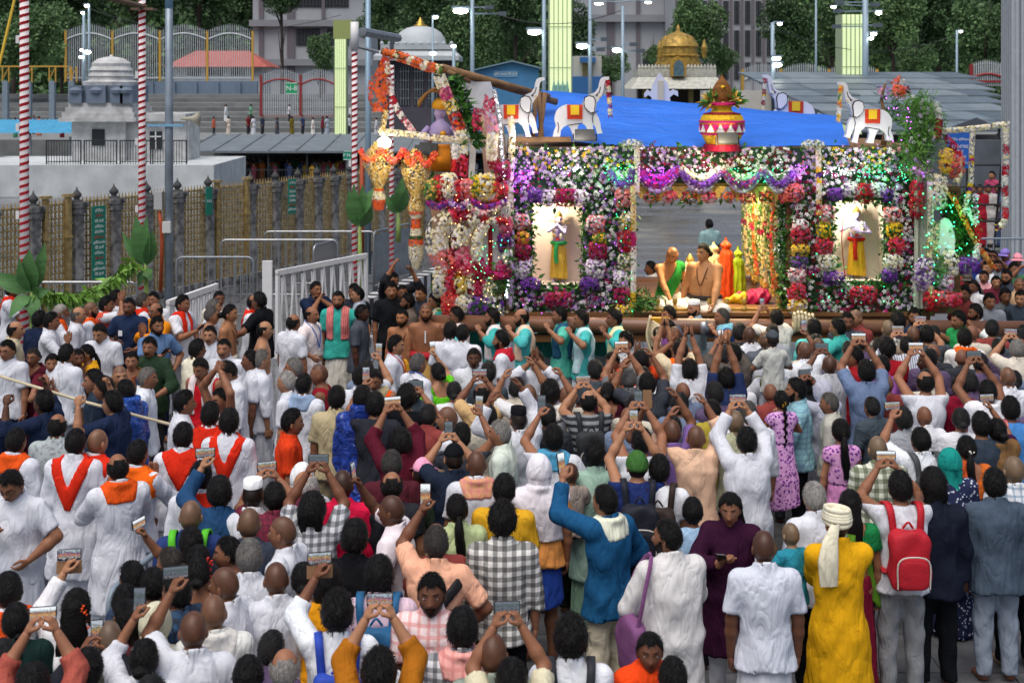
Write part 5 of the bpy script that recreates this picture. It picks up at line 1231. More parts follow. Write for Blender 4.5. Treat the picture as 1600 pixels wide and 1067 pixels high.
lamp_post(1495,92,48,[(1499,50,6,4)],'single street lamp above the sheet roof',.08)
# ---- buildings
def building(px0,px1,D,ytop,label,floors,strips,wins):
 s = D / F; o = empty('building',(PX(px0,D),D,.2)); tag(o,label,'building'); W = (px1 - px0) * s; z = lambda py: PZ(py,D) - .2
 MB().span((0,0,0),(W,14,z(ytop))).build('wall',mat('facade_pale',lin('a9adb2'),.8,noise=.1,nscale=.4),o)
 for a,b in floors: MB().span((-.3,-.9,z(b)),(W + .3,-.02,z(a))).build('ledge',mat('facade_ledge',lin('8d9197'),.8,noise=.1,nscale=.6),o)
 for a,b in strips: MB().span(((a - px0) * s,-.25,0),((b - px0) * s,-.015,z(ytop))).build('pilaster',mat('facade_dark',lin('6f6a70'),.8),o)
 for a,b,c,d in wins:
  w = MB().span(((a - px0) * s,-.12,z(d)),((b - px0) * s,-.01,z(c))).build('window',MATS['dark_glass'],o); mb = MB(); n = max(2,int((b - a) / 5))
  for i in range(n): mb.box(((a - px0 + (i + .5) * (b - a) / n) * s,-.16,(z(c) + z(d)) / 2),(.10,.06,z(c) - z(d)))
  for i in range(3): mb.box((((a + b) / 2 - px0) * s,-.17,z(d) + (z(c) - z(d)) * (i + .5) / 3),((b - a) * s,.04,.08))
  mb.build('grille',mat('grille_grey',lin('4a4d54'),.6),w)
building(395,580,165,-60,'pale office block with ledges and grilled windows behind the trees',[(32,42),(93,103),(-30,-22)],[(449,461),(503,508),(405,412)],[(461,503,-15,12),(508,545,-15,12),(463,500,45,72),(511,545,45,72),(412,448,-15,10)])
building(905,1052,160,-60,'pale building with dark pilasters behind the double street lamp',[(24,35),(-40,-30)],[(948,960),(1038,1050),(994,1000)],[(962,990,-25,-5),(1004,1034,92,110)])
wins = []; strips = []
for i,px in enumerate((1062,1079,1096,1113,1130,1147,1164,1181,1198)):
 strips.append((px - 7,px - 3));
 for c,d in ((-40,-8),(2,38),(48,88),(98,125)): wins.append((px,px + 8,c,d))
building(1054,1212,150,-60,'grey building wing with tall narrow window bays between fins',[],strips,wins)
# ---- trees
leafm = [mat('leaf_%d' % i,lin(c),.6,noise=.45,nscale=.45) for i,c in enumerate(('4f6f45','446339','658552','3a5433'))]
bark = mat('bark',(.06,.048,.038),.9,noise=.3,nscale=3,bump=.6,bscale=10)
TREE = {}
def tree_mesh(v):
 if v in TREE: return TREE[v]
 r = np.random.default_rng(40 + v); n = 9 + v % 3; C = [];
 for i in range(n):
  a = r.uniform(0,2 * np.pi); q = r.uniform(.15,.72); C.append((q * math.cos(a),q * math.sin(a),r.uniform(-.65,.72),r.uniform(.30,.52)))
 C.append((0,0,.2,.6)); C = np.array(C); Ps = []; Ds = []
 for x,y,z,rad in C:
  m = int(1500 * rad); d = r.standard_normal((m,3)); d /= np.linalg.norm(d,axis=1,keepdims=True); rr = rad * (r.uniform(.35,1.0,m) ** .5) * (1 + .25 * np.sin(5 * d[:,0] + 4 * d[:,2] + x * 9) * r.uniform(0,1,m))
  Ps.append(np.array((x,y,z)) + d * rr[:,None]); Ds.append(d * .6 + r.standard_normal((m,3)) * .6 + np.array((0,0,-.35)))
 V,Fq = kites(np.concatenate(Ps),np.concatenate(Ds),.10,.032,r)
 cr = mesh_from('crown',V,Fq,[leafm[v % 4],leafm[(v + 2) % 4]],(np.random.default_rng(v).random(len(Fq)) < .35).astype(int),False)
 mb = MB(); mb.tube([(0,0,-2.2),(.03,0,-1.2),(.0,.02,-.4),(.02,0,.3)],[.075,.06,.05,.02],9)
 for x,y,z,rad in C[:7]: mb.tube([(.0,.0,min(z,0) - .55),(x * .5,y * .5,z - .3),(x,y,z)],[.035,.022,.008],6)
 TREE[v] = (cr,mb.mesh('trunk',[bark],True)); return TREE[v]
TN = ['broad dark green tree','tall dense green tree','bright green leafy tree','deep green rounded tree']
def tree(px,py,D,rpx,v,label,sz_=1.0):
 c = P(px,py,D); rad = rpx * D / F; o = empty('tree',(c[0],c[1],.2)); tag(o,label,'tree','trees behind the square'); cr,tr = tree_mesh(v)
 M = Matrix.Translation((0,0,c[2] - .2)) @ Matrix.Rotation(px * .37,4,'Z') @ Matrix.Diagonal((rad,rad,rad * sz_,1))
 obj('crown',cr,o,M=M); k = max(.3,(c[2] - .2) / 2.2); obj('trunk',tr,o,M=Matrix.Translation((0,0,c[2] - .2)) @ Matrix.Diagonal((rad,rad,k if k > rad * .6 else rad,1)))
for a in ((40,75,135,62,2,'bright green leafy tree behind the yellow gantry',1.0),(95,62,148,48,2,'leafy tree growing against the end of the wavy fence',1.1),(20,15,175,60,1,'dense dark tree above the bright gantry trees',.9),
   (125,-10,180,70,3,'dark tree crown behind the small shrine tower',.8),(215,-12,178,66,0,'dark tree crown above the wavy fence beside the striped pole',.8),(310,-12,180,72,1,'dark tree crown above the pink roof',.8),(395,8,172,52,3,'dark tree overhanging the corner of the office block',1.0),
   (500,82,140,27,0,'small dark tree between the office block and the yellow-lit column',1.2),(440,-6,150,40,3,'dark tree in front of the office block ledge',.7),(592,20,150,40,1,'dark tree behind the blue-grey pole and steel arm',1.0),(660,-6,145,55,3,'dark tree rising behind the white dome',.9),(735,55,130,52,0,'broad dark tree right of the white dome',1.1),(805,30,125,55,1,'dark tree left of the tall lit column',1.2),(905,60,125,38,3,'dark tree between the lit column and the booth',1.3),(955,105,112,30,0,'low dark tree behind the double street lamp',.8),
   (1085,55,108,46,2,'leafy green tree behind the golden dome',1.25),(1020,92,104,16,2,'small leafy tree left of the golden dome',1.2),(1130,98,110,26,2,'leafy tree right of the golden dome',1.0),
   (1240,45,140,48,3,'dark tree beside the narrow-windowed building',1.2),(1300,40,150,52,0,'dark tree behind the pale lit column',1.1),(1395,50,130,56,2,'green tree rising behind the sheet roof beside the steel mast',1.1),(1465,30,150,60,3,'dark tree behind the single street lamp',1.1),(1540,55,135,58,0,'dark tree beside the ribbed column',1.1),(1600,10,140,60,1,'dark tree behind the ribbed column',1.1),(1430,95,118,34,0,'low dark tree at the top edge of the sheet roof',.8)):
 tree(*a)
hill = MB(); hx = np.linspace(-330,330,34); V = []
for i,x in enumerate(hx): V += [(x,205,.2),(x,230,14 + 3 * math.sin(i * .9)),(x,300,40 + 5 * math.sin(i * .7 + 1)),(x,420,75)]
hill.add(V,[np.array([[4*i+j,4*(i+1)+j,4*(i+1)+j+1,4*i+j+1] for i in range(33) for j in range(3)])])
tag(hill.build('hill',mat('forest_floor',lin('24351f'),.95,noise=.5,nscale=.15),smooth=True),'dark wooded hillside','hill',kind='structure')
r = np.random.default_rng(77); n = 42000; x = r.uniform(-110,110,n); q = r.uniform(0,1,n); y = 200 + q * 32 + 3 * np.sin(x * .35); zz = .5 + q * 24 + 3.5 * np.sin(x * .45 + q * 5) * np.sin(x * .17 + 2) + r.normal(0,1.2,n)
V,Fq = kites(np.stack([x,y,zz],1),r.standard_normal((n,3)) + np.array((0,-.6,.1)),1.3,.42,r)
tag(obj('far_wood',mesh_from('far_wood',V,Fq,leafm,r.integers(0,4,n),False)),'far dark wood covering the hillside','wood',kind='stuff')
for a,b,sg,t in ((P(139,14,110),P(533,24,96),1.6,'black overhead cable sagging from the shrine lamp to the yellow-lit column'),(P(738,6,78),P(973,16,72),1.0,'black overhead cable strung between the lamp posts over the blue shed'),(P(1207,42,84),P(1495,54,92),1.4,'black overhead cable strung above the sheet roof')):
 tag(MB().tube([a + (b - a) * u - Vector((0,0,4 * sg * u * (1 - u))) for u in np.linspace(0,1,16)],.022,4).build('overhead_cable',black_iron),t,'cable')
# ================================================================== the flower palanquin
D0 = 18.5
def Q(px,py,dy=0.0): return np.array(P(px,py,D0 + dy))
PET = {n: mat('petal_' + n,lin(c),.6,noise=.12,nscale=20,spec=.2) for n,c in dict(white='ece8e4',cream='ece0b0',lilac='c2a3d6',purple='5b2a8c',violet='8a4fb0',magenta='b01f6a',crimson='8e1030',red='c81f26',pink='e58f9e',coral='e5685a',yellow='ecc328',orange='e8641c',leaf='4f8238',dkleaf='2f5a2a',gold='d9b25a',fern='5d8a3a',rose='d8436a').items()}
PN = list(PET); PM = [PET[n] for n in PN]; PI = {n: i for i,n in enumerate(PN)}
def rosettes(Pc,N,size,rng,petals=5,cup=.25):
 n = len(Pc); N = N / (np.linalg.norm(N,axis=1,keepdims=True) + 1e-9); a = rng.standard_normal((n,3)); U = np.cross(N,a); U /= np.linalg.norm(U,axis=1,keepdims=True) + 1e-9; W = np.cross(N,U)
 S = np.broadcast_to(size,(n,))[:,None] * rng.uniform(.75,1.2,(n,1)); V = [Pc + N * S * .30]; Fq = []
 for k in range(petals):
  t = 2 * np.pi * k / petals
  for dt,rad,up in ((-.42,.62,.30),(0,1.0,cup),(.42,.62,.30)):
   V.append(Pc + S * rad * (math.cos(t + dt) * U + math.sin(t + dt) * W) + N * S * (up - .1))
 V = np.stack(V,1); m = V.shape[1]; base = (np.arange(n) * m)[:,None]
 for k in range(petals): Fq.append(np.concatenate([base,base + 1 + 3*k,base + 2 + 3*k,base + 3 + 3*k],1))
 Fq = np.stack(Fq,1).reshape(-1,4); return V.reshape(-1,3),Fq,petals
class Bloom:
 def __init__(s,seed=0): s.V = []; s.F = []; s.M = []; s.n = 0; s.r = np.random.default_rng(seed)
 def add(s,Pc,N,size,cols,petals=5):
  Pc = np.asarray(Pc,float); V,Fq,p = rosettes(Pc,np.asarray(N,float),size,s.r,petals); s.V.append(V); s.F.append(Fq + s.n); s.n += len(V)
  ci = np.array([PI[c] for c in cols])[s.r.integers(0,len(cols),len(Pc))] if isinstance(cols,(list,tuple)) else np.asarray(cols); s.M.append(np.repeat(ci,p)); return s
 def leaves(s,Pc,N,L,W,cols=('leaf','dkleaf')):
  Pc = np.asarray(Pc,float); V,Fq = kites(Pc,np.asarray(N,float) * .5 + s.r.standard_normal((len(Pc),3)) * .7,L,W,s.r); s.V.append(V); s.F.append(Fq + s.n); s.n += len(V); s.M.append(np.array([PI[c] for c in cols])[s.r.integers(0,len(cols),len(Pc))]); return s
 def build(s,name,parent,label=None):
  V = np.concatenate(s.V); Fq = np.concatenate(s.F); mi = np.concatenate(s.M); u,inv = np.unique(mi,return_inverse=True)
  o = obj(name,mesh_from(name,V,Fq,[PM[i] for i in u],inv,False),parent)
  if parent is not None: o['kind'] = 'stuff'
  return o
 def ball(s,c,r,n,size,cols,flat=1.0,hemi=True):
  d = s.r.standard_normal((n,3)); d /= np.linalg.norm(d,axis=1,keepdims=True)
  if hemi: d[:,1] = -np.abs(d[:,1])
  r = np.asarray(r,float) * np.ones(3); e = d / (np.sum(np.abs(d) ** 4,1,keepdims=True) ** .25) if hemi else d
  return s.add(np.asarray(c) + e * r * s.r.uniform(.86,1.12,(n,1)),d / r * r.max() + s.r.normal(0,.25,(n,3)),size,cols)
 def rope(s,pts,rad,size,segs,dens=1.0):
  pts = np.array([tuple(p) for p in pts],float); seg = np.linalg.norm(np.diff(pts,axis=0),axis=1); L = seg.sum(); cum = np.r_[0,np.cumsum(seg)]
  n = int(L * 2 * np.pi * float(np.mean(rad)) / (size * size * 1.6) * dens) + 6; t = np.sort(s.r.uniform(0,L,n)); c = np.stack([np.interp(t,cum,pts[:,i]) for i in range(3)],1)
  tv = np.stack([np.interp(t + .01,cum,pts[:,i]) for i in range(3)],1) - c; d = s.r.standard_normal((n,3)); tv /= np.linalg.norm(tv,axis=1,keepdims=True) + 1e-6
  d -= tv * np.sum(d * tv,1,keepdims=True); d /= np.linalg.norm(d,axis=1,keepdims=True)
  radv = np.interp(t / L,np.linspace(0,1,len(rad)),rad) if np.ndim(rad) else rad
  tot = sum(f for f,_ in segs); e = np.cumsum([f / tot for f,_ in segs]); si = np.minimum(np.searchsorted(e,t / L),len(segs) - 1)
  cols = np.array([PI[segs[i][1][s.r.integers(0,len(segs[i][1]))]] for i in si]); return s.add(c + d * (np.asarray(radv)[:,None] if np.ndim(radv) else radv),d,size,cols)
def catmull(pts,n=24):
 pts = np.array([tuple(p) for p in pts],float); t = np.linspace(0,len(pts) - 1,n)
 P_ = np.vstack([2 * pts[0] - pts[1],pts,2 * pts[-1] - pts[-2]]); out = []
 for x in t:
  i = min(int(x),len(pts) - 2); u = x - i; p0,p1,p2,p3 = P_[i:i+4]
  out.append(.5 * ((2*p1) + (p2-p0)*u + (2*p0-5*p1+4*p2-p3)*u*u + (3*p1-p0-3*p2+p3)*u**3))
 return np.array(out)
def garland(name,parent,pts,rad,size,segs,seed=1,dens=1.0,n=24):
 c = catmull(pts,n); b = Bloom(seed); rr = np.asarray(rad,float) if np.ndim(rad) else rad; b.rope(c,rr,size,segs,dens)
 o = b.build(name,parent)
 if parent is None: del_kind(o)
 return o
def del_kind(o):
 if 'kind' in o.keys(): del o['kind']
wood = mat('carved_wood',(.20,.095,.035),.45,noise=.35,nscale=6,spec=.45,stretch=(.3,2,2)); polewood = mat('pole_wood',(.17,.075,.04),.40,noise=.3,nscale=4,spec=.5,stretch=(.3,2,2)); log = mat('raw_log',(.24,.14,.07),.85,noise=.4,nscale=6,bump=.5,bscale=20)
palgold = mat('gilt_trim',(.50,.33,.08),.4,.6,noise=.3,nscale=8); backg = mat('backing_green',lin('34503a'),.9,noise=.3)
Zb,Zt = float(Q(0,490)[2]),float(Q(0,228)[2]); XL,XR = float(Q(797,0)[0]),float(Q(1441,0)[0]); DEP = 3.0
pal = empty('palanquin',((XL + XR) / 2,D0 + DEP / 2,0)); tag(pal,'huge flower-covered festival palanquin with a roof, two statue niches and an open middle','palanquin')
PO = np.array(pal.location)
def pb(mb,name,m,smooth=False):
 o = mb.build(name,m,pal,smooth=smooth); o.location = -Vector(PO); return o
def pf(b,name): o = b.build(name,pal); o.location = -Vector(PO); return o
mb = MB(); mb.span((XL - .1,D0 - .05,Zb - .16),(XR + .1,D0 + DEP + .05,Zb - .02)); pb(mb,'platform',wood)
for i,(z0,z1,dy) in enumerate(((Zb - .02,Zb + .03,-.10),(Zb - .26,Zb - .17,-.08),(Zb - .40,Zb - .30,-.04))): pb(MB().span((XL - .15,D0 + dy,z0),(XR + .15,D0 + dy + .12,z1)),'moulding',wood if i % 2 == 0 else palgold)
pb(MB().span((XL - .05,D0 + .06,Zt - .10),(XR + .05,D0 + DEP,Zt - .02)),'roof_slab',log)
for px in (800,987,1236,1438):
 for dy in (.10,DEP - .15): pb(MB().box((Q(px,0)[0],D0 + dy,(Zb + Zt) / 2 - .08),(.10,.10,Zt - Zb - .10)),'post',wood)
pb(MB().span((XL,D0 + .02,Q(0,292)[2]),(XR,D0 + .07,Zt - .03)),'frieze_board',backg)
def niche_panel(x0,x1,nx0,nx1,ny0,ny1,lampcol,en):
 a,b,c,d = Q(x0,0)[0],Q(x1,0)[0],Q(nx0,0)[0],Q(nx1,0)[0]; z0,z1,zn0,zn1 = Zb,Q(0,292)[2],Q(0,ny1)[2],Q(0,ny0)[2]
 mb = MB(); mb.span((a,D0 + .02,z0),(c,D0 + .07,z1)); mb.span((d,D0 + .02,z0),(b,D0 + .07,z1)); mb.span((c,D0 + .02,zn1),(d,D0 + .07,z1)); mb.span((c,D0 + .02,z0),(d,D0 + .07,zn0)); pb(mb,'side_panel',backg)
 cl = mat('niche_cloth',lin('ecdccb'),.85,noise=.08,nscale=3,bump=.3,bscale=5)
 mb = MB(); mb.span((c - .05,D0 + .50,zn0),(d + .05,D0 + .54,zn1 + .1)); mb.span((c - .07,D0 + .075,zn0),(c - .05,D0 + .54,zn1)); mb.span((d + .05,D0 + .075,zn0),(d + .07,D0 + .54,zn1)); mb.span((c - .05,D0 + .075,zn0 - .06),(d + .05,D0 + .54,zn0)); pb(mb,'niche_lining',cl)
 pl = bpy.data.lights.new('niche_lamp','POINT'); pl.energy = en; pl.color = lampcol; pl.shadow_soft_size = .05; lo = bpy.data.objects.new('niche_lamp',pl); COL.objects.link(lo); lo.location = ((c * .7 + d * .3),D0 + .14,zn1 - .06)
 pb(MB().box((c * .7 + d * .3,D0 + .14,zn1 - .015),(.10,.10,.03)),'niche_lamp_housing',palgold)
 return a,b,c,d,z0,z1,zn0,zn1
NL = niche_panel(800,985,832,911,316,446,(1,.82,.60),26)
NR = niche_panel(1238,1440,1302,1382,314,440,(1,.90,.74),24)
def in_niche(X,Z,n,m=.02): return (X > n[2] - m) & (X < n[3] + m) & (Z > n[6] - m) & (Z < n[7] + m)
def carpet(name,x0,x1,y0,y1,dens,cols,size,seed,skip=(),lf=1.0,dy=0.0):
 a,b = Q(x0,y1,dy),Q(x1,y0,dy); r = np.random.default_rng(seed); n = int((b[0] - a[0]) * (b[2] - a[2]) * dens)
 X = r.uniform(a[0],b[0],n); Z = r.uniform(a[2],b[2],n); k = np.ones(n,bool)
 for s in skip: k &= ~in_niche(X,Z,s)
 X,Z = X[k],Z[k]; n = len(X); Y = D0 + dy - .02 - r.uniform(0,.06,n); N = np.stack([r.normal(0,.4,n),np.full(n,-1.),r.normal(.15,.4,n)],1)
 bl = Bloom(seed); bl.add(np.stack([X,Y,Z],1),N,size,cols); j = r.integers(0,n,n // 2); bl.add(np.stack([X[j] + r.normal(0,.05,n // 2),Y[j] + .02,Z[j] + r.normal(0,.05,n // 2)],1),N[j],size * .72,cols)
 m = int(n * 1.5 * lf); i = r.integers(0,n,m); bl.leaves(np.stack([X[i] + r.normal(0,.04,m),Y[i] + .03,Z[i] + r.normal(0,.04,m)],1),np.tile((0,-1.,0),(m,1)),.08,.022); return pf(bl,name)
wl = ['white','white','white','lilac','lilac','violet','magenta']
carpet('frieze_flowers',799,990,230,264,430,['white','white','lilac','lilac','yellow','violet'],.032,1)
carpet('frieze_flowers',990,1236,231,266,430,['white','white','white','crimson','crimson','lilac'],.033,2)
carpet('frieze_flowers',1236,1441,231,266,430,['white','white','lilac','lilac','yellow','pink'],.032,3)
carpet('panel_flowers',799,988,264,492,330,wl,.036,4,[NL])
carpet('panel_flowers',1236,1441,266,488,320,['white','white','white','lilac','crimson','magenta'],.037,5,[NR])
def bouquet(px,py,w,h,cols,seed,dy=-.10,size=.024,n=None,parent=None):
 bl = Bloom(seed); c = Q(px,py,dy); rx,rz = w * D0 / F / 2,h * D0 / F / 2; n = n or int(90 * (w * h) / 500 + 40); bl.ball(c,(rx * 1.05,.085,rz * 1.05),n,size,cols)
 bl.leaves(c + bl.r.standard_normal((18,3)) * (rx * .7,.02,rz * .7) + (0,.04,0),bl.r.standard_normal((18,3)),.12,.025); return pf(bl,'bouquet')
bq = []
WL_ = ['white','lilac','white']; PU = ['purple','purple','violet']; RD = ['crimson','magenta','crimson']; PK = ['pink','coral','white']; YE = ['yellow','yellow','leaf']
for a in ((838,306,22,20,PU),(857,309,22,22,WL_),(882,309,34,24,RD),(908,310,20,22,WL_),(815,347,22,22,PK),(815,372,20,18,['yellow','coral']),(815,394,24,24,RD),(817,420,24,24,WL_),(829,444,26,18,PU),(930,350,24,24,PK),(937,373,18,16,['yellow','leaf']),(934,392,24,26,RD),(930,420,26,26,WL_),(921,444,26,20,PU),(873,469,36,24,RD),
   (1305,304,22,18,PU),(1328,297,24,20,WL_),(1350,302,26,26,['red','crimson']),(1371,297,22,20,WL_),(1385,305,16,18,PU),(1291,334,24,22,PK),(1287,360,20,22,YE),(1287,384,24,24,['red','rose']),(1292,410,24,24,['white','cream']),(1302,434,28,18,PU),(1393,336,24,22,PK),(1397,360,22,22,YE),(1400,384,22,24,['red','rose']),(1395,410,26,24,['white','cream']),(1389,430,22,18,PU),(1349,461,36,26,['red','crimson','rose']),
   (974,308,22,26,['coral','pink']),(978,348,20,24,['yellow','leaf','white']),(979,377,24,30,['red','crimson']),(978,408,22,24,['cream','leaf','white']),(970,436,20,22,WL_),(972,462,22,24,['crimson','magenta']),(975,484,24,18,['cream','yellow']),(1240,301,26,24,['coral','coral','pink']),(1250,351,20,14,['white']),(1250,367,26,28,['red','crimson','rose']),(1250,391,24,18,['yellow','gold']),(1248,410,24,18,['purple','dkleaf','violet']),(1245,431,24,22,['white','pink']),(1244,456,24,24,['rose','red']),(1246,478,26,20,['yellow','gold','white'])):
 bq.append(a); bouquet(*a,seed=len(bq) + 50)
for n_,sd in ((NL,7),(NR,8)):
 bl = Bloom(sd); t = bl.r.uniform(0,1,900); r = bl.r; w,h = n_[3] - n_[2],n_[7] - n_[6]; per = t * 2 * (w + h)
 X = np.where(per < h,n_[2],np.where(per < h + w,n_[2] + per - h,np.where(per < 2*h + w,n_[3],n_[2] + per - 2*h - w))); Z = np.where(per < h,n_[6] + per,np.where(per < h + w,n_[7],np.where(per < 2*h + w,n_[6] + per - h - w,n_[6])))
 bl.leaves(np.stack([X + np.sign(X - (n_[2] + n_[3]) / 2) * .03 + r.normal(0,.035,900),np.full(900,D0 - .03) + r.normal(0,.03,900),Z + np.sign(Z - (n_[6] + n_[7]) / 2) * .03 + r.normal(0,.04,900)],1),r.standard_normal((900,3)) * (1,.3,1) + (0,-.6,0),.09,.018); pf(bl,'foliage')
def swag(x0,x1,y,drop,cols,seed,dy=-.14,rad=.045,size=.022):
 pts = [Q(x0 + (x1 - x0) * t,y + drop * math.sin(math.pi * t),dy) for t in np.linspace(0,1,9)]; o = garland('swag',pal,pts,rad,size,[(1,cols)],seed,1.2); o.location = -Vector(PO)
for i,(a,b) in enumerate(((952,990),(992,1062),(1062,1128),(1128,1192),(1192,1240))):
 swag(a,b,266,24,['purple','magenta'] if i in (1,3) else ['purple','purple','violet'],20 + i,rad=.05); swag(a,b,268,31,['white','lilac'],30 + i,dy=-.12,rad=.03); swag(a,b,262,16,['violet','magenta'] if i == 1 else ['leaf','white'] if i != 2 else ['white','cream'],40 + i,dy=-.11,rad=.05)
for i in range(8):
 x = 1002 + i * 30; c = Q(x,300,-.05); s = D0 / F
 pb(MB().add([Q(x - 14,291,-.06),Q(x + 14,291,-.06),Q(x,317 if i % 2 else 312,-.06),Q(x - 14,291,-.02),Q(x + 14,291,-.02),Q(x,317 if i % 2 else 312,-.02)],[np.array([[0,2,1],[3,4,5]]),np.array([[0,1,4,3],[1,2,5,4],[2,0,3,5]])]),'gold_pennant',mat('gold_petals',lin('e2b95a'),.7,noise=.35,nscale=40,bump=.8,bscale=60))
 bouquet(x + 15,308,20,16,['rose','crimson','coral'] if i % 2 else ['orange','crimson','dkleaf'],90 + i,-.04)
pb(MB().span(Q(990,290,0),Q(1236,286,.05)),'pelmet_board',palgold)
for x,y0,y1,sg,sd in ((995,232,300,[(1,['white','cream'])],61),(1278,232,262,[(1,['white','cream'])],62),(1279,262,335,[(1,['yellow']),(1,['purple']),(1,['yellow']),(3,['white','cream']),(1,['gold']),(1,['crimson']),(1,['yellow'])],63),(989,290,480,[(3,['cream','gold']),(1,['magenta']),(3,['white']),(1,['yellow'])],64)):
 o = garland('hanging_garland',pal,[Q(x,y0,-.17),Q(x + 1,(y0 + y1) / 2,-.17),Q(x,y1,-.17)],.035,.018,sg,sd); o.location = -Vector(PO)
for x in (987,1270): bl = Bloom(x); bl.ball(Q(x,226,-.1),(.16,.10,.07),220,.02,['white','cream','leaf'],hemi=False); pf(bl,'jasmine_cap')
XI = Q(1234,0)[0] - .06; r = np.random.default_rng(9)
for i in range(12):
 yy = D0 + .25 + i * .235; ztop = Q(0,296)[2] - .02; zb = Zb + .06 + (.1 if i % 3 else .45)
 cols = [['cream','fern','leaf'],['orange','coral','gold'],['cream','leaf','fern'],['leaf','fern','cream'],['gold','cream','cream'],['leaf','cream','fern']][i % 6]
 o = garland('hanging_garland',pal,[(XI - .05 * (i % 2),yy,ztop),(XI - .08,yy,(ztop + zb) / 2),(XI - .04,yy,zb)],.05,.024,[(3,cols),(.4,['crimson','rose']),(3,cols),(.5,['gold'])],130 + i,1.0); o.location = -Vector(PO)
bl = Bloom(99); n = 900; bl.leaves(np.stack([XI + r.normal(0,.05,n),D0 + .12 + r.normal(0,.05,n),r.uniform(Zb,Q(0,300)[2],n)],1),r.standard_normal((n,3)),.08,.02); pf(bl,'leaf_column')
mb = MB()
for i in range(9): mb.lathe([(.03,0),(.045,.05),(.02,.1),(.04,.16),(.03,.2)],8,(Q(1000 + i * 27,0,.15)[0],D0 + .10,Zb))
mb.span((Q(990,0)[0],D0 + .06,Zb + .03),(Q(1236,0)[0],D0 + .14,Zb + .06)); pb(mb,'carved_rail',palgold)
led = {n: mat('led_' + n,lin(c),.3,emit=e,ecol=lin(c)) for n,c,e in (('green','2bff9a',9),('violet','c64bff',9),('white','eef4ff',9),('warm','ffd28a',7))}
def leds(name,n,fn,col,rad=.0058,seed=0,dy=0):
 r = np.random.default_rng(seed); pts = fn(r,n); oct_ = np.array([(1,0,0),(-1,0,0),(0,1,0),(0,-1,0),(0,0,1),(0,0,-1)]) * rad; f = np.array([[0,2,4],[2,1,4],[1,3,4],[3,0,4],[2,0,5],[1,2,5],[3,1,5],[0,3,5]])
 V = (pts[:,None] + oct_).reshape(-1,3); Fq = (np.arange(len(pts))[:,None,None] * 6 + f).reshape(-1,3); o = obj(name,mesh_from(name,V,Fq,[led[col]],smooth=True),pal); o.location = -Vector(PO); o['kind'] = 'stuff'
def box_pts(x0,x1,y0,y1,dy=-.13):
 def fn(r,n):
  q = np.stack([r.uniform(Q(x0,0,dy)[0],Q(x1,0,dy)[0],n),D0 + dy + r.uniform(-.02,.03,n),r.uniform(Q(0,y1,dy)[2],Q(0,y0,dy)[2],n)],1)
  return q[~(in_niche(q[:,0],q[:,2],NL,.0) | in_niche(q[:,0],q[:,2],NR,.0))]
 return fn
for x0,x1,y0,y1,n,c in ((800,835,258,300,34,'violet'),(800,980,270,330,26,'violet'),(862,915,260,272,22,'white'),(940,988,258,285,34,'green'),(996,1062,262,284,40,'violet'),(1080,1128,262,280,26,'white'),(1140,1225,262,286,50,'green'),(1236,1262,256,280,22,'violet'),(1285,1335,262,276,30,'white'),(1338,1420,258,284,44,'green'),(1424,1450,250,285,26,'violet'),(800,985,330,490,34,'violet'),(960,990,300,490,16,'green'),(1270,1440,290,480,44,'green'),(800,1440,230,262,16,'white')): leds('fairy_lights',n,box_pts(x0,x1,y0,y1),c,seed=int(x0 + y0 + n))
def lamp(px,py,dy,col,e,rad=.06):
 l = bpy.data.lights.new('decoration_lamp','POINT'); l.energy = e; l.color = lin(col) if isinstance(col,str) else col; l.shadow_soft_size = rad; o = bpy.data.objects.new('decoration_lamp',l); COL.objects.link(o); o.location = Q(px,py,dy); return o
for px,py,c,e in ((815,275,'c64bff',2.2),(890,268,'eef4ff',1.2),(965,272,'2bff9a',2.2),(1028,275,'d95bff',2.6),(1105,272,'ffffff',1.2),(1182,274,'2bff9a',2.4),(1248,268,'c64bff',1.5),(1310,268,'eef4ff',1.4),(1380,272,'2bff9a',2.2),(1437,268,'c64bff',2.4),(870,400,'c64bff',1.0),(1345,420,'2bff9a',1.0)): lamp(px,py,-.32,c,e)
for px,dy,e in ((1075,.9,62),(1160,1.6,34)):
 l = bpy.data.lights.new('ceiling_lamp','AREA'); l.energy = e; l.color = (1,.80,.50); l.size = .5; o = bpy.data.objects.new('ceiling_lamp',l); COL.objects.link(o); o.location = Q(px,288,dy); o.location.z = Q(px,292,0)[2] + .05
 pb(MB().box((o.location.x,o.location.y,o.location.z + .04),(.5,.5,.04)),'ceiling_lamp_box',mat('lamp_warm',(1,.8,.5),.5,emit=2.5,ecol=(1,.75,.4)))
# ---- ends of the palanquin: left prow
DL = -.25
for a in ((676,298,20,30,['leaf','dkleaf','gold']),(688,294,18,34,['red','crimson']),(700,293,26,38,['white','cream']),(716,297,16,30,['crimson','red']),(728,296,24,28,['pink','coral']),(744,292,18,30,['leaf','yellow']),(760,293,30,36,['cream','white','yellow']),(780,300,22,34,['red','crimson','coral']),
   (688,440,20,40,['cream','white']),(703,440,16,34,['red','rose']),(720,440,22,32,['yellow','cream']),(735,445,16,32,['white','cream']),(746,446,24,28,['crimson','rose']),(766,450,24,32,['cream','leaf','white']),(780,440,20,30,['leaf','dkleaf']),(704,478,24,46,['red','coral']),(722,476,26,26,['white','cream']),(745,480,34,36,['purple','violet','dkleaf']),(770,482,28,34,['dkleaf','purple','white']),
   (785,268,22,26,['crimson','magenta']),(788,330,16,30,['white','cream']),(790,352,18,30,['pink','rose']),(788,378,18,26,['purple','crimson']),(792,400,14,26,['white','leaf']),(787,422,20,26,['magenta','crimson'])):
 bq.append(a); bouquet(*a,seed=len(bq) + 50,dy=DL,size=.03)
pb(MB().span(Q(690,490,0),Q(796,470,2.4)),'prow_platform',wood)
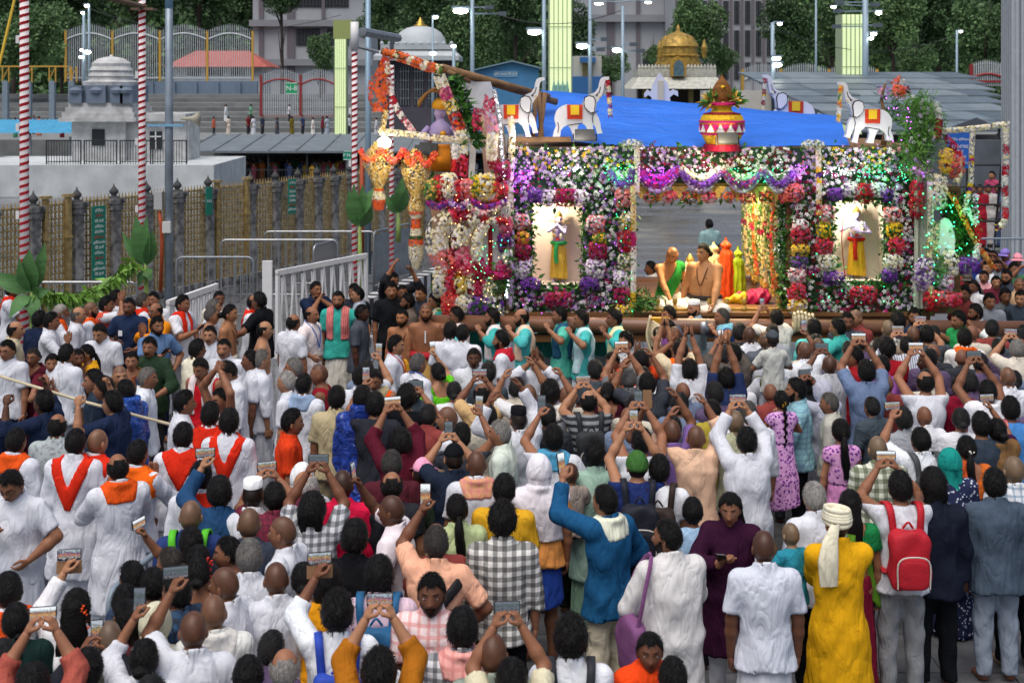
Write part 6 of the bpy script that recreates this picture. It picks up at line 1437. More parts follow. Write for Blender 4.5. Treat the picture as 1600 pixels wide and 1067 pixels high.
pb(MB().prism([tuple(Q(x,y)[[0,2]]) for x,y in ((694,488),(797,488),(797,284),(672,284),(676,400))],D0 + .02,D0 + .06),'prow_board',mat('prow_peach',lin('c9a58c'),.8,noise=.2,nscale=5))
carpet('prow_flowers',690,797,286,490,210,['cream','white','pink','rose','red','lilac','coral'],.036,6,dy=-.02,lf=.8)
for px in (700,786):
 for dy in (0,2.2): pb(MB().box((Q(px,0)[0],D0 + dy,(Zb + Q(0,290)[2]) / 2),(.09,.09,Q(0,290)[2] - Zb)),'prow_post',wood)
pb(MB().span(Q(672,300,-.12),Q(792,288,2.3)),'prow_beam',wood)
for i,(x0,x1,c) in enumerate(((668,700,['purple','magenta']),(700,735,['purple','lilac']),(735,792,['purple','magenta']),(725,790,['cream','pink','white']))):
 pts = [Q(x0 + (x1 - x0) * t,314 + (10 if i < 3 else 20) * math.sin(math.pi * t),DL - .12) for t in np.linspace(0,1,7)]; o = garland('swag',pal,pts,.045,.022,[(1,c)],140 + i); o.location = -Vector(PO)
def crescent(cx,cy,rx,ry,t,segs,seed,dy,a0=70,a1=290):
 pts = [Q(cx + rx * math.cos(math.radians(a)),cy - ry * math.sin(math.radians(a)),dy) for a in np.linspace(a0,a1,14)]
 rad = np.array([.4,.8,1,1,1,.8,.4]) * t; o = garland('crescent_wreath',pal,pts,rad,.03,segs,seed,1.1); o.location = -Vector(PO)
crescent(722,378,40,44,.165,[(2,['red','rose']),(4,['cream','white']),(2,['coral','pink']),(2,['crimson','red'])],151,DL)
crescent(752,385,34,44,.125,[(1,['red']),(4,['white','cream']),(3,['pink','rose']),(2,['crimson'])],152,DL - .05)
crescent(780,388,36,44,.075,[(1,['crimson','red']),(4,['cream','white']),(3,['crimson','magenta'])],153,DL - .10)
sat = mat('satin_white',lin('e6dfe2'),.5,noise=.1,bump=.2,bscale=6)
def disc(cx,cy,rx,ry,dy,m,name):
 mb = MB(); pol = [(Q(cx + rx * math.cos(a),0)[0],float(Q(0,cy - ry * math.sin(a))[2])) for a in np.linspace(0,2 * np.pi,25)[:-1]]; mb.prism(pol,D0 + dy,D0 + dy + .05); pb(mb,name,m)
disc(772,387,27,42,DL + .12,sat,'satin_disc'); disc(748,386,30,44,DL + .16,mat('satin_peach',lin('e8bd9c'),.6),'satin_disc')
pb(MB().box(Q(766,387,DL + .10),(.06,.03,.72)),'red_band',red_cloth)
board = mat('peach_board',lin('d8b79a'),.75,noise=.12,nscale=3)
pb(MB().prism([tuple(Q(x,y)[[0,2]]) for x,y in ((757,284),(795,284),(786,190),(748,180))],D0 + .25,D0 + .33),'back_board',board)
pb(MB().prism([tuple(Q(x,y)[[0,2]]) for x,y in ((752,190),(784,190),(766,128),(714,128))],D0 + .30,D0 + .34),'white_sheet',mat('sheet_white',lin('cfd3dc'),.7,noise=.1,bump=.3,bscale=4))
pb(MB().box(Q(738,250,.1),(.09,.05,.85),ry=.05),'white_lath',white_paint)
silver = mat('tinsel',(.75,.78,.82),.25,.8,noise=.5,nscale=40,bump=1.0,bscale=60)
pb(MB().tube(catmull([Q(772,140,-.05),Q(781,190,-.08),Q(785,250,-.1),Q(793,330,-.12),Q(795,420,-.12),Q(791,468,-.12)]),.035,8),'tinsel_cord',silver)
leds('fairy_lights',40,lambda r,n: np.array([catmull([Q(772,140,-.1),Q(781,190,-.13),Q(785,250,-.15),Q(793,330,-.17),Q(795,420,-.17),Q(791,468,-.17)],400)[i] for i in r.integers(0,400,n)]) + r.normal(0,.012,(n,3)),'white',.011,4)
leds('fairy_lights',60,box_pts(690,795,280,490,-.40),'warm',.006,seed=3); leds('fairy_lights',26,box_pts(735,795,350,440,-.38),'green',seed=8)
for pts,rad,seg in (([(686,118),(694,140),(704,165),(716,195),(722,218)],.085,[(2,['white','cream']),(2,['magenta','pink']),(2,['yellow','cream']),(3,['red','orange','crimson']),(1.5,['white','cream'])]),([(766,150),(764,175),(770,205),(768,240),(775,265)],.08,[(2,['crimson','rose']),(2,['pink','lilac']),(3,['cream','white']),(1,['crimson'])]),([(748,170),(744,190),(748,205)],.06,[(1,['crimson','rose'])]),([(710,228),(712,250),(710,268)],.05,[(2,['white']),(2,['red'])]),([(724,228),(725,250),(724,275)],.055,[(1,['white','cream']),(2,['rose','red'])]),([(712,225),(714,300),(709,370),(706,400)],.04,[(1,['white']),(1,['crimson']),(1,['white']),(1,['crimson']),(1,['white']),(1,['crimson'])]),([(797,180),(800,215),(797,300),(799,380),(797,480)],.04,[(1,['cream','white']),(1,['leaf','lilac'])])):
 o = garland('hanging_garland',pal,[Q(x,y,DL) for x,y in pts],rad,.028,seg,int(pts[0][0] + pts[0][1])); o.location = -Vector(PO)
bl = Bloom(160); n = 260; t = bl.r.uniform(0,1,n); bl.leaves(np.stack([Q(706,0)[0] + t * .33 + bl.r.normal(0,.05,n),np.full(n,D0 - .15),Q(0,120)[2] - t * .95 + bl.r.normal(0,.04,n)],1),np.tile((1.,-.3,-.2),(n,1)),.16,.03); pf(bl,'foliage')
fg = empty('carved_figure',Q(688,218,.3)); tag(fg,'lilac painted carved figure with yellow turban and straw plume on the palanquin prow','statue'); o0 = np.array(fg.location); lil = mat('lilac_paint',lin('a99ac8'),.5,noise=.1); yel = mat('turban_yellow',lin('d99a1e'),.5)
mb = MB(); mb.lathe([(.02,-.05),(.17,.0),(.19,.12),(.13,.22),(.07,.27),(.06,.31)],14,sy=.8); mb.build('torso',lil,fg,smooth=True)
V,TH,PH = head_grid(30,24); hd = np.array(V.reshape(-1,3)) * 1.05 @ np.array(Matrix.Rotation(math.radians(130),3,'Z')).T + (0,0,.40); obj('head',mesh_from('head',hd,grid_faces(24,30),[lil]),fg)
MB().lathe([(.09,.44),(.13,.47),(.12,.54),(.06,.60),(.01,.62)],14).build('turban',yel,fg,smooth=True)
mb = MB()
for i in range(26):
 a = (i / 25 - .5); p = [(.12 + .02 * math.sin(i),a * .2,.60),(-.02,a * .26,.72 + .03 * math.cos(i * 2)),(-.18,a * .24,.69),(-.32,a * .2,.52 + .04 * math.sin(i * 1.7))]; mb.tube(catmull(p,8),.016,5)
mb.build('straw_plume',mat('straw',lin('9a7240'),.85,noise=.3,nscale=12),fg)
for s in (-1,1): MB().tube(catmull([(s * .17,-.05,.18),(s * .26,-.12,.05),(s * .12,-.25,.0)],8),.045,8).build('arm',lil,fg,smooth=True)
MB().lathe([(.03,-.02),(.05,.03),(.03,.07)],10,(.05,-.16,.06)).build('medallion',yel,fg)
ob = MB(); ob.tube([Q(668,247,.1),Q(704,247,.1)],.20,18); tag(ob.build('orange_drum',mat('orange_cloth',lin('e08a1c'),.6),smooth=True),'orange cloth-covered drum lashed under the prow pole','drum')
fl = empty('flood_lamp',Q(664,233,-.1)); tag(fl,'grey flood lamp under the jasmine-wrapped prow pole','lamp'); MB().box((.05,0,0),(.26,.2,.17),ry=.1).build('housing',mat('lamp_housing',(.03,.033,.037),.6),fl); MB().box((-.02,-.10,0),(.24,.012,.13)).build('glass',mat('lamp_glass',(.05,.06,.07),.15),fl)
fl = empty('flood_lamp',Q(600,222,-.1)); tag(fl,'lit flood lamp at the tip of the jasmine-wrapped prow pole','lamp'); MB().box((0,.03,0),(.2,.1,.14)).build('housing',MATS['lamp_housing'],fl); MB().lathe([(.02,-.09),(.09,-.06),(.1,.02),(.03,.08)],12,(.01,-.07,0)).build('lit_lens',lampm,fl,smooth=True); lamp(612,240,-.85,(1,.82,.55),17)
# ---- wrapped prow poles and their hanging garlands
orn,jas = ['orange','orange','coral'],['cream','white','cream']
tag(garland('jasmine_pole',None,[Q(592,206,-.1),Q(640,210,-.1),Q(700,218,-.1),Q(762,222,-.1)],.045,.02,[(1,jas)],171),'horizontal pole wrapped in jasmine reaching out from the prow','garland')
tag(garland('marigold_pole',None,[Q(600,82,0),Q(635,92,0),Q(664,103,0),Q(690,110,0)],.07,.03,[(1,orn),(.5,jas),(1,orn),(.5,jas),(1,orn),(.5,jas),(1,orn),(.6,['cream','leaf'])],172),'sloping pole end wrapped in orange and white flower rope','garland')
lg = empty('ridge_logs',Q(780,128,.3)); tag(lg,'bundle of rough timber poles running from the prow to the roof ridge','timber'); o0 = np.array(lg.location)
for i,(a,b) in enumerate((((596,80,0),(870,160,.9)),((690,105,.05),(858,152,.8)),((700,112,-.05),(735,128,.1)))): MB().tube([Q(*a) - o0,Q(*b) - o0],.05 if i < 2 else .03,8).build('log',log,lg,smooth=True)
tag(garland('marigold_tassel',None,[Q(603,92,-.05),Q(598,112,-.05),Q(593,140,-.05),Q(593,158,-.05),Q(592,174,-.05)],[.05,.08,.17,.16,.09],.032,[(1,['orange','red']),(5,orn)],173),'fat orange marigold tassel hanging from the sloping pole end','garland')
tag(garland('white_garland',None,[Q(604,96,-.1),Q(608,130,-.1),Q(614,155,-.1),Q(626,180,-.1),Q(646,206,-.1)],.042,.022,[(2,['white','cream']),(.3,['crimson']),(1,['white']),(.3,['crimson']),(1.2,['white']),(1.4,['crimson','red']),(1,['white']),(.3,['crimson']),(1,['white']),(.3,['crimson']),(2,['white','pink'])],174),'white and red garland curving from the sloping pole to the jasmine pole','garland')
tag(garland('cream_garland',None,[Q(603,172,-.1),Q(600,190,-.1),Q(597,206,-.1)],.035,.02,[(1,['cream','gold'])],175),'short cream garland below the marigold tassel','garland')
def bell(px,py,label,seed,prof,segs):
 b = Bloom(seed); c0 = Q(px,py,-.15); pts = [c0 + (0,0,z) for z,r in prof]; b.rope(np.array(pts),np.array([r for z,r in prof]),.017,segs,1.1); o = b.build('garland_bell',None); tag(o,label,'garland')
 return o
bell(592,222,'bell-shaped jasmine garland at the tip of the jasmine pole',181,[(0,.05),(-.2,.20),(-.45,.23),(-.7,.14),(-.82,.06),(-.9,.10),(-.97,.07)],[(5.8,['cream','gold','gold']),(.3,['orange']),(1,jas),(1.3,orn)])
bell(650,232,'long bell-shaped jasmine garland with orange knots beside the prow',182,[(0,.04),(-.12,.2),(-.45,.21),(-.75,.14),(-.9,.07),(-1.05,.12),(-1.2,.06),(-1.32,.08),(-1.45,.11),(-1.65,.1),(-1.72,.04)],[(9,['cream','gold','gold']),(.4,orn),(.6,jas),(1.5,orn),(1,jas),(.5,['dkleaf']),(.8,orn),(3.4,jas)])
for i,(x0,x1,px) in enumerate(((561,596,0),(596,632,0),(634,652,0),(652,680,0))):
 pts = [Q(x0 + (x1 - x0) * t,232 + 20 * math.sin(math.pi * t) + (6 if i > 1 else 0),-.32) for t in np.linspace(0,1,7)]; tag(garland('marigold_swag',None,pts,.04,.024,[(1,['orange','coral','red'])],190 + i),('orange marigold swag looped round the jasmine bell at the pole tip' if i < 2 else 'orange marigold swag looped round the long jasmine bell'),'garland','orange swags on the jasmine bells')
# ---- right end
bl = Bloom(201); r = bl.r; n = 2600; t = r.uniform(0,1,n); X = Q(1432,0)[0] + np.clip(r.normal(0,.13,n),-.26,.26) * np.interp(t,[0,.25,.7,1],[.6,1.1,1.0,.5]) + .05 * np.sin(t * 6); Z = Q(0,150)[2] - t * 1.15; bl.leaves(np.stack([X,D0 - .1 + r.normal(0,.13,n),Z],1),r.standard_normal((n,3)) * .4 + (0,-.3,-1.0),.16,.008,('fern','fern','leaf')); bl.add(np.stack([X[:26],np.full(26,D0 - .3),Z[:26]],1),np.tile((0,-1.,0),(26,1)),.03,['lilac','white']); o = bl.build('fern_plume',None); tag(o,'hanging green fern plume at the right roof corner of the palanquin','plant'); del_kind(o)
bl = Bloom(202); n = 2400; a = r.uniform(0,1,n); bl.leaves(np.stack([Q(1498,0)[0] + r.uniform(-.17,.22,n),D0 + .1 + r.normal(0,.12,n),Q(0,350)[2] + r.uniform(-.45,.42,n)],1),r.standard_normal((n,3)),.10,.016); pf(bl,'foliage')
leds('fairy_lights',40,box_pts(1478,1532,300,400,-.25),'green',.008,12); lamp(1505,345,-.45,'2bff9a',2.5); leds('fairy_lights',16,box_pts(1385,1425,150,225,-.3),'violet',.007,13); leds('fairy_lights',30,box_pts(1440,1475,290,470,-.3),'green',.009,14)
for a in ((1479,252,22,34,['yellow','gold']),(1492,258,24,34,['red','coral']),(1464,300,26,46,['white','cream']),(1444,428,26,44,['white','lilac','purple']),(1470,425,20,44,['leaf','dkleaf']),(1484,412,22,34,['white','cream']),(1476,440,22,24,['white','lilac']),(1470,466,34,22,['coral','red','pink']),(1490,468,20,20,['red','rose']),(1453,470,20,26,['crimson','red']),(1432,312,20,50,['crimson','red']),(1512,415,30,22,PU),(1404,142,16,14,['orange','coral'])):
 bq.append(a); bouquet(*a,seed=len(bq) + 50,dy=-.22,size=.027)
tul = mat('net_curtain',lin('d9dccc'),.8,alpha=.55,noise=.2,nscale=30)
V = []; nn = 24
for i in range(nn + 1):
 x = Q(1431 + 26 * i / nn,0,-.2)[0]; V += [(x,D0 - .2 + .035 * (-1) ** i,Q(0,262)[2]),(x - .02 + .04 * math.sin(i),D0 - .2 + .05 * (-1) ** i,Q(0,478)[2])]
pb(MB().add(V,[np.array([[2*i,2*i+1,2*i+3,2*i+2] for i in range(nn)])]),'net_curtain',tul)
disc(1472,375,15,36,-.15,sat,'satin_disc');
xa,xb = Q(1442,0)[0],Q(1498,0)[0]; pb(MB().span((xa,D0,Zb),(xb,D0 + 2.4,Zb + .13)),'stern_platform',wood); pb(MB().span((xa,D0,Q(0,300)[2]),(xb,D0 + 2.3,Q(0,291)[2])),'stern_beam',wood); pb(MB().box((Q(1497,0)[0],D0 + .05,(Zb + Q(0,292)[2]) / 2),(.08,.08,Q(0,292)[2] - Zb)),'stern_post',wood)
for i,(pts,rad,seg) in enumerate((([(1452,270),(1454,340),(1452,420),(1454,475)],.035,[(1,['cream','white']),(1,['gold','cream'])]),([(1462,160),(1467,190),(1463,215)],.05,[(2,['white']),(2,['red','crimson'])]),([(1478,215),(1495,235),(1500,265),(1495,285)],.045,[(2,['red','crimson']),(2,['cream'])]),([(1510,325),(1527,355),(1528,385),(1522,410)],.04,[(1,['white']),(1,['red']),(1,['white'])]),([(1478,300),(1490,310),(1520,370),(1553,420)],.03,[(1,['gold','orange'])]),([(1464,345),(1462,380),(1464,405)],.04,[(1,['cream','leaf'])]))):
 o = garland('hanging_garland',pal,[Q(x,y,-.25) for x,y in pts],rad,.024,seg,210 + i); o.location = -Vector(PO)
tag(garland('jasmine_rope',None,[Q(1462,206,-.1),Q(1500,203,-.1),Q(1540,199,-.1),Q(1576,193,-.1)],.038,.02,[(1,jas)],221),'horizontal jasmine-wrapped pole reaching out from the right end','garland')
tag(garland('jasmine_strand',None,[Q(1520,203,-.15),Q(1518,240,-.15),Q(1516,290,-.15),Q(1504,336,-.15)],.034,.02,[(4,['white','cream']),(.6,['yellow']),(.4,['magenta']),(.6,['yellow']),(3,['white','cream']),(.6,['yellow']),(.5,['purple']),(.6,['yellow']),(3.5,['white','cream'])],222),'white strand with yellow bands hanging inside the jasmine arm','garland')
tag(garland('red_white_strand',None,[Q(1571,197,-.15),Q(1572,240,-.15),Q(1570,290,-.15),Q(1571,335,-.15),Q(1565,352,-.15),Q(1556,356,-.15)],.042,.022,[(2,['white','cream']),(1.2,['red','crimson']),(1.2,['cream','white']),(1.2,['red','crimson']),(1.2,['white']),(1.2,['crimson','red']),(1.2,['white']),(1.3,['red']),(1.2,['cream','white']),(.4,['crimson','gold'])],223),'thick red and white strand hanging from the tip of the jasmine arm','garland')
tw = empty('bare_branch',Q(1396,222,.3)); tag(tw,'bare branch with fairy lights beside the right roof elephant','branch'); MB().tube(catmull([(-.15,0,-.05),(-.1,0,.3),(-.16,.05,.6),(-.12,0,.85)],10),[.045,.04,.035,.03,.03,.025,.025,.02,.02,.02],7).build('stem',log,tw,smooth=True); bl = Bloom(230); bl.ball((.0,0,.75),(.22,.1,.14),60,.03,['lilac','pink','violet'],hemi=False); bl.leaves(bl.r.normal(0,.12,(160,3)) + (.05,0,.45),bl.r.standard_normal((160,3)),.12,.014); o = bl.build('blossom',tw)
tag(garland('corner_garland',None,[Q(1396,132,.1),Q(1404,124,.1),Q(1412,132,.1),Q(1418,148,.1)],.045,.026,[(1,['orange','coral']),(1,['white']),(1,['pink','crimson'])],231),'small orange, white and pink garland arching over the bare branch','garland')
# ---- roof: tarpaulin, elephants, pot
tarp_m = mat('blue_tarpaulin',lin('2f72dc'),.38,noise=.16,nscale=2.5,ridge=.35,bump=.5,bscale=5,spec=.5,stretch=(.6,2,2))
ridge = [(845,141),(960,151),(1100,163),(1200,173),(1312,182)]; front = [(818,214),(940,226),(985,228),(1100,231),(1328,227)]
nu,nv = 60,18; V = []
for i in range(nu + 1):
 u = i / nu; rx = np.interp(u,np.linspace(0,1,5),[p[0] for p in ridge]); ry = np.interp(u,np.linspace(0,1,5),[p[1] for p in ridge]); fx = np.interp(u,np.linspace(0,1,5),[p[0] for p in front]); fy = np.interp(u,np.linspace(0,1,5),[p[1] for p in front])
 A,B = Q(fx,fy,.10),Q(rx,ry,1.5); C = np.array((B[0],D0 + DEP + .1,A[2] + .1))
 for j in range(nv + 1):
  t = j / nv; q = A + (B - A) * min(1,t * 2) if t < .5 else B + (C - B) * (t - .5) * 2
  sag = -.035 * math.sin(math.pi * min(1,t * 2)) + .004 * math.sin(u * 43 + t * 9) + .010 * max(0,math.sin(u * 19 - t * 7)) ** 6; V.append(q + (0,0,sag))
fc = np.array([[i * (nv + 1) + j,(i + 1) * (nv + 1) + j,(i + 1) * (nv + 1) + j + 1,i * (nv + 1) + j + 1] for i in range(nu) for j in range(nv)])
tag(obj('tarpaulin',mesh_from('tarpaulin',V,fc,[tarp_m])),'bright blue tarpaulin stretched over the palanquin roof','tarpaulin')
tp = empty('timber_trestle',Q(842,216,.1)); tag(tp,'rough timber trestle holding the roof logs behind the left elephant','trestle'); o0 = np.array(tp.location)
for i,(x0,x1) in enumerate(((833,838),(847,842),(843,852))): MB().tube([Q(x0,217,.1) - o0,Q(x1,145,.25) - o0],.035,7).build('leg',log,tp,smooth=True)
tag(MB().span(Q(797,222,-.05),Q(892,214,.05)).build('roof_plank',log),'brown plank under the roof elephants','plank')
eleph = [(255,855),(262,820),(275,790),(266,755),(266,730),(275,700),(290,680),(315,662),(340,655),(440,655),(448,625),(460,608),(480,595),(520,578),(540,550),(548,510),(556,492),(575,482),(605,480),(607,498),(585,505),(575,520),(570,560),(562,600),(545,620),(528,645),(518,700),(540,735),(550,770),(556,810),(565,832),(532,838),(522,800),(503,770),(505,800),(512,840),(525,865),(488,870),(478,825),(462,790),(440,772),(418,772),(408,805),(414,840),(427,868),(384,872),(376,835),(362,800),(345,785),(325,792),(305,815),(300,855)]
white_el = mat('elephant_white',lin('dcdde2'),.6,noise=.10,nscale=3); blk = mat('outline_black',(.02,.02,.022),.7); saddle_r = mat('saddle_red',lin('c23a1c'),.7); saddle_y = mat('saddle_yellow',lin('e8c02a'),.6); tusk = mat('tusk',lin('d8c79a'),.5)
def elephant(cx,by,dy,mirror,label,k=1.0,shade=None,gar=None):
 s = k * (D0 + dy) / F / 4; base = Q(cx,by,dy); o = empty('elephant_cutout',base); tag(o,label,'cut-out','elephant cut-outs on the roof'); sg = -1 if mirror else 1
 f = lambda x,y: ((x - 410) * s * sg,(868 - y) * s)
 MB().prism([f(*p) for p in eleph],-.05,.05).build('body',white_el,o)
 ear = [(445,640),(452,608),(480,596),(510,604),(522,630),(518,665),(515,705),(495,712),(470,695),(450,670)]
 MB().prism([f(*p) for p in ear],-.075,-.052).build('ear',blk,o); MB().prism([f(483 + (x - 483) * .86,653 + (y - 653) * .88) for x,y in ear],-.085,-.0755).build('ear_face',white_el,o)
 MB().prism([f(*p) for p in ((343,655),(440,655),(438,745),(345,745))],-.07,-.0515).build('saddle_cloth',saddle_r,o); MB().prism([f(*p) for p in ((365,658),(418,658),(418,718),(366,718))],-.08,-.0705).build('saddle_patch',saddle_y,o)
 mb = MB()
 for path in ([(505,770),(500,740),(508,712)],[(345,785),(400,775),(440,770)],[(285,765),(292,800),(285,830)],[(520,600),(545,575),(552,545)],[(516,705),(530,700),(535,690)]): mb.tube([(f(*p)[0],-.054,f(*p)[1]) for p in path],.006,5)
 mb.build('painted_lines',blk,o)['kind'] = 'stuff'; MB().lathe([(.001,-.012),(.014,0),(.001,.012)],8,(f(530,598)[0],-.052,f(530,598)[1])).build('eye',blk,o); MB().tube([(f(540,608)[0],-.055,f(540,608)[1]),(f(556,598)[0],-.055,f(556,598)[1])],.012,6).build('tusk',tusk,o)
 MB().box((0,.16,.25),(.04,.26,.04),rx=.3).build('prop',log,o)
 if gar:
  pts = [base + (f(595,505)[0],-.09,f(595,505)[1]),base + (f(600,560)[0],-.09,f(600,560)[1]),base + (f(606,640)[0],-.09,f(606,640)[1]),base + (f(612,735)[0],-.09,f(612,735)[1])]
  tag(garland('trunk_garland',None,pts,.03,.018,gar[1],int(cx)),gar[0],'garland')
RW = [(1,['crimson','red']),(1,['cream','white']),(1,['crimson']),(1,['white','yellow']),(1,['crimson']),(1,['cream']),(.5,['crimson'])]
elephant(902.5,217,.0,False,'white elephant cut-out with trunk raised in front of the tarpaulin, nearer the pot',gar=('red and cream garland hanging from the elephant trunk beside the tarpaulin',RW))
elephant(803,216,.0,False,'white elephant cut-out behind the timber trestle above the prow',.98)
elephant(1357,223,.0,True,'white elephant cut-out facing the tarpaulin beside the fern plume',.98,gar=('yellow and cream garland hanging from the trunk of the right roof elephant',[(1,['orange','yellow']),(1,['cream','leaf']),(1,['yellow','orange']),(1,['white']),(1,['yellow'])]))
elephant(1238,209,2.7,True,'white elephant cut-out on the far roof edge behind the tarpaulin',.95,gar=('red and white garland on the far elephant behind the tarpaulin',RW))
lf = empty('leaf_cutout',Q(1032,170,2.7)); tag(lf,'white flame-shaped cut-out board standing behind the tarpaulin','cut-out'); s = (D0 + 2.7) / F / 4
pol = [(928,700),(1030,670),(990,640),(985,610),(1010,590),(1038,605),(1035,570),(1005,560),(985,575),(970,520),(940,480),(922,456),(905,480),(880,525),(868,575),(845,562),(825,590),(828,612),(850,595),(872,610),(870,650),(862,665)]
MB().prism([((x - 928) * s,(680 - y) * s) for x,y in pol],-.03,.03).build('board',white_el,lf); MB().box((0,-.05,.18),(.09,.03,.56)).build('batten',mat('batten',lin('cfc4a6'),.7),lf)
pt = empty('flower_pot',Q(1128,232,.0)); tag(pt,'big round pot covered in yellow and purple petals with white triangles on the roof','pot'); s = D0 / F / 4
z = lambda y: (930 - y) * s
prof = [(95,905),(105,890),(125,850),(137,800),(138,765),(128,730),(110,712),(75,705),(60,690),(62,672),(80,655),(82,645)]
MB().lathe([(r_ * s,z(y)) for r_,y in prof],28).build('vessel',mat('pot_petals',lin('e2b322'),.75,noise=.3,nscale=30,bump=1,bscale=60),pt,smooth=True)
for y0,y1,c in ((845,832,'magenta'),(770,755,'magenta'),(715,704,'crimson'),(662,642,'magenta')):
 rr = np.interp([y0,y1],[p[1] for p in prof[::-1]],[p[0] for p in prof[::-1]]); MB().lathe([(rr[0] * s + .002,z(y0)),(rr[0] * s + .018,z(y0) + .005),(rr[1] * s + .018,z(y1) - .005),(rr[1] * s + .002,z(y1))],28).build('petal_band',PET[c],pt,smooth=True)
for i in range(14):
 a = i * 2 * math.pi / 14; R_ = 140 * s; w = .42 * 2 * math.pi / 14 * R_
 for fl_,(c,m_) in enumerate(((0,PET['white']),(math.pi / 14,PET['magenta']))):
  aa = a + c; u = np.array((-math.sin(aa),math.cos(aa),0)); nn_ = np.array((math.cos(aa),math.sin(aa),0)); c0 = nn_ * (R_ + .004); zt_,zb_2 = (z(778),z(826)) if fl_ == 0 else (z(826),z(778))
  MB().add([c0 - u * w + (0,0,zb_2),c0 + u * w + (0,0,zb_2),c0 + (0,0,zt_),nn_ * (R_ - .03) + (0,0,(zt_ + zb_2) / 2)],[np.array([[0,1,2],[0,2,3],[2,1,3],[1,0,3]])]).build('petal_triangle',m_,pt)
MB().lathe([(115 * s,z(945)),(115 * s,z(905)),(90 * s,z(903))],20).build('plinth',PET['crimson'],pt)
cr = MB().lathe([(60 * s,z(648)),(70 * s,z(610)),(60 * s,z(560)),(38 * s,z(520)),(12 * s,z(490)),(2 * s,z(470))],12,sy=.5).build('coconut_crown',mat('coconut',lin('8a5a22'),.7,noise=.5,nscale=12,bump=1,bscale=20),pt); MB().lathe([(.001,-.02),(16 * s,0),(.001,.02)],10,(0,-.5 * 62 * s,z(545))).build('crown_eye',saddle_y,cr)
bl = Bloom(240); bl.leaves(np.stack([np.repeat([-60 * s,60 * s],40) + bl.r.normal(0,.03,80),np.full(80,-.02),np.full(80,z(630))],1),np.concatenate([np.tile((-1.,0,.1),(40,1)),np.tile((1.,0,.1),(40,1))]),.2,.04,('leaf','gold')); bl.build('mango_leaves',pt)
lamp(1128,226,-.6,(1,.80,.48),16); lamp(905,222,-.6,(1,.84,.64),9); lamp(812,214,-.4,(1,.9,.75),4); lamp(1360,222,-.45,(1,.95,.88),5)
for px,py,t in ((1137,221,'pot'),(914,216,'elephant nearer the pot')):
 fl = empty('flood_lamp',Q(px,py,-.42)); tag(fl,'small dark flood lamp lighting the roof ' + t,'lamp'); MB().box((0,0,.04),(.28,.06,.16),rx=-.5).build('housing',MATS['lamp_housing'],fl); MB().box((0,.06,.055),(.22,.015,.10),rx=-.5).build('lens',mat('lens_warm',(1,.9,.7),.4,emit=2,ecol=(1,.85,.6)),fl); MB().tube([(-.16,.02,-.06),(-.16,.02,.06)],.012,5).tube([(.16,.02,-.06),(.16,.02,.06)],.012,5).build('yoke',MATS['lamp_housing'],fl)
# ---- carrying poles
zc = float(P(0,511,17.85)[2])
cp = empty('carrying_pole',(0,17.85,0)); tag(cp,'long thick polished brown pole on the bearers’ shoulders in front of the palanquin'.replace('’',''),'pole'); MB().tube([(PX(655,17.85),0,zc + .06),(PX(1150,17.85),0,zc),(PX(1620,17.85),0,zc - .03)],.115,16).build('shaft',polewood,cp,smooth=True)
for px,m_ in ((1099,steel),(880,palgold)): MB().tube([(PX(px - 6,17.85),0,zc),(PX(px + 6,17.85),0,zc)],.120,16).build('metal_band',m_,cp,smooth=True)
MB().tube([(-.3,3.9,zc),(6.8,3.9,zc)],.11,12).build('rear_shaft',polewood,cp,smooth=True)
for px in (760,1030,1205,1440): MB().box((PX(px,18.4),2.2,zc + .115 + (Zb - .40 - zc - .115) / 2),(.16,4.9,max(.06,Zb - .42 - zc - .115))).build('cross_bearer',wood,cp)
MB().box((PX(1031,17.7),-.1,zc + .07),(.28,.12,.16)).build('yellow_wedge',mat('wedge_yellow',lin('b98a1e'),.5),cp)
rp = MB()
for i in range(5):
 t = np.linspace(0,2 * np.pi,21); rp.tube([(PX(1020,17.7) + .05 * i * .4 + (.05 + .012 * i) * math.cos(x),17.72 - .02 * i - .10 * math.cos(x / 2) ** 2,zc - .06 + (.17 - .012 * i) * math.sin(x)) for x in t],.016,6)
rp.tube(catmull([(PX(1016,17.7),17.66,zc + .2),(PX(1010,17.7),17.62,zc - .1),(PX(1022,17.7),17.6,zc - .42)],10),.018,6); tag(rp.build('rope_coil',mat('cotton_rope',lin('cbbd9c'),.9,noise=.2,nscale=30),smooth=True),'pale coil of cotton rope knotted round the carrying pole','rope')
rp = MB()
for i in range(6):
 t = np.linspace(0,2 * np.pi,17); rp.tube([(PX(1240,17.7) + .05 * i,17.70 + .06 * math.cos(x) - .05,zc + .10 + .13 * math.sin(x) + .02 * math.sin(i)) for x in t],.022,6)
tag(rp.build('rope_lashing',MATS['cotton_rope'],smooth=True),'thick pale rope lashing on the pole below the right niche','rope')
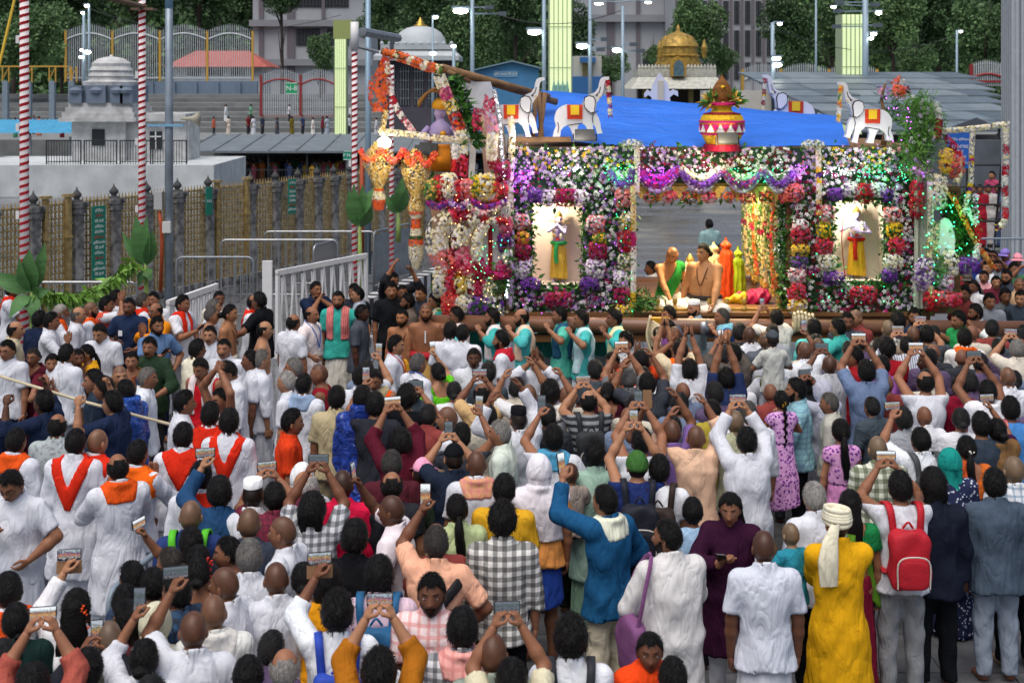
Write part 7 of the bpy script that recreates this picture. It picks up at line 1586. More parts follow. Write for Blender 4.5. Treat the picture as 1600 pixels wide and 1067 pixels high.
# ---- niche statues
def statue(cx,y0,y1,dy,sash_c,dhoti_c,label,flute):
 zf = float(Q(0,y1,dy)[2]); h = float(Q(0,y0,dy)[2]) - zf; k = h / 1.70; blue = mat('statue_lavender',lin('b7aed6'),.4,noise=.05)
 me,J = body_mesh('mouth' if flute else 'hold','f',1.0,20 if flute else 5,0,1,1.12); o = obj('statue',me.copy()); o.data.materials[0] = blue; o.location = (Q(cx,0,dy)[0],D0 + dy,zf); o.scale = (k,k,k); o.rotation_euler = (0,0,math.radians(170)); tag(o,label,'statue'); o.color = (*lin('b7aed6'),1)
 obj('dhoti',garm(('low',0,'f',1.0,'dhoti',1,1),lambda: lower_fn(J,'f',1.0,'dhoti',1),(-.3,-.26,0),(.3,.26,1.05),.027,silk),o,color=dhoti_c)
 mb = MB(); t = np.linspace(0,2 * np.pi,25); mb.tube([(.17 * math.cos(x),.135 * math.sin(x),.98) for x in t],.045,8,caps=False); mb.tube(catmull([(.03,.15,.98),(.05,.2,.75),(.03,.22,.5)],8),.05,8); mb.build('sash',cloth,o,color=sash_c)
 HM = Matrix.Translation((0,.012,1.435)) @ Matrix.Rotation(math.radians(20 if flute else 5),4,'Z') @ Matrix.Scale(1.12,4); obj('hair',hair_mesh('bun'),o,M=HM,color=BLACK)
 MB().lathe([(.085,.16),(.095,.18),(.08,.21),(.05,.26),(.015,.30)],12,(0,.01,0)).build('crown',palgold,o,M=HM)
 bl = Bloom(7); bl.rope(catmull([(-.12,.10,1.40),(-.10,.16,1.2),(0,.17,1.08),(.1,.16,1.2),(.12,.10,1.40)],20),.03,.03,[(1,['white','cream']),(.4,['red']),(1,['cream','yellow'])],1); bl.build('flower_garland',o)
 if flute: MB().tube([(-.30,.19,1.50),(.22,.17,1.54)],.012,8).build('flute',log,o)
 else: MB().tube(catmull([(.33,.25,1.5),(.36,.27,.9),(.28,.25,.1)],12),.012,6).build('bow',red_cloth,o)
 return o
statue(873,334,441,.33,'2f9a52','d8b23a','lavender statue of a flute player in yellow wrap and green sash in the left niche',True)
statue(1338,327,437,.33,'a8241c','e0a81e','lavender statue in yellow wrap and red sash holding a bow in the right niche',False)
# ---- idol and draped shrine cloths inside
idl = empty('idol',Q(1078,468,1.35)); idl.scale = (.82,.82,.82); tag(idl,'small garlanded idol with a golden crown between the seated priests','idol')
MB().lathe([(.20,-.02),(.26,.12),(.25,.35),(.16,.55),(.10,.62),(.09,.72),(.03,.76)],18,sy=.8).build('draped_body',mat('idol_cloth',lin('d9c9a8'),.6,noise=.3,nscale=10),idl,smooth=True); MB().lathe([(.075,.70),(.085,.73),(.07,.78),(.04,.83),(.012,.87)],12).build('crown',palgold,idl,smooth=True)
for i,(x,sg_) in enumerate(((.0,[(1,['cream','white']),(.2,['dkleaf']),(1,['white']),(.2,['dkleaf']),(1,['white','cream'])]),)):
 bl = Bloom(250); bl.rope(catmull([(-.10,-.1,.62),(-.26,-.2,.35),(-.2,-.26,.05),(0,-.28,-.03),(.2,-.26,.05),(.26,-.2,.35),(.10,-.1,.62)],30),.065,.03,sg_ * 2,1.1); bl.build('jasmine_garland',idl)
bl = Bloom(251); bl.ball((0,-.15,.32),(.14,.1,.2),120,.03,['orange','coral','cream']); bl.build('flower_breastplate',idl)
um = empty('draped_throne',Q(1128,474,1.5)); tag(um,'tall throne back draped in orange and lime green cloth behind the seated priest','throne')
for nm,cx,hh,ww,cc in (('orange_drape',.06,.98,.13,'d9501c'),('lime_drape',.25,.84,.11,'9bb91e'),('cream_drape',-.13,.92,.12,'dccf9e')):
 def fn(Pt,cx=cx,hh=hh,ww=ww):
  x,y,z = Pt.T; th = np.arctan2(x - cx,y); W = np.interp(z,[0,hh * .5,hh * .80,hh * .86,hh * .93,hh],[ww * 1.15,ww,ww * .75,ww * .45,ww * .7,.02]); return (np.sqrt((x - cx) ** 2 + (y * 1.4) ** 2) - W * (1 + .10 * np.sin(7 * th + z * 4) + .06 * np.sin(13 * th - z * 9))) * .8
 V,Fq = surfnets(fn,(cx - .25,-.2,-.02),(cx + .25,.2,hh + .05),.022); obj(nm,mesh_from(nm,V,Fq,[silk]),um,color=cc)
cb = empty('cloth_bundle',Q(1170,474,1.0)); tag(cb,'crumpled pink and yellow silk bundle on the platform','cloth')
V,Fq = surfnets(lambda Pt: smin(cap(Pt,(-.12,0,.06),(.2,0,.08),.10,.13),cap(Pt,(.1,.05,.12),(.2,0,.15),.08,.07),.05) - wr(Pt,1,.02,1.4),(-.35,-.3,-.02),(.45,.3,.4),.025); obj('pink_silk',mesh_from('pink_silk',V,Fq,[silk]),cb,color='c01f5a'); V,Fq = surfnets(lambda Pt: cap(Pt,(-.32,0,.04),(-.12,-.03,.08),.05,.10) - wr(Pt,2,.015,1.4),(-.45,-.2,-.02),(.05,.2,.3),.025); obj('yellow_silk',mesh_from('yellow_silk',V,Fq,[silk]),cb,color='d3b01e')
gb = Bloom(260); gb.leaves(gb.r.normal(0,1,(260,3)) * (.13,.05,.07) + Q(1000,470,-.12),np.tile((.8,-.3,-.6),(260,1)),.16,.012,('leaf','dkleaf')); o = gb.build('herb_bundle',None); tag(o,'bundle of green herb stems laid on the platform edge beside the bald priest','plant'); del_kind(o)
# ================================================================== people
WH,OW,OR,RDc,TEAL,NV,BK,KH = 'd6dae3','dcd9cf','e4571f','d5301c','35a79c','1d2740','17191d','a89a78'
MAR,DKG,YEL,PCH,PUR,GRY = '4a1826','27402f','d9a21c','e3a583','7c62a0','8c949c'
def A(x,y,f,pose,hair,top,tc,low,lc,label,**k):
 if k.get('phone') and len(k['phone']) == 1: k['phone'] = (k['phone'][0],label)
 return person(x,y,f,pose,hair,top,tc,low,lc,label=label,**k)
L1,P1,P2 = ('land',),('port',),('port',)
D_,T_ = 'dhoti','trousers'
# ---- men along the left, facing the palanquin
A(16,452,-80,'namaste','short','shirt',WH,D_,WH,'man in white with red neck scarf holding the striped pole',drape='kerchief',dc=RDc)
A(20,515,-75,'down','balding','shirt','cfc3a4',T_,GRY,'balding man in beige shirt beside the striped pole')
A(14,546,165,'down','short','shirt',WH,T_,NV,'young man with spectacles in white shirt turned to the square',specs=True)
A(59,500,-35,'down','short','shirt',NV,T_,BK,'man in dark navy shirt seen from behind near banana leaves',fat=1.1)
A(77,502,-80,'namaste','short','shirt',WH,D_,WH,'clean-shaven man in white praying behind the navy shirt man')
A(91,487,-75,'namaste','stubble','shirt',WH,D_,WH,'shaven-headed man with grey beard praying in orange scarf',drape='kerchief',dc=OR,beard='beard',hairc='8b8580')
A(119,492,-80,'down','balding','shirt',WH,D_,WH,'balding man in plain white shirt below the leaf string',hairc='55504c')
A(138,484,-70,'down','stubble','shirt',WH,D_,WH,'shaven man with thick black beard and orange scarf',drape='kerchief',dc=OR,beard='beard')
A(163,476,-80,'joinbrow','short','shirt',WH,D_,WH,'man with hands raised wearing orange striped scarf',drape='cape',dc=OR,dpat='redstripe')
A(178,466,-75,'down','short','shirt',WH,D_,WH,'tall black-haired man in orange scarf beside the leaf string',drape='towelL',dc=OR)
A(203,478,175,'book','neat','tuck','22304c',T_,'1b2436','moustached guard in navy uniform shirt with name badge',beard='moustache',h=1.74)
A(220,470,-60,'namaste','neat','shirt',WH,D_,WH,'greying man with red scarf behind the navy guard',drape='kerchief',dc=RDc,hairc='4c4844')
A(241,467,165,'down','neat','shirt',WH,T_,GRY,'man peering past the yellow-clad man by the galvanised pole')
A(246,485,140,'namaste','balding','kurta','e08a1e',D_,WH,'balding man with spectacles in orange-yellow tunic',specs=True,beard='moustache')
A(283,474,-110,'chestR','short','shirt',WH,T_,GRY,'man in white polo shirt with red neck scarf by truss barrier',drape='kerchief',dc=RDc,phone=P1,h=1.74)
A(341,466,-150,'down','neat','shirt','c9c3b6',T_,BK,'moustached man behind the short truss barrier',beard='moustache')
A(330,479,-80,'down','neat','shirt',WH,D_,WH,'grey-haired man half hidden behind the bare-chested man',hairc='6d6a66')
A(327,492,-80,'down','neat',None,'',D_,WH,'greying bare-chested man in profile beside the barrier',hairc='5c5854',tone='a97b5c')
A(356,489,-95,'down','bun',None,'',D_,OW,'bare-chested young priest with tied hair and sacred thread',tone='a3714f',h=1.72)
A(394,472,-90,'down','balding','kurta',WH,D_,WH,'balding man in white tunic with red scarf beside white post',drape='kerchief',dc=RDc)
A(408,470,70,'reachL','short','shirt',BK,T_,BK,'man in black shirt with arm stretched beside white post',fat=1.12,h=1.74)
A(160,516,170,'down','neat','shirt',WH,T_,'3a3f4a','short-haired man in white office shirt looking down',hp=-18,h=1.72)
A(101,553,-25,'down','neat','shirt',WH,T_,GRY,'man in white shirt seen from behind beside the yellow saree')
A(54,556,170,'down','bun','blouse',MAR,'saree',MAR,'woman with spectacles in dark maroon saree',build='f',h=1.55,specs=True,drape='pallu',dc=MAR,hairc='35302c')
A(82,566,-165,'namaste','long','blouse','5a1c28','saree','5a1c28','young woman in wine red saree facing the crowd',build='f',h=1.56,drape='pallu',dc='6b2230')
A(121,558,-150,'down','bun','blouse','2f4a6a','saree','2f4a6a','woman peering over the yellow saree shoulder',build='f',h=1.56)
A(139,551,120,'down','pony','blouse','e0a020','saree','e0a020','woman in bright yellow saree with black ponytail and earrings',build='f',h=1.58,drape='pallu',dc='e3a424',tone='9c6f53')
A(206,562,-170,'down','bun','blouse','6b4a2a','saree','6b4a2a','woman in brown printed saree below the guard',build='f',h=1.56,lpat='gold',drape='pallu',dc='7a5730')
A(235,541,175,'book','short','shirt','2c4030',T_,'2a2c2e','moustached man in dark green shirt holding books',beard='moustache',fat=1.08)
A(244,508,-140,'chestR','short','shirt','5f7ea6',T_,NV,'bearded man in denim shirt checking his phone',beard='beard',phone=P1,fat=1.12)
A(305,546,-50,'down','short','kurta','e3dfc8',D_,WH,'man in cream tunic seen from behind near the red vest')
A(329,522,175,'down','neat','shirt',WH,T_,BK,'moustached man in white shirt behind the red vest officer',beard='moustache')
A(351,543,175,'down','neat','shirt',WH,T_,BK,'broad moustached man in white shirt facing the crowd',beard='moustache',fat=1.1)
A(319,570,160,'down','neat','vest','c01c26',T_,KH,'moustached marshal in red reflective vest looking down',beard='moustache',hp=-20,drape='towels',dc='e6d9d9')
A(366,577,115,'down','short','shirt',WH,T_,GRY,'black-haired man in white shirt looking down behind the marshal',hp=-22)
A(396,562,100,'down','neat','shirt',WH,T_,GRY,'man in white shirt in profile beside the striped pole barrier',beard='moustache')
A(186,586,-150,'down','stubble','shirt','5d4a38',T_,BK,'shaven-headed man looking up between women')
A(151,594,110,'down','short','shirt','2c3848',T_,BK,'black-haired man in slate shirt behind the pole carriers')
A(166,607,90,'down','shortb','shirt','222c3c',T_,BK,'man with thick hair in dark blue shirt gripping the barrier line')
A(226,590,-85,'down','neat','shirt','dfe6ee',T_,'4a4f58','grey-haired man in pale shirt in profile',hairc='77736e')
A(72,629,70,'poleup','short','shirt','1f2a42',T_,BK,'dark-shirted man holding up a long bamboo stick',fat=1.1,tone='5a3a2b')
A(180,630,75,'poleup','short','shirt','222d48',T_,BK,'man in navy shirt lifting the end of a bamboo stick')
A(199,612,60,'down','short','raincoat','2354b0',T_,BK,'man in shiny blue plastic rain cape beside the grey-haired man',h=1.66)
A(88,666,0,'down','balding','shirt','a7b2b4',T_,GRY,'balding man in grey embroidered shirt seen from behind',pat='leaf',fat=1.1)
A(284,629,-70,'down','short','shirt',WH,D_,WH,'man in loose white shirt in profile near the marshal')
A(348,623,140,'clasphead','neat','tee','dcd2d0',D_,WH,'man in white with arms clasped over his head',tone='8c6049')
A(327,649,-10,'down','short','shirt',WH,D_,WH,'volunteer in white with red kerchief beside the clasped arms',drape='kerchief',dc=RDc)
A(357,661,-5,'down','shortb','jacket',WH,D_,WH,'volunteer in white with wide red scarf knotted at the back',drape='vscarf',dc=RDc)
A(285,683,0,'down','short','jacket',WH,D_,WH,'volunteer with neat red triangle scarf on his back',drape='kerchief',dc=RDc)
A(22,690,-15,'down','neat','shirt',WH,D_,WH,'volunteer in white with orange collar scarf by the barrier',drape='neck',dc=OR)
A(116,692,-5,'down','neat','kurta',WH,D_,'dfe2e8','volunteer in white with long red V scarf down his back',drape='vscarf',dc=RDc,h=1.72)
A(148,691,-30,'down','stubble','shirt',WH,D_,WH,'shaven volunteer with red scarf in the middle of the row',drape='cape',dc=RDc)
A(212,709,-20,'namaste','neat','shirt',WH,D_,WH,'volunteer with bright orange shoulder cloth praying',drape='cape',dc='ef6a1c')
A(185,731,30,'namaste','balding','kurta',WH,D_,WH,'balding volunteer in white with orange scarf round his neck',drape='neck',dc=OR,h=1.7)
A(26,749,170,'chestR','short','shirt',WH,D_,WH,'big man with spectacles in white shirt reading his phone',specs=True,beard='moustache',hp=-24,fat=1.22,phone=P1)
A(313,746,5,'down','short','shirt',WH,D_,WH,'black-haired volunteer in white beside the raised phone',drape='kerchief',dc=RDc)
A(343,772,15,'phoneL','shortb','jacket','27496f',T_,NV,'man in blue jacket with arm bent round holding phone',phone=L1)
A(297,807,5,'down','stubble','shirt','2d3f74',T_,NV,'shaven-headed man in blue with green bag strap',tone='a07a5e')
A(362,861,100,'down','bun','blouse','3a3f4a','saree','3a3f4a','young woman in profile with a nose stud in dark dress',build='f',h=1.58,tone='8c6049')
A(394,773,0,'down','topi','shirt',WH,T_,WH,'man in white round cap among black-haired heads',hatc='f0f2f5')
A(389,819,10,'down','stubble','shirt','3a4150',T_,BK,'shaven-headed man in charcoal shirt beside the blue jacket',tone='8f6a50')
A(299,849,20,'down','long','shirt','2a2d36','skirt','2a2d36','long-haired woman in black behind the barricade rail',build='f',h=1.56)
A(389,871,5,'down','neat','shirt',WH,T_,GRY,'grey-haired man in white shirt beside the profile woman',hairc='6f6d6a')
A(270,879,70,'phoneR','bun','blouse','a5522a','saree','a5522a','woman in rust saree raising a phone over the barricade',build='f',h=1.54,phone=L1,hairc='3c3733')
A(311,877,25,'down','bun','blouse','1e2026','saree','1e2026','woman in black with red hair clip beside the barricade',build='f',h=1.55,flower=('c92f2f','side'))
A(210,906,60,'down','shortb','tee','3a4a66',T_,BK,'boy with thick hair leaning on the barricade',h=1.5)
A(242,916,40,'down','short','tee','30343c',T_,BK,'teenage boy in dark shirt next to the barricade',h=1.52)
A(281,926,65,'down','short','shirt','3d5878',T_,BK,'young man in navy checked shirt looking left',pat='greyplaid',h=1.6)
A(309,897,10,'down','bun','blouse','46252c','saree','46252c','woman with rolled bun in dark red behind the shaven man',build='f',h=1.52)
A(357,913,70,'down','stubble','shirt',WH,T_,WH,'shaven older man in white shirt in profile',tone='80563f',h=1.66)
A(334,959,20,'down','stubble','shirt','d9dcd8',D_,WH,'shaven man with white towel round his neck',drape='neck',dc='e4e2dc',tone='9c6f53',h=1.62)
A(302,987,15,'phoneL','stubble','shirt',WH,T_,WH,'shaven man in white shirt filming with a phone',phone=L1,tone='80563f',h=1.66)
A(240,974,-5,'down','scarf','shirt','c9c6b4','saree','c9c6b4','woman with pale patterned cloth over her head',build='f',h=1.55,hatc='d6d3b8')
A(195,943,20,'down','short','tee','1f2126',T_,BK,'boy with black hair below the barricade rail',h=1.48)
A(204,971,75,'down','longish','shirt','6a2f3a',T_,BK,'woman with spectacles and cropped hair in profile',build='f',h=1.54,specs=True)
A(172,999,30,'down','stubble','shirt','6a6d68',T_,BK,'elderly man with grey stubble beside the flower braid',tone='8f7560',h=1.56)
A(118,951,10,'phoneL','long','kurta','e9ebef',T_,WH,'woman with long loose hair and orange flowers filming',build='f',h=1.6,flower=('f2581c','side'),phone=('land','woman with orange flowers','flap'))
A(25,972,25,'down','braid','kurta','1c3230',T_,BK,'woman with thick braid in dark green top',build='f',h=1.58,fat=1.1)
A(14,924,30,'down','neat','shirt',WH,D_,WH,'man with cropped hair and orange scarf at barricade end',drape='neck',dc=OR,h=1.66)
A(224,1031,5,'phoneL','bun','shirt',WH,'saree',WH,'black-haired woman in white holding a phone upright',build='f',h=1.56,phone=P1)
A(136,1046,10,'phonelo','long','kurta','2a2c34',T_,BK,'woman with long loose hair below the flower braid',build='f',h=1.56,phone=P1)
A(387,1059,5,'down','long','kurta','3a3440',T_,BK,'woman with glossy black hair below the white shirts',build='f',h=1.56)
A(50,1078,10,'phonehi','shortb','shirt','a8564a',T_,BK,'person in red shirt with both hands on a phone',phone=L1,h=1.6)
# ---- centre left
A(492,451,-140,'mouth','neat','shirt','1c2740',T_,BK,'man in navy shirt with hands at his mouth by the truss barrier',h=1.74)
A(529,467,178,'reachL','neat','shirt','3aa79a',D_,OW,'bearded bearer in teal shirt with red striped towel and arm out',beard='beard',drape='towels',dc='d98a86',dpat='redstripe',h=1.76)
A(555,455,150,'down','short','shirt','2a2e36',T_,BK,'man in charcoal shirt behind the bearded bearer')
A(562,460,105,'down','neat','shirt','aab4c2',T_,GRY,'moustached man in pale grey shirt behind the bearer',beard='moustache')
A(562,488,-100,'down','neat','shirt','4a505a',T_,BK,'dark man half hidden beside the bearer towel',tone='4b2f23')
A(484,491,-110,'reachR','balding','shirt','eadfe0',T_,'d8d6d0','balding moustached official in pale pink shirt with lanyard',beard='moustache',h=1.7)
A(456,504,-40,'down','balding','shirt',WH,D_,WH,'balding man in crisp white shirt with hand out',fat=1.08)
A(410,515,-80,'down','balding',None,'',D_,WH,'bare-shouldered man in white wrap seen from behind',tone='a97b5c')
A(404,562,-60,'down','neat','shirt',WH,D_,WH,'grey-haired man walking in white shirt and wrap',hairc='6d6a66')
A(611,453,-170,'down','shortb','shirt','1d1f24',T_,BK,'man in black striped shirt in front of the striped kerb',h=1.76)
A(628,456,-165,'down','neat','shirt','2c2a2c',T_,BK,'man with round face behind the black shirt')
A(613,438,-150,'handsup','short','shirt','26282e',T_,BK,'man with both arms raised before the striped kerb',h=1.76)
A(640,471,105,'down','short','shirt','6a5f58',T_,BK,'bearded man in brown shirt beside the priests',beard='beard')
A(659,458,150,'down','short','shirt','39414d',T_,BK,'young man peering over the tall priest')
A(682,470,110,'barL','short','shirt',TEAL,D_,WH,'bearer in teal shirt under the prow with beige towel',drape='towelL',dc='c9c2a4')
A(630,495,160,'down','neat',None,'',D_,'c8952a','shorter bare-chested priest with beads and forehead marks',beard='beard',tone='a06c48',h=1.66)
A(666,486,178,'down','stubble',None,'',D_,'c8a05a','taller bare-chested priest with painted marks and red waist cloth',beard='beard',tone='8f5f42',h=1.76,drape=None)
A(716,493,100,'barL','short','shirt','56b8bc',D_,WH,'bearer in sky teal shirt with red edged towel',drape='towelL',dc='e8d8d4')
A(703,518,-15,'down','short','shirt',WH,D_,WH,'black-haired man in white shirt with back to the priests')
A(722,521,-10,'down','neat','shirt',WH,T_,BK,'short man in white between bearers and phone')
A(772,495,95,'barL','short','shirt','3fa8a4',D_,WH,'bearded bearer in teal with white towel on his shoulder',drape='towelL',dc='e6dfdf',beard='beard')
A(787,531,80,'down','short','shirt',WH,T_,BK,'bearded man in white shirt with red collar in profile',beard='beard',drape='neck',dc='c02838')
A(741,558,178,'down','neat','shirt',WH,T_,BK,'gaunt moustached man in white shirt facing the phones',beard='moustache',tone='5a3a2b')
A(615,539,-95,'down','short','shirt',WH,T_,BK,'young man in white shirt with red and black lanyard')
A(650,568,-50,'down','neat','shirt',WH,T_,GRY,'grey-haired man in white shirt with blue lanyard',hairc='5e5c5a')
A(588,589,170,'down','neat','vest','e0571c',T_,KH,'policeman in orange vest over khaki looking down',beard='moustache',hp=-15,drape='neck',dc='b5a680')
A(463,574,95,'down','neat','shirt',WH,T_,GRY,'grey-haired man in profile behind the maroon waistcoat',hairc='7d7a76')
A(503,584,90,'down','stubble','waistcoat','8c1c2a',D_,WH,'shaven man in maroon waistcoat in profile',tone='80563f')
A(452,596,80,'down','neat','shirt',WH,T_,GRY,'white-haired man in profile beside the lanyard volunteer',hairc='a5a29e')
A(473,601,-20,'down','neat','shirt',WH,T_,WH,'volunteer in white shirt with blue lanyard seen from behind',drape='neck',dc='8fa6c4')
A(525,623,-10,'down','short','shirt','b8ac88',T_,KH,'policeman in khaki shirt seen from behind')
A(452,659,-80,'down','short','shirt','d6401e',T_,WH,'young man in orange-red shirt in profile')
A(565,623,-5,'down','short','raincoat','22409a',T_,BK,'man in royal blue plastic raincoat with hood down',h=1.72)
A(563,590,-10,'phoneR','short','shirt',WH,T_,BK,'man in white raising one phone high with long arm',phone=P1,h=1.68)
A(586,634,5,'phoneL','shortb','tee','2d3038',T_,BK,'black-haired man lifting a phone beside the raincoat',phone=P1)
A(634,623,-10,'phonelo','curly','tee','15171b',T_,BK,'curly-haired man in black shirt filming',phone=L1)
A(704,653,85,'down','stubble','shirt',WH,T_,WH,'shaven man in white shirt gazing left below the phones',tone='9c6f53')
A(753,616,5,'phone','balding','shirt','c9a878',T_,BK,'balding man in tan shirt filming with both hands',phone=L1)
A(686,582,30,'phoneR','bun','blouse','6ad02a','saree','b06a1c','woman in lime green blouse holding a phone',build='f',h=1.58,phone=P1)
A(786,676,80,'down','neat','shirt','d6e2d6',T_,GRY,'grey-haired man in pale green shirt in profile',hairc='8b8985')
A(720,683,-10,'phoneR','short','tee','3a3f48',T_,BK,'black-haired man holding a phone below the shaven man',phone=P1,h=1.64)
A(628,693,20,'phonehi','shortb','shirt','561a2a',T_,BK,'man in maroon shirt with arms high filming',phone=L1)
A(612,726,5,'down','neat','shirt','51222c',T_,BK,'cropped grey head in front of the maroon shirt',hairc='3c3a38')
A(710,716,10,'phone','cap','shirt','222b3c',T_,BK,'man in black baseball cap and dark shirt filming',hatc='16181c',phone=P1)
A(660,743,-5,'down','cap','tee','9c1f2c',T_,BK,'child in pink cap and red shirt held above the heads',hatc='f0a6c4',build='k',h=1.45)
A(690,759,10,'down','stubble','tee','3c4a3a',T_,BK,'small shaven child in dark green',build='k',h=1.4,tone='a08468')
A(745,726,5,'down','stubble','shirt',WH,T_,WH,'shaven man with orange checked towel on his shoulders',drape='neck',dc='d9a27a',dpat='redplaid',tone='80563f')
A(535,758,0,'down','stubble','shirt','d81f48',T_,BK,'shaven man in bright crimson shirt',h=1.7,tone='5a3a2b')
A(618,797,75,'phoneR','stubble','shirt','e9e0e6',T_,WH,'shaven man in pale pink shirt raising a phone in one hand',phone=P1,tone='6b4634')
A(612,760,5,'down','balding','tee','2a2c32',T_,BK,'man with thinning crown between the phones')
A(470,746,-10,'down','scarf','kurta',WH,'saree',WH,'elderly woman with white cloth over her head',build='f',h=1.56,hatc='eef0f2')
A(481,758,60,'down','balding','shirt',WH,D_,WH,'ruddy old man with white hair fringe',hairc='b9b6b2',tone='a97b5c')
A(487,801,0,'phonehi','longish','shirt','c9ccd2',T_,BK,'young man in grey checked shirt filming with arms up',pat='greyplaid',phone=L1)
A(448,831,75,'down','stubble','shirt',WH,T_,WH,'shaven man in white shirt leaning forward in profile',tone='8c6049')
A(430,778,20,'phone','neat','shirt','7c2f42',T_,BK,'man in plum checked shirt filming with two hands',pat='mauveplaid',phone=L1)
A(553,843,-5,'down','shortb','shirt','17181c',T_,BK,'black-haired man in black shirt seen from behind')
A(592,902,0,'down','shortb','shirt','e3c8d8',T_,NV,'young man in pink shirt with blue backpack',h=1.66)
A(681,850,0,'phoneL','neat','shirt','efb596',T_,BK,'man in peach shirt with black bag strap holding phone',phone=P1,hairc='3a3634',fat=1.08)
A(715,796,15,'down','pony','kurta','b5c492',T_,OW,'woman in pale green tunic with long ponytail',build='f',h=1.6)
A(785,816,0,'down','curly','shirt','e6e6e2',T_,BK,'curly-haired man in black and white plaid shirt',pat='bwplaid',h=1.72)
A(787,767,-10,'down','short','shirt','d9a62a',T_,BK,'man in mustard yellow shirt behind the plaid shirt')
A(675,923,178,'down','short','shirt','efdcdc',T_,NV,'bearded young man in pink plaid shirt facing backwards',pat='redplaid',beard='beard',h=1.68,tone='6b4634')
A(527,961,10,'phoneL','curly','shirt','e4eaf0',T_,NV,'curly-haired young man in white striped shirt filming',phone=('land','curly-haired young man in white stripes','flap'),h=1.64)
A(474,906,10,'down','bun','blouse','3a4468','saree','3a4468','woman with tied hair in slate saree next to the yellow saree',build='f',h=1.56)
A(511,913,5,'down','longish','blouse','e0981c','saree','e0981c','woman in mustard yellow saree with gold dots',build='f',h=1.58,drape='pallu',dc='e39a1c',lpat='gold')
A(432,906,15,'down','stubble','shirt',WH,T_,WH,'shaven-headed man in white beside the slate saree',tone='80563f',h=1.62)
A(722,986,0,'down','shortb','shirt','dfe0e6',T_,BK,'black-haired man with pink checked towel round his neck',drape='neck',dc='f0b0a8',dpat='redplaid',pat='greyplaid',h=1.62)
A(770,1023,0,'down','stubble','shirt','8d9a90',T_,BK,'shaven man with prominent ears in grey-green shirt',tone='80563f',h=1.66)
A(592,1056,5,'phonehi','curly','shirt','a8681c',T_,BK,'curly-haired person in mustard sleeves filming',phone=L1,h=1.62)
A(445,1046,10,'down','balding','shirt','c3c5c8',T_,GRY,'grey-fringed bald man beside the mustard saree',hairc='8d8a86',h=1.6)
A(800,1068,5,'phonehi','short','shirt','d8d2b4',T_,BK,'man in khaki sleeves holding a phone below the plaid shirt',phone=L1,h=1.6)
A(892,1001,0,'down','curly','shirt','e4e9f0',T_,BK,'young man with wavy hair and black backpack straps',h=1.64)
A(1015,1012,178,'down','bun','blouse','3a1620','saree','4a1a24','woman in orange shawl with red forehead mark facing backwards',build='f',h=1.54,drape='cape',dc='ea4a1c',tone='6b4634')
A(1052,1062,0,'down','short','tee','2a2c32',T_,BK,'black-haired boy in front of the orange shawl',h=1.5)
# ---- bearers and men at the pole
for i,(x,y,tcol,dcol,lab,bd) in enumerate(((818,495,'4fb6b6','eecdb4','balding bearer in teal with peach towel','beard'),(877,492,'58b8a4','2c5a78','dark bearer in sea green with deep blue towel',None),(911,498,'47b0ae','bfe0e6','moustached bearer in teal with ice blue towel','moustache'),(963,497,'3fb0ae','e6e2b4','bearer in teal with pale yellow towel',None))):
 A(x,y,98,'barL','balding' if i == 0 else 'short','shirt',tcol,D_,WH,lab,drape='towelL',dc=dcol,beard=bd,h=1.70)
for x,y,lab in ((852,482,'bearer half hidden behind the peach towel'),(937,486,'bearer behind the ice blue towel'),(745,486,'bearer behind the white towel under the prow')):
 A(x,y,95,'barL','short','shirt','48b0a6',D_,WH,lab,D=19.15,h=1.66)
A(1048,491,110,'barL','short','shirt','3c4c64',T_,BK,'man in slate shirt holding the pole below the priests')
A(1046,513,95,'barL','short','shirt','7a4a86',T_,BK,'man in violet shirt leaning on the carrying pole')
A(1087,488,120,'barL','topi','shirt','8fa6b4',T_,BK,'man in white round cap smiling behind the pole',hatc='e8e8e8',beard='beard',D=18.4)
A(1132,494,95,'barL','neat','vest','2c4f86',T_,BK,'greying man in blue waistcoat with arm along the pole',hairc='4a4846',drape='neck',dc='86c6d8')
A(1215,498,20,'phone','short','shirt',OW,T_,BK,'man in cream shirt filming at the rope lashing',phone=P1)
A(1273,513,5,'down','short','shirt','62c4c0',D_,WH,'bearer in bright teal seen from behind below the right niche')
A(1323,501,175,'down','short','shirt','4a4e58',T_,BK,'man looking out from under the right niche')
A(1340,496,120,'down','stubble','shirt','7d3a3a',T_,BK,'shaven man in brick shirt under the right niche',tone='a0765a')
A(1312,512,60,'barL','short','shirt','3fa8a0',D_,WH,'bearer in teal near the right niche corner')
A(1429,494,160,'barL','short','shirt','23344c',T_,BK,'bearded man in navy looking back under the net curtain',beard='beard')
A(1500,500,110,'down','shortb','shirt','2f9a58',T_,BK,'young man in bright green shirt at the pole end')
A(1527,488,100,'barL','short','shirt','d9dfe2',T_,BK,'bearded man in white at the pole end',beard='beard')
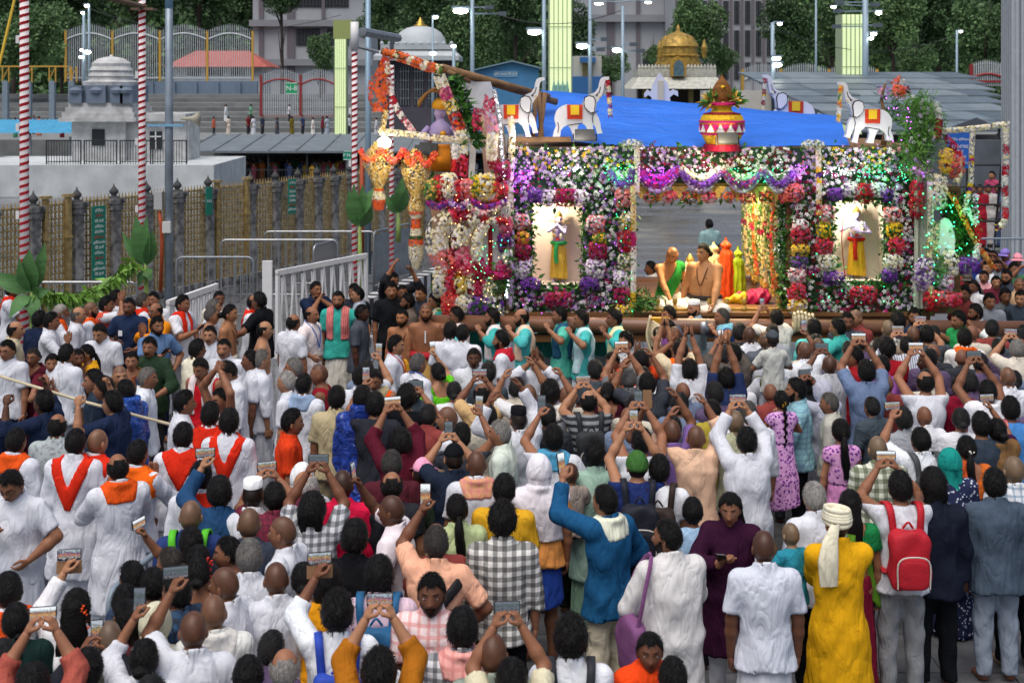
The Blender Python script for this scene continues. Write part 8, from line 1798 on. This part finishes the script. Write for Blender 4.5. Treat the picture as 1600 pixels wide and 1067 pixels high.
# ---- dense middle of the crowd
A(980,533,130,'down','shortb','shirt','d4d4d6',T_,BK,'young man in leaf printed white shirt turning left',pat='leaf')
A(960,561,150,'down','bun','vest','e2401e',T_,'5a3a20','woman official in orange-red vest looking down',build='f',h=1.6,hp=-15,drape='towels',dc='e8563a')
A(838,563,175,'joinbrow','short','shirt',WH,T_,BK,'man facing back with hands cupped before the bearers')
A(1064,547,10,'joinbrow','short','shirt','d6c8a8',T_,BK,'man with saffron collar and hands raised in prayer',drape='neck',dc='e8681c')
A(1002,564,5,'joinbrow','longish','blouse','c0401e','saree','6a2a20','woman with long bob praying beside the vest woman',build='f',h=1.58)
A(1038,554,-10,'joinup','bun','blouse','35405a','saree','35405a','woman with arms joined above her head',build='f',h=1.56)
A(1078,579,0,'joinup','short','shirt',WH,T_,BK,'man in white with joined palms high overhead')
A(1135,593,0,'joinup','short','shirt','27345a',T_,BK,'man in indigo shirt with arms joined overhead',fat=1.05)
A(1148,553,15,'phone','short','shirt','55504c',T_,BK,'man filming from behind the rope coil',phone=P1)
A(1057,524,60,'down','stubble','shirt','c9b89a',T_,BK,'shaven man in tan below the pole wedge',tone='80563f')
A(1172,524,5,'down','stubble','shirt',WH,T_,BK,'shaven man in white under the pole lashing',tone='6b4634')
A(1196,532,-5,'down','stubble','shirt','5a606a',T_,BK,'shaven man in grey beside the boy on shoulders',tone='8f6a50')
A(860,616,0,'phoneR','curly','tank',WH,D_,WH,'man with bushy hair in white sleeveless vest and shoulder cloth',drape='neck',dc='e6e4dc')
A(827,618,10,'handsup','stubble','shirt','e0e2e4',T_,WH,'shaven man with raised arms beside the bushy hair',tone='9c6f53')
A(812,656,20,'handsup','topi','kurta',WH,D_,WH,'man in black boat cap and white tunic raising his arm',hatc='15161a')
A(920,628,5,'phone','balding','tee','8b9094',T_,BK,'balding man in grey striped polo shirt filming',pat='hstripe',phone=L1,fat=1.08)
A(983,592,10,'phonehi','neat','shirt','6f7478',T_,BK,'grey-haired man stretching arms up with a phone',phone=L1,hairc='6a6866')
A(950,613,-15,'joinbrow','bun','blouse','4a1c2c','saree','4a1c2c','woman in dark maroon praying beside the striped polo',build='f',h=1.56)
A(1012,602,5,'handsup','short','shirt','3a3e46',T_,BK,'dark-haired man waving both bare forearms')
A(1051,676,5,'handsup','stubble','shirt',PUR,T_,BK,'shaven man in lavender purple shirt with raised arms',tone='80563f',h=1.7)
A(1088,685,-5,'handsup','stubble','shirt','e3bda0',T_,OW,'shaven man in peach shirt reaching up',tone='8c6049')
A(1003,691,0,'phonehi','short','tee','d6dae3',T_,BK,'man in white T-shirt filming with a flip case phone',phone=('port','man in white T-shirt','flap'),fat=1.08)
A(1114,642,0,'down','braid','blouse','b09a3a','saree','8a8a3a','woman in olive yellow saree with very long braid',build='f',h=1.6,drape='pallu',dc='a8983c')
A(1170,646,0,'down','neat','shirt',WH,T_,BK,'greying man in white shirt with grey bag strap',hairc='4f4d4b',fat=1.1)
A(1150,660,5,'down','stubble','shirt','b9bc9c',T_,BK,'shaven man in sage shirt beside the braid',tone='a08468')
A(1168,691,5,'phonehi','short','kurta',WH,D_,WH,'stout black-haired man in long white tunic',fat=1.15,phone=L1,h=1.7)
A(865,686,0,'phoneL','short','tee','d6dae3',T_,BK,'youth in white with blue ribbed scarf',drape='neck',dc='4f9ac0',phone=P1)
A(843,736,5,'down','scarf','tee','f2a45a','halflungi','3456b8','pilgrim with white shawl over head and blue wrap skirt',hatc='e6e4ec',drape='shawl',dc='e6e2ea',h=1.68)
A(893,743,10,'ride','stubble','tee','9a8f86','shorts','3a3c40','shaven toddler carried on an arm',build='k',h=1.12,z=.80,D=11.2,tone='6b4634')
A(930,721,0,'carry','curly','kurta','9fc0b0','saree','8fb49a','woman with bushy hair in mint saree carrying a toddler',build='f',h=1.6,D=11.35)
A(996,729,0,'phonehi','beanie','tee','26356a',T_,BK,'man in green knitted cap and navy shirt filming',hatc='3f6a34',phone=P1,h=1.7)
A(950,783,45,'phoneL','neat','jacket','1f5580',T_,'d8d0b8','man in teal blue shirt with cream scarf holding phone',phone=P1,drape='neck',dc='e6ead4',h=1.72)
A(1048,839,18,'carry','neat','kurta','dad9d8',T_,WH,'stout bearded man in white tunic with purple shoulder bag',beard='beard',fat=1.3,h=1.72,hy=45)
A(1142,789,165,'chestR','long','kurta','35162e',T_,WH,'woman in plum tunic and white trousers holding phone',build='f',fat=1.16,h=1.66,phone=P1,hp=-8,tone='8c6049')
A(1083,804,0,'down','neat','tee','9fc0e0',T_,BK,'child in light blue denim shirt',build='k',h=1.35)
A(1030,735,-10,'down','short','tee','e6e9ef',T_,BK,'man in white shirt with dark brown backpack',h=1.66)
A(1195,856,0,'down','stubble','shirt','d3d9e6',D_,WH,'shaven man in white shirt and wrap seen from behind',tone='6b4634',h=1.68)
# ---- right half
A(1208,533,5,'ride','cap','shirt','c3c6c0','shorts','5a6a3a','boy in grey cap riding on shoulders',build='k',h=1.2,z=1.15,D=14.6,hatc='4a5058')
A(1210,590,5,'hold','short','shirt',WH,T_,BK,'man in white carrying a boy on his shoulders',D=14.75,h=1.66)
A(1259,549,5,'phoneR','stubble','shirt','dfe5ee',T_,BK,'shaven man in pale blue holding a phone upright',tone='8c6049',phone=P1)
A(1280,543,0,'down','stubble','shirt','cdd6e4',T_,BK,'shaven man in light checked shirt',pat='blueplaid',tone='80563f')
A(1297,571,0,'phone','stubble','shirt','bcc0c8',T_,BK,'shaven man in grey-blue shirt filming',tone='6b4634',phone=L1)
A(1389,514,5,'down','stubble','shirt','e6e6e0',T_,BK,'man with grey cropped hair in checked shirt',pat='bwplaid',tone='a08468')
A(1404,504,10,'down','curly','tee','3a3440',T_,BK,'curly-haired man beside the checked shirt')
A(1428,523,0,'down','stubble','shirt','8a7a6a',T_,BK,'shaven man in brown behind the raised phone',tone='8c6049')
A(1449,524,-5,'phone','short','tee','44484e',T_,BK,'dark-haired man filming beside the shaven heads',phone=L1)
A(1387,546,0,'down','curly','tee','a51f2a',T_,BK,'curly-haired youth in red shirt')
A(1338,557,85,'down','shortb','shirt','9c2028',T_,BK,'man in red shirt in profile looking left')
A(1355,582,0,'phonehi','short','shirt','6c7fa0',T_,'6a6f78','tall man in slate blue shirt filming with arms straight up',phone=L1,h=1.76)
A(1380,571,10,'down','short','kurta','9a5aa8','saree','8a4a98','woman in violet tunic with brown shoulder bag',build='f',h=1.6)
A(1418,541,0,'phone','neat','shirt','dfe3ea',T_,GRY,'man in blue and white striped shirt filming',pat='vstripe',phone=L1)
A(1447,598,0,'phonehi','balding','tee',WH,T_,'5a5f52','balding man in white shirt filming with arms straight up',phone=L1,h=1.74,fat=1.05)
A(1452,564,90,'down','neat','shirt','4a5468',T_,BK,'dark man in profile between raised arms',tone='4b2f23')
A(1508,529,0,'down','short','shirt','e8e6e2',D_,WH,'man with orange scarf beside the low barricade',drape='neck',dc='e8641c')
A(1545,613,5,'phonehi','neat','tank',WH,D_,WH,'man in white vest and shoulder cloth filming',drape='shawl',dc='e8eaef',phone=L1,h=1.74,tone='80563f')
A(1590,546,-10,'phone','neat','shirt','d9d2c4',T_,GRY,'grey-haired man filming beside the orange badge',hairc='84827e',phone=L1)
A(1248,609,80,'hold','short','shirt','8fc0c8',T_,BK,'man in aqua plaid shirt carrying a girl',pat='blueplaid',h=1.7,beard='beard')
A(1222,629,10,'ride','braid','frock','d9a8d8','skirt','e0a8dc','little girl in purple floral frock carried on an arm',build='k',h=1.15,z=.62,D=12.9,pat='floral',lpat='floral',flower=('e0b030','c'))
A(1300,629,70,'down','neat','shirt','b9b9ae',T_,BK,'greying man in beige shirt in profile',hairc='5a5854',h=1.58,D=13.3)
A(1288,612,20,'phone','scarf','kurta','b0b4c4','saree','b0b4c4','woman with grey cloth over her head filming',build='f',h=1.58,hatc='b4b6c6',phone=L1)
A(1315,673,5,'down','pony','frock','d8a0d0','skirt','d890c8','girl in pink pleated dress with hair clip',build='k',h=1.4,D=12.75,pat='floral',flower=('c8b04a','c'))
A(1441,689,10,'phoneL','neat','shirt','e2e8f0',T_,GRY,'man in white shirt with grey backpack straps filming',phone=L1)
A(1373,702,0,'down','stubble','shirt','d8dccb',T_,BK,'shaven man in green checked shirt',pat='greenplaid',tone='a08468',fat=1.08)
A(1408,763,0,'phone','short','tee','d6dae3',T_,'8d9094','man in white T-shirt with red backpack filming',phone=L1,h=1.72)
A(1460,761,0,'down','longish','jacket','1d2230',T_,'15171b','man with thinning crown in dark navy shirt and black trousers',h=1.7)
A(1486,723,0,'down','scarf','kurta','2c3352','saree','2c3352','woman with sea green cloth on her head in navy floral',build='f',h=1.6,hatc='1f8f86',pat='dots',lpat='dots')
A(1512,701,0,'down','pony','blouse','d06a2c','saree','8a2430','woman in orange and red saree with white hair flowers',build='f',h=1.6,flower=('f2efe2','c'),drape='pallu',dc='b8502a')
A(1560,673,10,'phoneR','bun','blouse','3a1a3c','saree','3a1a3c','woman in deep purple with gold shawl filming',build='f',h=1.62,drape='shawl',dc='7a5c3c',phone=L1)
A(1587,736,0,'down','stubble','shirt','dfe4ea',T_,BK,'shaven man in white checked shirt and black trousers',pat='blueplaid',tone='a08468',h=1.72)
A(1556,758,0,'down','short','jacket','4a5868',T_,'8c97a6','slim man in slate shirt and pale jeans',h=1.68)
A(1275,778,15,'down','neat','shirt',WH,T_,BK,'silver-haired man in white shirt holding a baby',hairc='9a9894',h=1.68)
A(1310,819,5,'fold','turban','kurtalong','e0a81a',T_,'e0a81a','man in long yellow tunic and white turban with tail',hatc='ece6cc',h=1.68)
A(1329,789,-10,'down','long','blouse','1f7a44','saree','7a1c34','woman in green blouse and crimson saree',build='f',h=1.58,drape='pallu',dc='5a8a2a')
A(1238,839,20,'ride','stubble','tee','2f8aa0','shorts','3a3c40','shaven baby in teal shirt held against a shoulder',build='k',h=1.05,z=.62,D=9.55,tone='a08468')
A(1580,640,-5,'down','short','tee','4a86c8',T_,BK,'man in bright blue shirt with checked scarf',drape='towelL',dc='c06070',dpat='redplaid')
A(1500,605,-5,'down','short','shirt','7a1c30','saree','7a1c30','woman in wine red shawl beside the raised arms',build='f',h=1.6,drape='shawl',dc='8a1c34')
A(1576,590,0,'down','stubble','shirt',WH,T_,BK,'shaven-headed man in white behind the wine red shawl',tone='9c6f53')
A(1535,665,5,'down','short','tee','35404e',T_,BK,'black-haired youth in dark grey below the white vest')
# ---- right background crowd behind the barricade
bgl = [(1497,418,'young woman beside the satin disc'),(1552,402,'man filming in front of the stand wall'),(1545,418,'broad-faced man in white before the stand'),(1590,405,'man in pink turban-like cap'),(1572,398,'woman with lilac cap'),(1512,436,'man in grey cap frowning'),(1522,447,'smiling woman in white before the stand'),(1556,440,'woman looking up past the barricade'),(1574,432,'bearded man with spectacles at the barricade'),(1592,444,'shaven man at the barricade'),(1508,458,'black-haired boy below the grey cap'),(1570,462,'tall man in profile at the barricade'),(1596,466,'young man turning at the barricade'),(1545,470,'man bending by the low barricade'),(1538,432,'girl between the white shirts'),(1583,420,'man with raised elbow at the stand'),(1560,415,'elderly woman with grey hair at the stand'),(1540,398,'man in blue shirt in front of the stand wall')]
_hr = ['bun','short','short','cap','cap','cap','long','bun','short','stubble','shortb','short','short','short','bun','short','bun','short']
_tc = ['b8324a','4a5a70',WH,'5a6a8a','8a6ab0','55504c',WH,'6a2a3a','3c4450','c0a080','7a3a3a','5a6068','35404e','8a8f98','d9a0a8','4a7a5a','7a7f88','2a4aa0']
for i,(x,y,lab) in enumerate(bgl):
 w = _hr[i] in ('bun','long'); A(x,y,150 + (i * 37) % 70 - 30,'phone' if i in (1,15) else 'down',_hr[i],'shirt',_tc[i],'saree' if w else T_,_tc[i] if w else BK,lab,build='f' if w else 'm',h=1.56 if w else 1.66,hatc=['','','','e89aa8','8a7ac8','5a5450'][i] if i in (3,4,5) else None,specs=i == 8,beard='beard' if i == 8 else None)
for i,(x,y,tcol,hr,lab) in enumerate(((1519,290,WH,'short','man in white watching from the viewing stand'),(1531,285,'a82838','bun','woman in crimson on the viewing stand'),(1545,291,'c9c4c0','bun','woman in pale grey leaning on the scaffold bar'),(1560,286,'4a5a7a','long','woman in slate blue with folded arms on the stand'),(1551,272,'b04a6a','bun','woman in pink at the back of the stand'))):
 w = hr != 'short'; A(x,y,175 - 12 * i,'fold' if i == 3 else 'down',hr,'shirt',tcol,'saree' if w else T_,tcol if w else BK,lab,build='f' if w else 'm',D=33.2 + (i > 3) * 1.4,z=.55 if i < 4 else .8,h=1.62,group='people on the viewing stand')
# ---- seated priests in the palanquin
A(1101,394,152,'seat_r','bun',None,'',D_,OW,'bare-chested priest with hair tied back seated on the palanquin edge',D=18.95,z=float(PZ(394,18.95)) - 1.57 * 1.10,h=1.85,tone='c08a5c',fat=1.34,group='priests seated in the palanquin',hy=-20)
A(1046,397,205,'seat_l','stubble',None,'',D_,OW,'bald priest with green cloth over one shoulder seated in the palanquin',D=19.5,z=float(PZ(395,19.5)) - 1.57 * 1.04,h=1.75,tone='c08a5c',group='priests seated in the palanquin',drape='sash',dc='2f8a3a',hp=-22)
A(1109,352,20,'down','neat','shirt','8fb0b0',T_,BK,'man standing beyond the palanquin seen through its opening',D=29.1,h=1.7)
A(1019,470,100,'down','short','shirt',WH,T_,BK,'bearer on the far side glimpsed through the opening',D=22.5,h=1.66)
# ---- strollers on the far walkway
wk = [(24,165,'4a8a6a'),(47,178,'b8502a'),(61,148,'e07a5a'),(53,172,'6a7a9a'),(97,178,'6a1c2a'),(334,196,'c0604a'),(357,196,'d9ccbe'),(388,196,'7a2430'),(353,176,'e0e4e8'),(392,168,'7ac09a'),(396,190,'d6dae2'),(410,193,'3a4258'),(433,197,'4a4f5c'),(452,178,'d8dce2'),(456,200,'7a6a2a'),(473,196,'3c4a70'),(489,196,'e6e4de'),(504,193,'7a2a3c'),(511,190,'a9b4c4'),(545,200,'d8dce2'),(588,188,'c9ccd4'),(660,196,'5a6a8a'),(668,200,'3c4250')]
for i,(x,y,c) in enumerate(wk):
 w = i % 2 == 0; Dw = 108 + (i % 4) * 2; zz = .2
 if y < 182 and i > 4: Dw = 123.2; zz = .2 + .84
 A(x,y,[90,-90,60,-120][i % 4],'downb' if i % 3 else 'down','bun' if w else 'short','shirt',c,'saree' if w else T_,c if w else '3a3c44',('woman' if w else 'man') + ' walking on the far walkway ' + ['near the yellow gantry','near the yellow gantry','behind the shrine','behind the shrine','beside the blue canopy','above the queue gallery','above the queue gallery','above the queue gallery','on the terrace step','on the terrace step','above the queue gallery','below the N-8 sign','below the N-8 sign','below the N-8 sign','below the N-8 sign','below the red fence','below the red fence','below the red fence','below the red fence','beside the yellow-lit column','beside the domed pavilion','beside the domed pavilion','beside the domed pavilion'][i] + ' in ' + ['green','rust','salmon','slate blue','maroon','terracotta','beige','dark red','white','mint','pale grey','navy','charcoal','silver white','olive','blue','ivory','wine','steel blue','light grey','ash white','denim','graphite'][i],build='f' if w else 'm',D=Dw,z=zz,lod=2,group='people on the far walkway',h=1.7)
# ---- more of the packed crowd, seen only as heads and shoulders between the others: one mass
def crowd_mass():
 r = np.random.default_rng(21); have = np.array([(o.location.x,o.location.y) for o in COL.objects if o.name.startswith('person')]); mb = MB(); placed = 0
 mats = [mat('mass_cloth_%d' % i,lin(c),.85,ridge=.5,noise=.08) for i,c in enumerate(('dfe2e8','2a2e36','6f7f9a','8a3a36','c9c4b4','3a4650','9a9fa6','5a4a6a'))] + [mat('mass_skin_%d' % i,lin(c),.5,noise=.1) for i,c in enumerate(('8e6148','784f3b','9a6b51'))] + [mat('mass_hair',lin('100e0e'),.46,noise=.4,nscale=70,bump=.55,bscale=160)]
 def put(me,M,pick):
  n = len(me.vertices); co = np.empty(n * 3,np.float32); me.vertices.foreach_get('co',co); co = co.reshape(-1,3) @ np.array(M)[:3,:3].T + np.array(M)[:3,3]; li = np.empty(len(me.loops),np.int32); me.loops.foreach_get('vertex_index',li); st_ = np.empty(len(me.polygons),np.int32); me.polygons.foreach_get('loop_start',st_); tt = np.empty(len(me.polygons),np.int32); me.polygons.foreach_get('loop_total',tt)
  Fs = [li[st_[tt == k][:,None] + np.arange(k)] for k in (3,4) if (tt == k).any()]; mb.add(co,Fs,pick)
 for _ in range(6000):
  if placed >= 70: break
  if r.random() < .62: D = r.uniform(12.6,17.3); x = PX(r.uniform(560 if D < 15.0 else 1150,1620),D)
  else: D = r.uniform(6.9,9.6); x = PX(r.uniform(-20 if D < 8.3 else 330,560 if D < 8.3 else 690),D)
  if np.min(np.hypot(have[:,0] - x,have[:,1] - D)) < .43: continue
  have = np.vstack([have,(x,D)]); placed += 1; h = r.uniform(1.48,1.62) / 1.68; f = math.radians(r.uniform(-30,30)); M = Matrix.Translation((x,D,0)) @ Matrix.Rotation(f,4,'Z') @ Matrix.Scale(h,4)
  me,J = body_mesh('down','m',1.0,0,0,2,1.05); put(me,M,8 + int(r.integers(0,3))); tp_ = ('shirt','tee')[placed % 2]
  put(garm(('top','down','m',1.0,tp_,0,2),lambda: top_fn(J,'m',1.0,tp_,0)[0],(-.36,-.24,.68),(.36,.24,1.58),VOX[2][1],cloth),M,int(r.integers(0,8)))
  put(garm(('low',0,'m',1.0,'trousers',0,2),lambda: lower_fn(J,'m',1.0,'trousers',0),(-.3,-.26,0),(.3,.28,1.05),VOX[2][1],cloth),M,1)
  put(hair_mesh(('short','shortb','neat','bun','stubble')[placed % 5]),M @ Matrix.Translation((0,.012,1.435)) @ Matrix.Scale(1.05,4),11 if placed % 5 < 4 else 9)
 tag(mb.build('crowd_mass',mats,smooth=True),'packed onlookers glimpsed as heads and shoulders between the others','crowd',kind='stuff'); print('mass',placed)
crowd_mass()
# ---- held and worn things
def world_pt(o,p): return Matrix.Translation(o.location) @ Matrix.Rotation(o.rotation_euler[2],4,'Z') @ Matrix.Scale(o.scale[0],4) @ Vector(p)
def find(lab):
 for q in bpy.data.objects:
  if q.get('label') == lab: return q
def backpack(lab,col,label,trim='c9c3bb',w=.30,h=.44,d=.15,straps_only=False,strapc=None):
 o = find(lab); M = Matrix.Translation(o.location) @ Matrix.Rotation(o.rotation_euler[2],4,'Z') @ Matrix.Scale(o.scale[0],4); b = empty('backpack'); b.matrix_world = M; tag(b,label,'bag')
 m = mat('bag_' + col,lin(col),.7,noise=.15,nscale=8,bump=.4,bscale=15); ms = mat('bag_' + (strapc or col),lin(strapc or col),.7); mt = mat('trim_' + trim,lin(trim),.6)
 yb = -.135
 if not straps_only:
  def fn(Pt):
   q = np.abs((Pt - np.array((0,yb - d / 2,1.10))) / np.array((w / 2,d / 2,h / 2))); return ((np.sum(q ** 5,1)) ** .2 - 1) * d / 2 - wr(Pt,2,.004)
  V,Fq = surfnets(fn,(-w * .6,yb - d * 1.2,1.10 - h * .6),(w * .6,yb + .03,1.10 + h * .6),.022); obj('pouch',mesh_from('pouch',V,Fq,[m]),b)
  def fn2(Pt):
   q = np.abs((Pt - np.array((0,yb - d - .01,1.02))) / np.array((w * .40,.035,h * .26))); return ((np.sum(q ** 5,1)) ** .2 - 1) * .035
  V,Fq = surfnets(fn2,(-w * .5,yb - d - .07,1.02 - h * .32),(w * .5,yb - d + .05,1.02 + h * .32),.016); obj('pocket',mesh_from('pocket',V,Fq,[m]),b)
  MB().tube(catmull([(-w * .40,yb - d - .035,.92),(-w * .38,yb - d - .04,1.12),(0,yb - d - .045,1.16),(w * .38,yb - d - .04,1.12),(w * .40,yb - d - .035,.92)],20),.006,5).build('zip',mt,b)
  MB().tube(catmull([(-.04,yb - .03,1.10 + h / 2),(0,yb - .04,1.15 + h / 2),(.04,yb - .03,1.10 + h / 2)],8),.009,6).build('handle',ms,b)
 for s in (-1,1):
  c = catmull([(s * .10,yb + .0,1.10 + h * .38),(s * .115,-.11,1.42),(s * .12,-.02,1.462),(s * .125,.09,1.40),(s * .14,.155,1.22),(s * .16,.10,1.05),(s * .15,yb + .02,.96)],26); V = []
  for i,p in enumerate(c):
   for dx in (-.026,.026): V.append(p + (dx,0,0))
   for dx in (-.026,.026): V.append(p * np.array((1,1.06,1.006)) + (dx,-.006 if p[1] < 0 else .006,.008))
  n = len(c); Fq = [[4*i,4*i+1,4*i+5,4*i+4] for i in range(n-1)] + [[4*i+2,4*i+6,4*i+7,4*i+3] for i in range(n-1)] + [[4*i,4*i+4,4*i+6,4*i+2] for i in range(n-1)] + [[4*i+1,4*i+3,4*i+7,4*i+5] for i in range(n-1)]
  obj('strap',mesh_from('strap',np.array(V),np.array(Fq),[ms]),b)
backpack('man in white T-shirt with red backpack filming','b81c2c','red backpack with pale zip on the man filming')
backpack('man in green knitted cap and navy shirt filming','1a1e2a','black backpack on the man in the green knitted cap')
backpack('young man in pink shirt with blue backpack','24608c','blue backpack on the young man in pink','3aa0a0')
backpack('man in white shirt with dark brown backpack','2e211c','dark brown backpack on the man in white','4a3a32')
backpack('man in white shirt with grey backpack straps filming','4a4d50','grey backpack of the man in white filming sideways')
backpack('young man with wavy hair and black backpack straps','2a2d33','black straps of a backpack worn by the wavy-haired young man',straps_only=False)
backpack('curly-haired young man in white striped shirt filming','2848b0','bright blue bag straps on the curly-haired young man',d=.10,h=.36)
backpack('balding man in grey striped polo shirt filming','2c2f33','dark backpack on the man in the striped polo shirt',d=.12)
backpack('shaven-headed man in blue with green bag strap','2a3f9a','blue backpack with lime green edge beside the barricade','6ad03a',d=.12,strapc='57c02a')
def tote(lab,col,label,side=-1):
 o = find(lab); M = Matrix.Translation(o.location) @ Matrix.Rotation(o.rotation_euler[2],4,'Z') @ Matrix.Scale(o.scale[0],4); b = empty('shoulder_bag'); b.matrix_world = M; tag(b,label,'bag'); m = mat('tote_' + col,lin(col),.75,noise=.15,bump=.4,bscale=12); x = side * .30
 def fn(Pt):
  q = np.abs((Pt - np.array((x,-.02,.86))) / np.array((.06,.16,.20))); return ((np.sum(q ** 4,1)) ** .25 - 1) * .06 - wr(Pt,1,.006)
 V,Fq = surfnets(fn,(x - .1,-.22,.62),(x + .1,.18,1.1),.02); obj('bag',mesh_from('bag',V,Fq,[m]),b)
 MB().tube(catmull([(x,-.12,1.02),(x * .85,-.13,1.25),(x * .55,-.04,1.485),(x * .75,.11,1.3),(x,.10,1.02)],16),.016,6).build('strap',m,b)
tote('stout bearded man in white tunic with purple shoulder bag','7a4a78','purple cloth shoulder bag on the stout bearded man',-1)
tote('woman in violet tunic with brown shoulder bag','6a3a22','brown leather shoulder bag on the woman in violet',1)
def crossbag(lab,col,label):
 o = find(lab); M = Matrix.Translation(o.location) @ Matrix.Rotation(o.rotation_euler[2],4,'Z') @ Matrix.Scale(o.scale[0],4); b = empty('sling_bag'); b.matrix_world = M; tag(b,label,'bag'); m = mat('sling_' + col,lin(col),.7)
 J = joints('down','m'); V,Fq = surfnets(lambda Pt: np.maximum(torso(Pt,'m',.050,1.08),np.abs(Pt[:,0] * .72 - (Pt[:,2] - 1.16) * .69) - .035),(-.3,-.25,.85),(.3,.25,1.45),.02); obj('strap',mesh_from('strap',V,Fq,[m]),b); MB().box((-.22,-.16,.92),(.24,.10,.28)).build('pouch',m,b)
crossbag('man in peach shirt with black bag strap holding phone','17181c','black sling bag across the peach shirt')
a,b = P(-12,584,13.6),P(285,668,13.05)
st_ = tag(MB().tube([a,(a + b) / 2 + Vector((0,0,-.02)),b],.017,8).build('bamboo_stick',mat('bamboo',lin('c8bda0'),.6,noise=.2,nscale=6),smooth=True),'long pale bamboo stick held up by the two navy-shirted men','stick')
o = find('moustached man in dark green shirt holding books'); c = world_pt(o,(.0,.33,1.12)); bk = empty('book_stack',c,o.rotation_euler[2]); tag(bk,'books and papers held by the man in dark green','books')
for i,cc in enumerate(('d8d4c4','2c3a5a','8a4a2a')): MB().box((-.04 + i * .035,0,.02 * i),(.03,.17,.25),ry=.15 * i).build('book',mat('book_' + cc,lin(cc),.7),bk)
o = find('moustached guard in navy uniform shirt with name badge'); MB().box((.08,.142,1.22),(.055,.006,.075)).build('name_badge',white_paint,o)
o = find('taller bare-chested priest with painted marks and red waist cloth'); t = np.linspace(0,2 * np.pi,25); MB().tube([(.175 * math.cos(x),.13 * math.sin(x),1.0) for x in t],.05,8,caps=False).build('waist_cloth',red_cloth,o); MB().box((0,.100,1.57),(.012,.004,.05)).box((0,.118,1.25),(.018,.006,.16)).build('painted_mark',white_paint,o)
for lab in ('bare-chested priest with hair tied back seated on the palanquin edge','bare-chested young priest with tied hair and sacred thread','shorter bare-chested priest with beads and forehead marks'):
 o = find(lab); q = 1.32 if 'edge' in lab else 1.0; MB().tube(catmull([(-.075,-.02,1.44),(-.065,.10 * q,1.32),(0,.138 * q,1.14),(.065,.10 * q,1.32),(.075,-.02,1.44)],20),.007,5).build('necklace',mat('bead_brown',(.10,.035,.015),.5),o)
o = find('bare-chested priest with hair tied back seated on the palanquin edge'); t = np.linspace(0,2 * np.pi,25); [MB().lathe([(.001,-.006),(.013,0),(.001,.006)],8,q).build('chest_mark',mat('areola',lin('6a3f2a'),.6),o) for q in ((-.075,.150,1.245),(.075,.150,1.245),(0,.163,1.03))]; MB().tube([(.215 * math.cos(x),.175 * math.sin(x),.975) for x in t],.03,8,caps=False).build('black_sash',mat('black_cloth',(.02,.02,.02),.8),o)
redm = mat('vermilion',lin('a81c1c'),.7)
def mark(lab,c,d,m): o = find(lab); hm = [q for q in o.children if q.name.startswith('hair')][0].matrix_local; MB().box(HC + np.array(c),d).build('forehead_mark',m,o,M=hm)
mark('woman in orange shawl with red forehead mark facing backwards',(0,.092,.052),(.008,.006,.04),redm)
for lab in ('taller bare-chested priest with painted marks and red waist cloth','shorter bare-chested priest with beads and forehead marks'):
 for x in (-.012,.012): mark(lab,(x,.091,.058),(.006,.006,.045),white_paint)
for lab,cc in (('balding moustached official in pale pink shirt with lanyard','2f5fa8'),('young man in white shirt with red and black lanyard','b01f2c'),('grey-haired man in white shirt with blue lanyard','2f5fa8')):
 o = find(lab); MB().tube(catmull([(0,.150,1.12),(-.07,.125,1.34),(-.075,-.01,1.475),(0,-.085,1.48),(.075,-.01,1.475),(.07,.125,1.34),(0,.150,1.12)],30),.007,5).build('lanyard',mat('ribbon_' + cc,lin(cc),.7),o); MB().box((0,.153,1.07),(.06,.006,.09)).build('name_badge',white_paint,o)
print('people',NPEOPLE,'time',round(time.time() - T0,1),'tris',sum(len(m.loops) - 2 * len(m.polygons) for m in bpy.data.meshes))
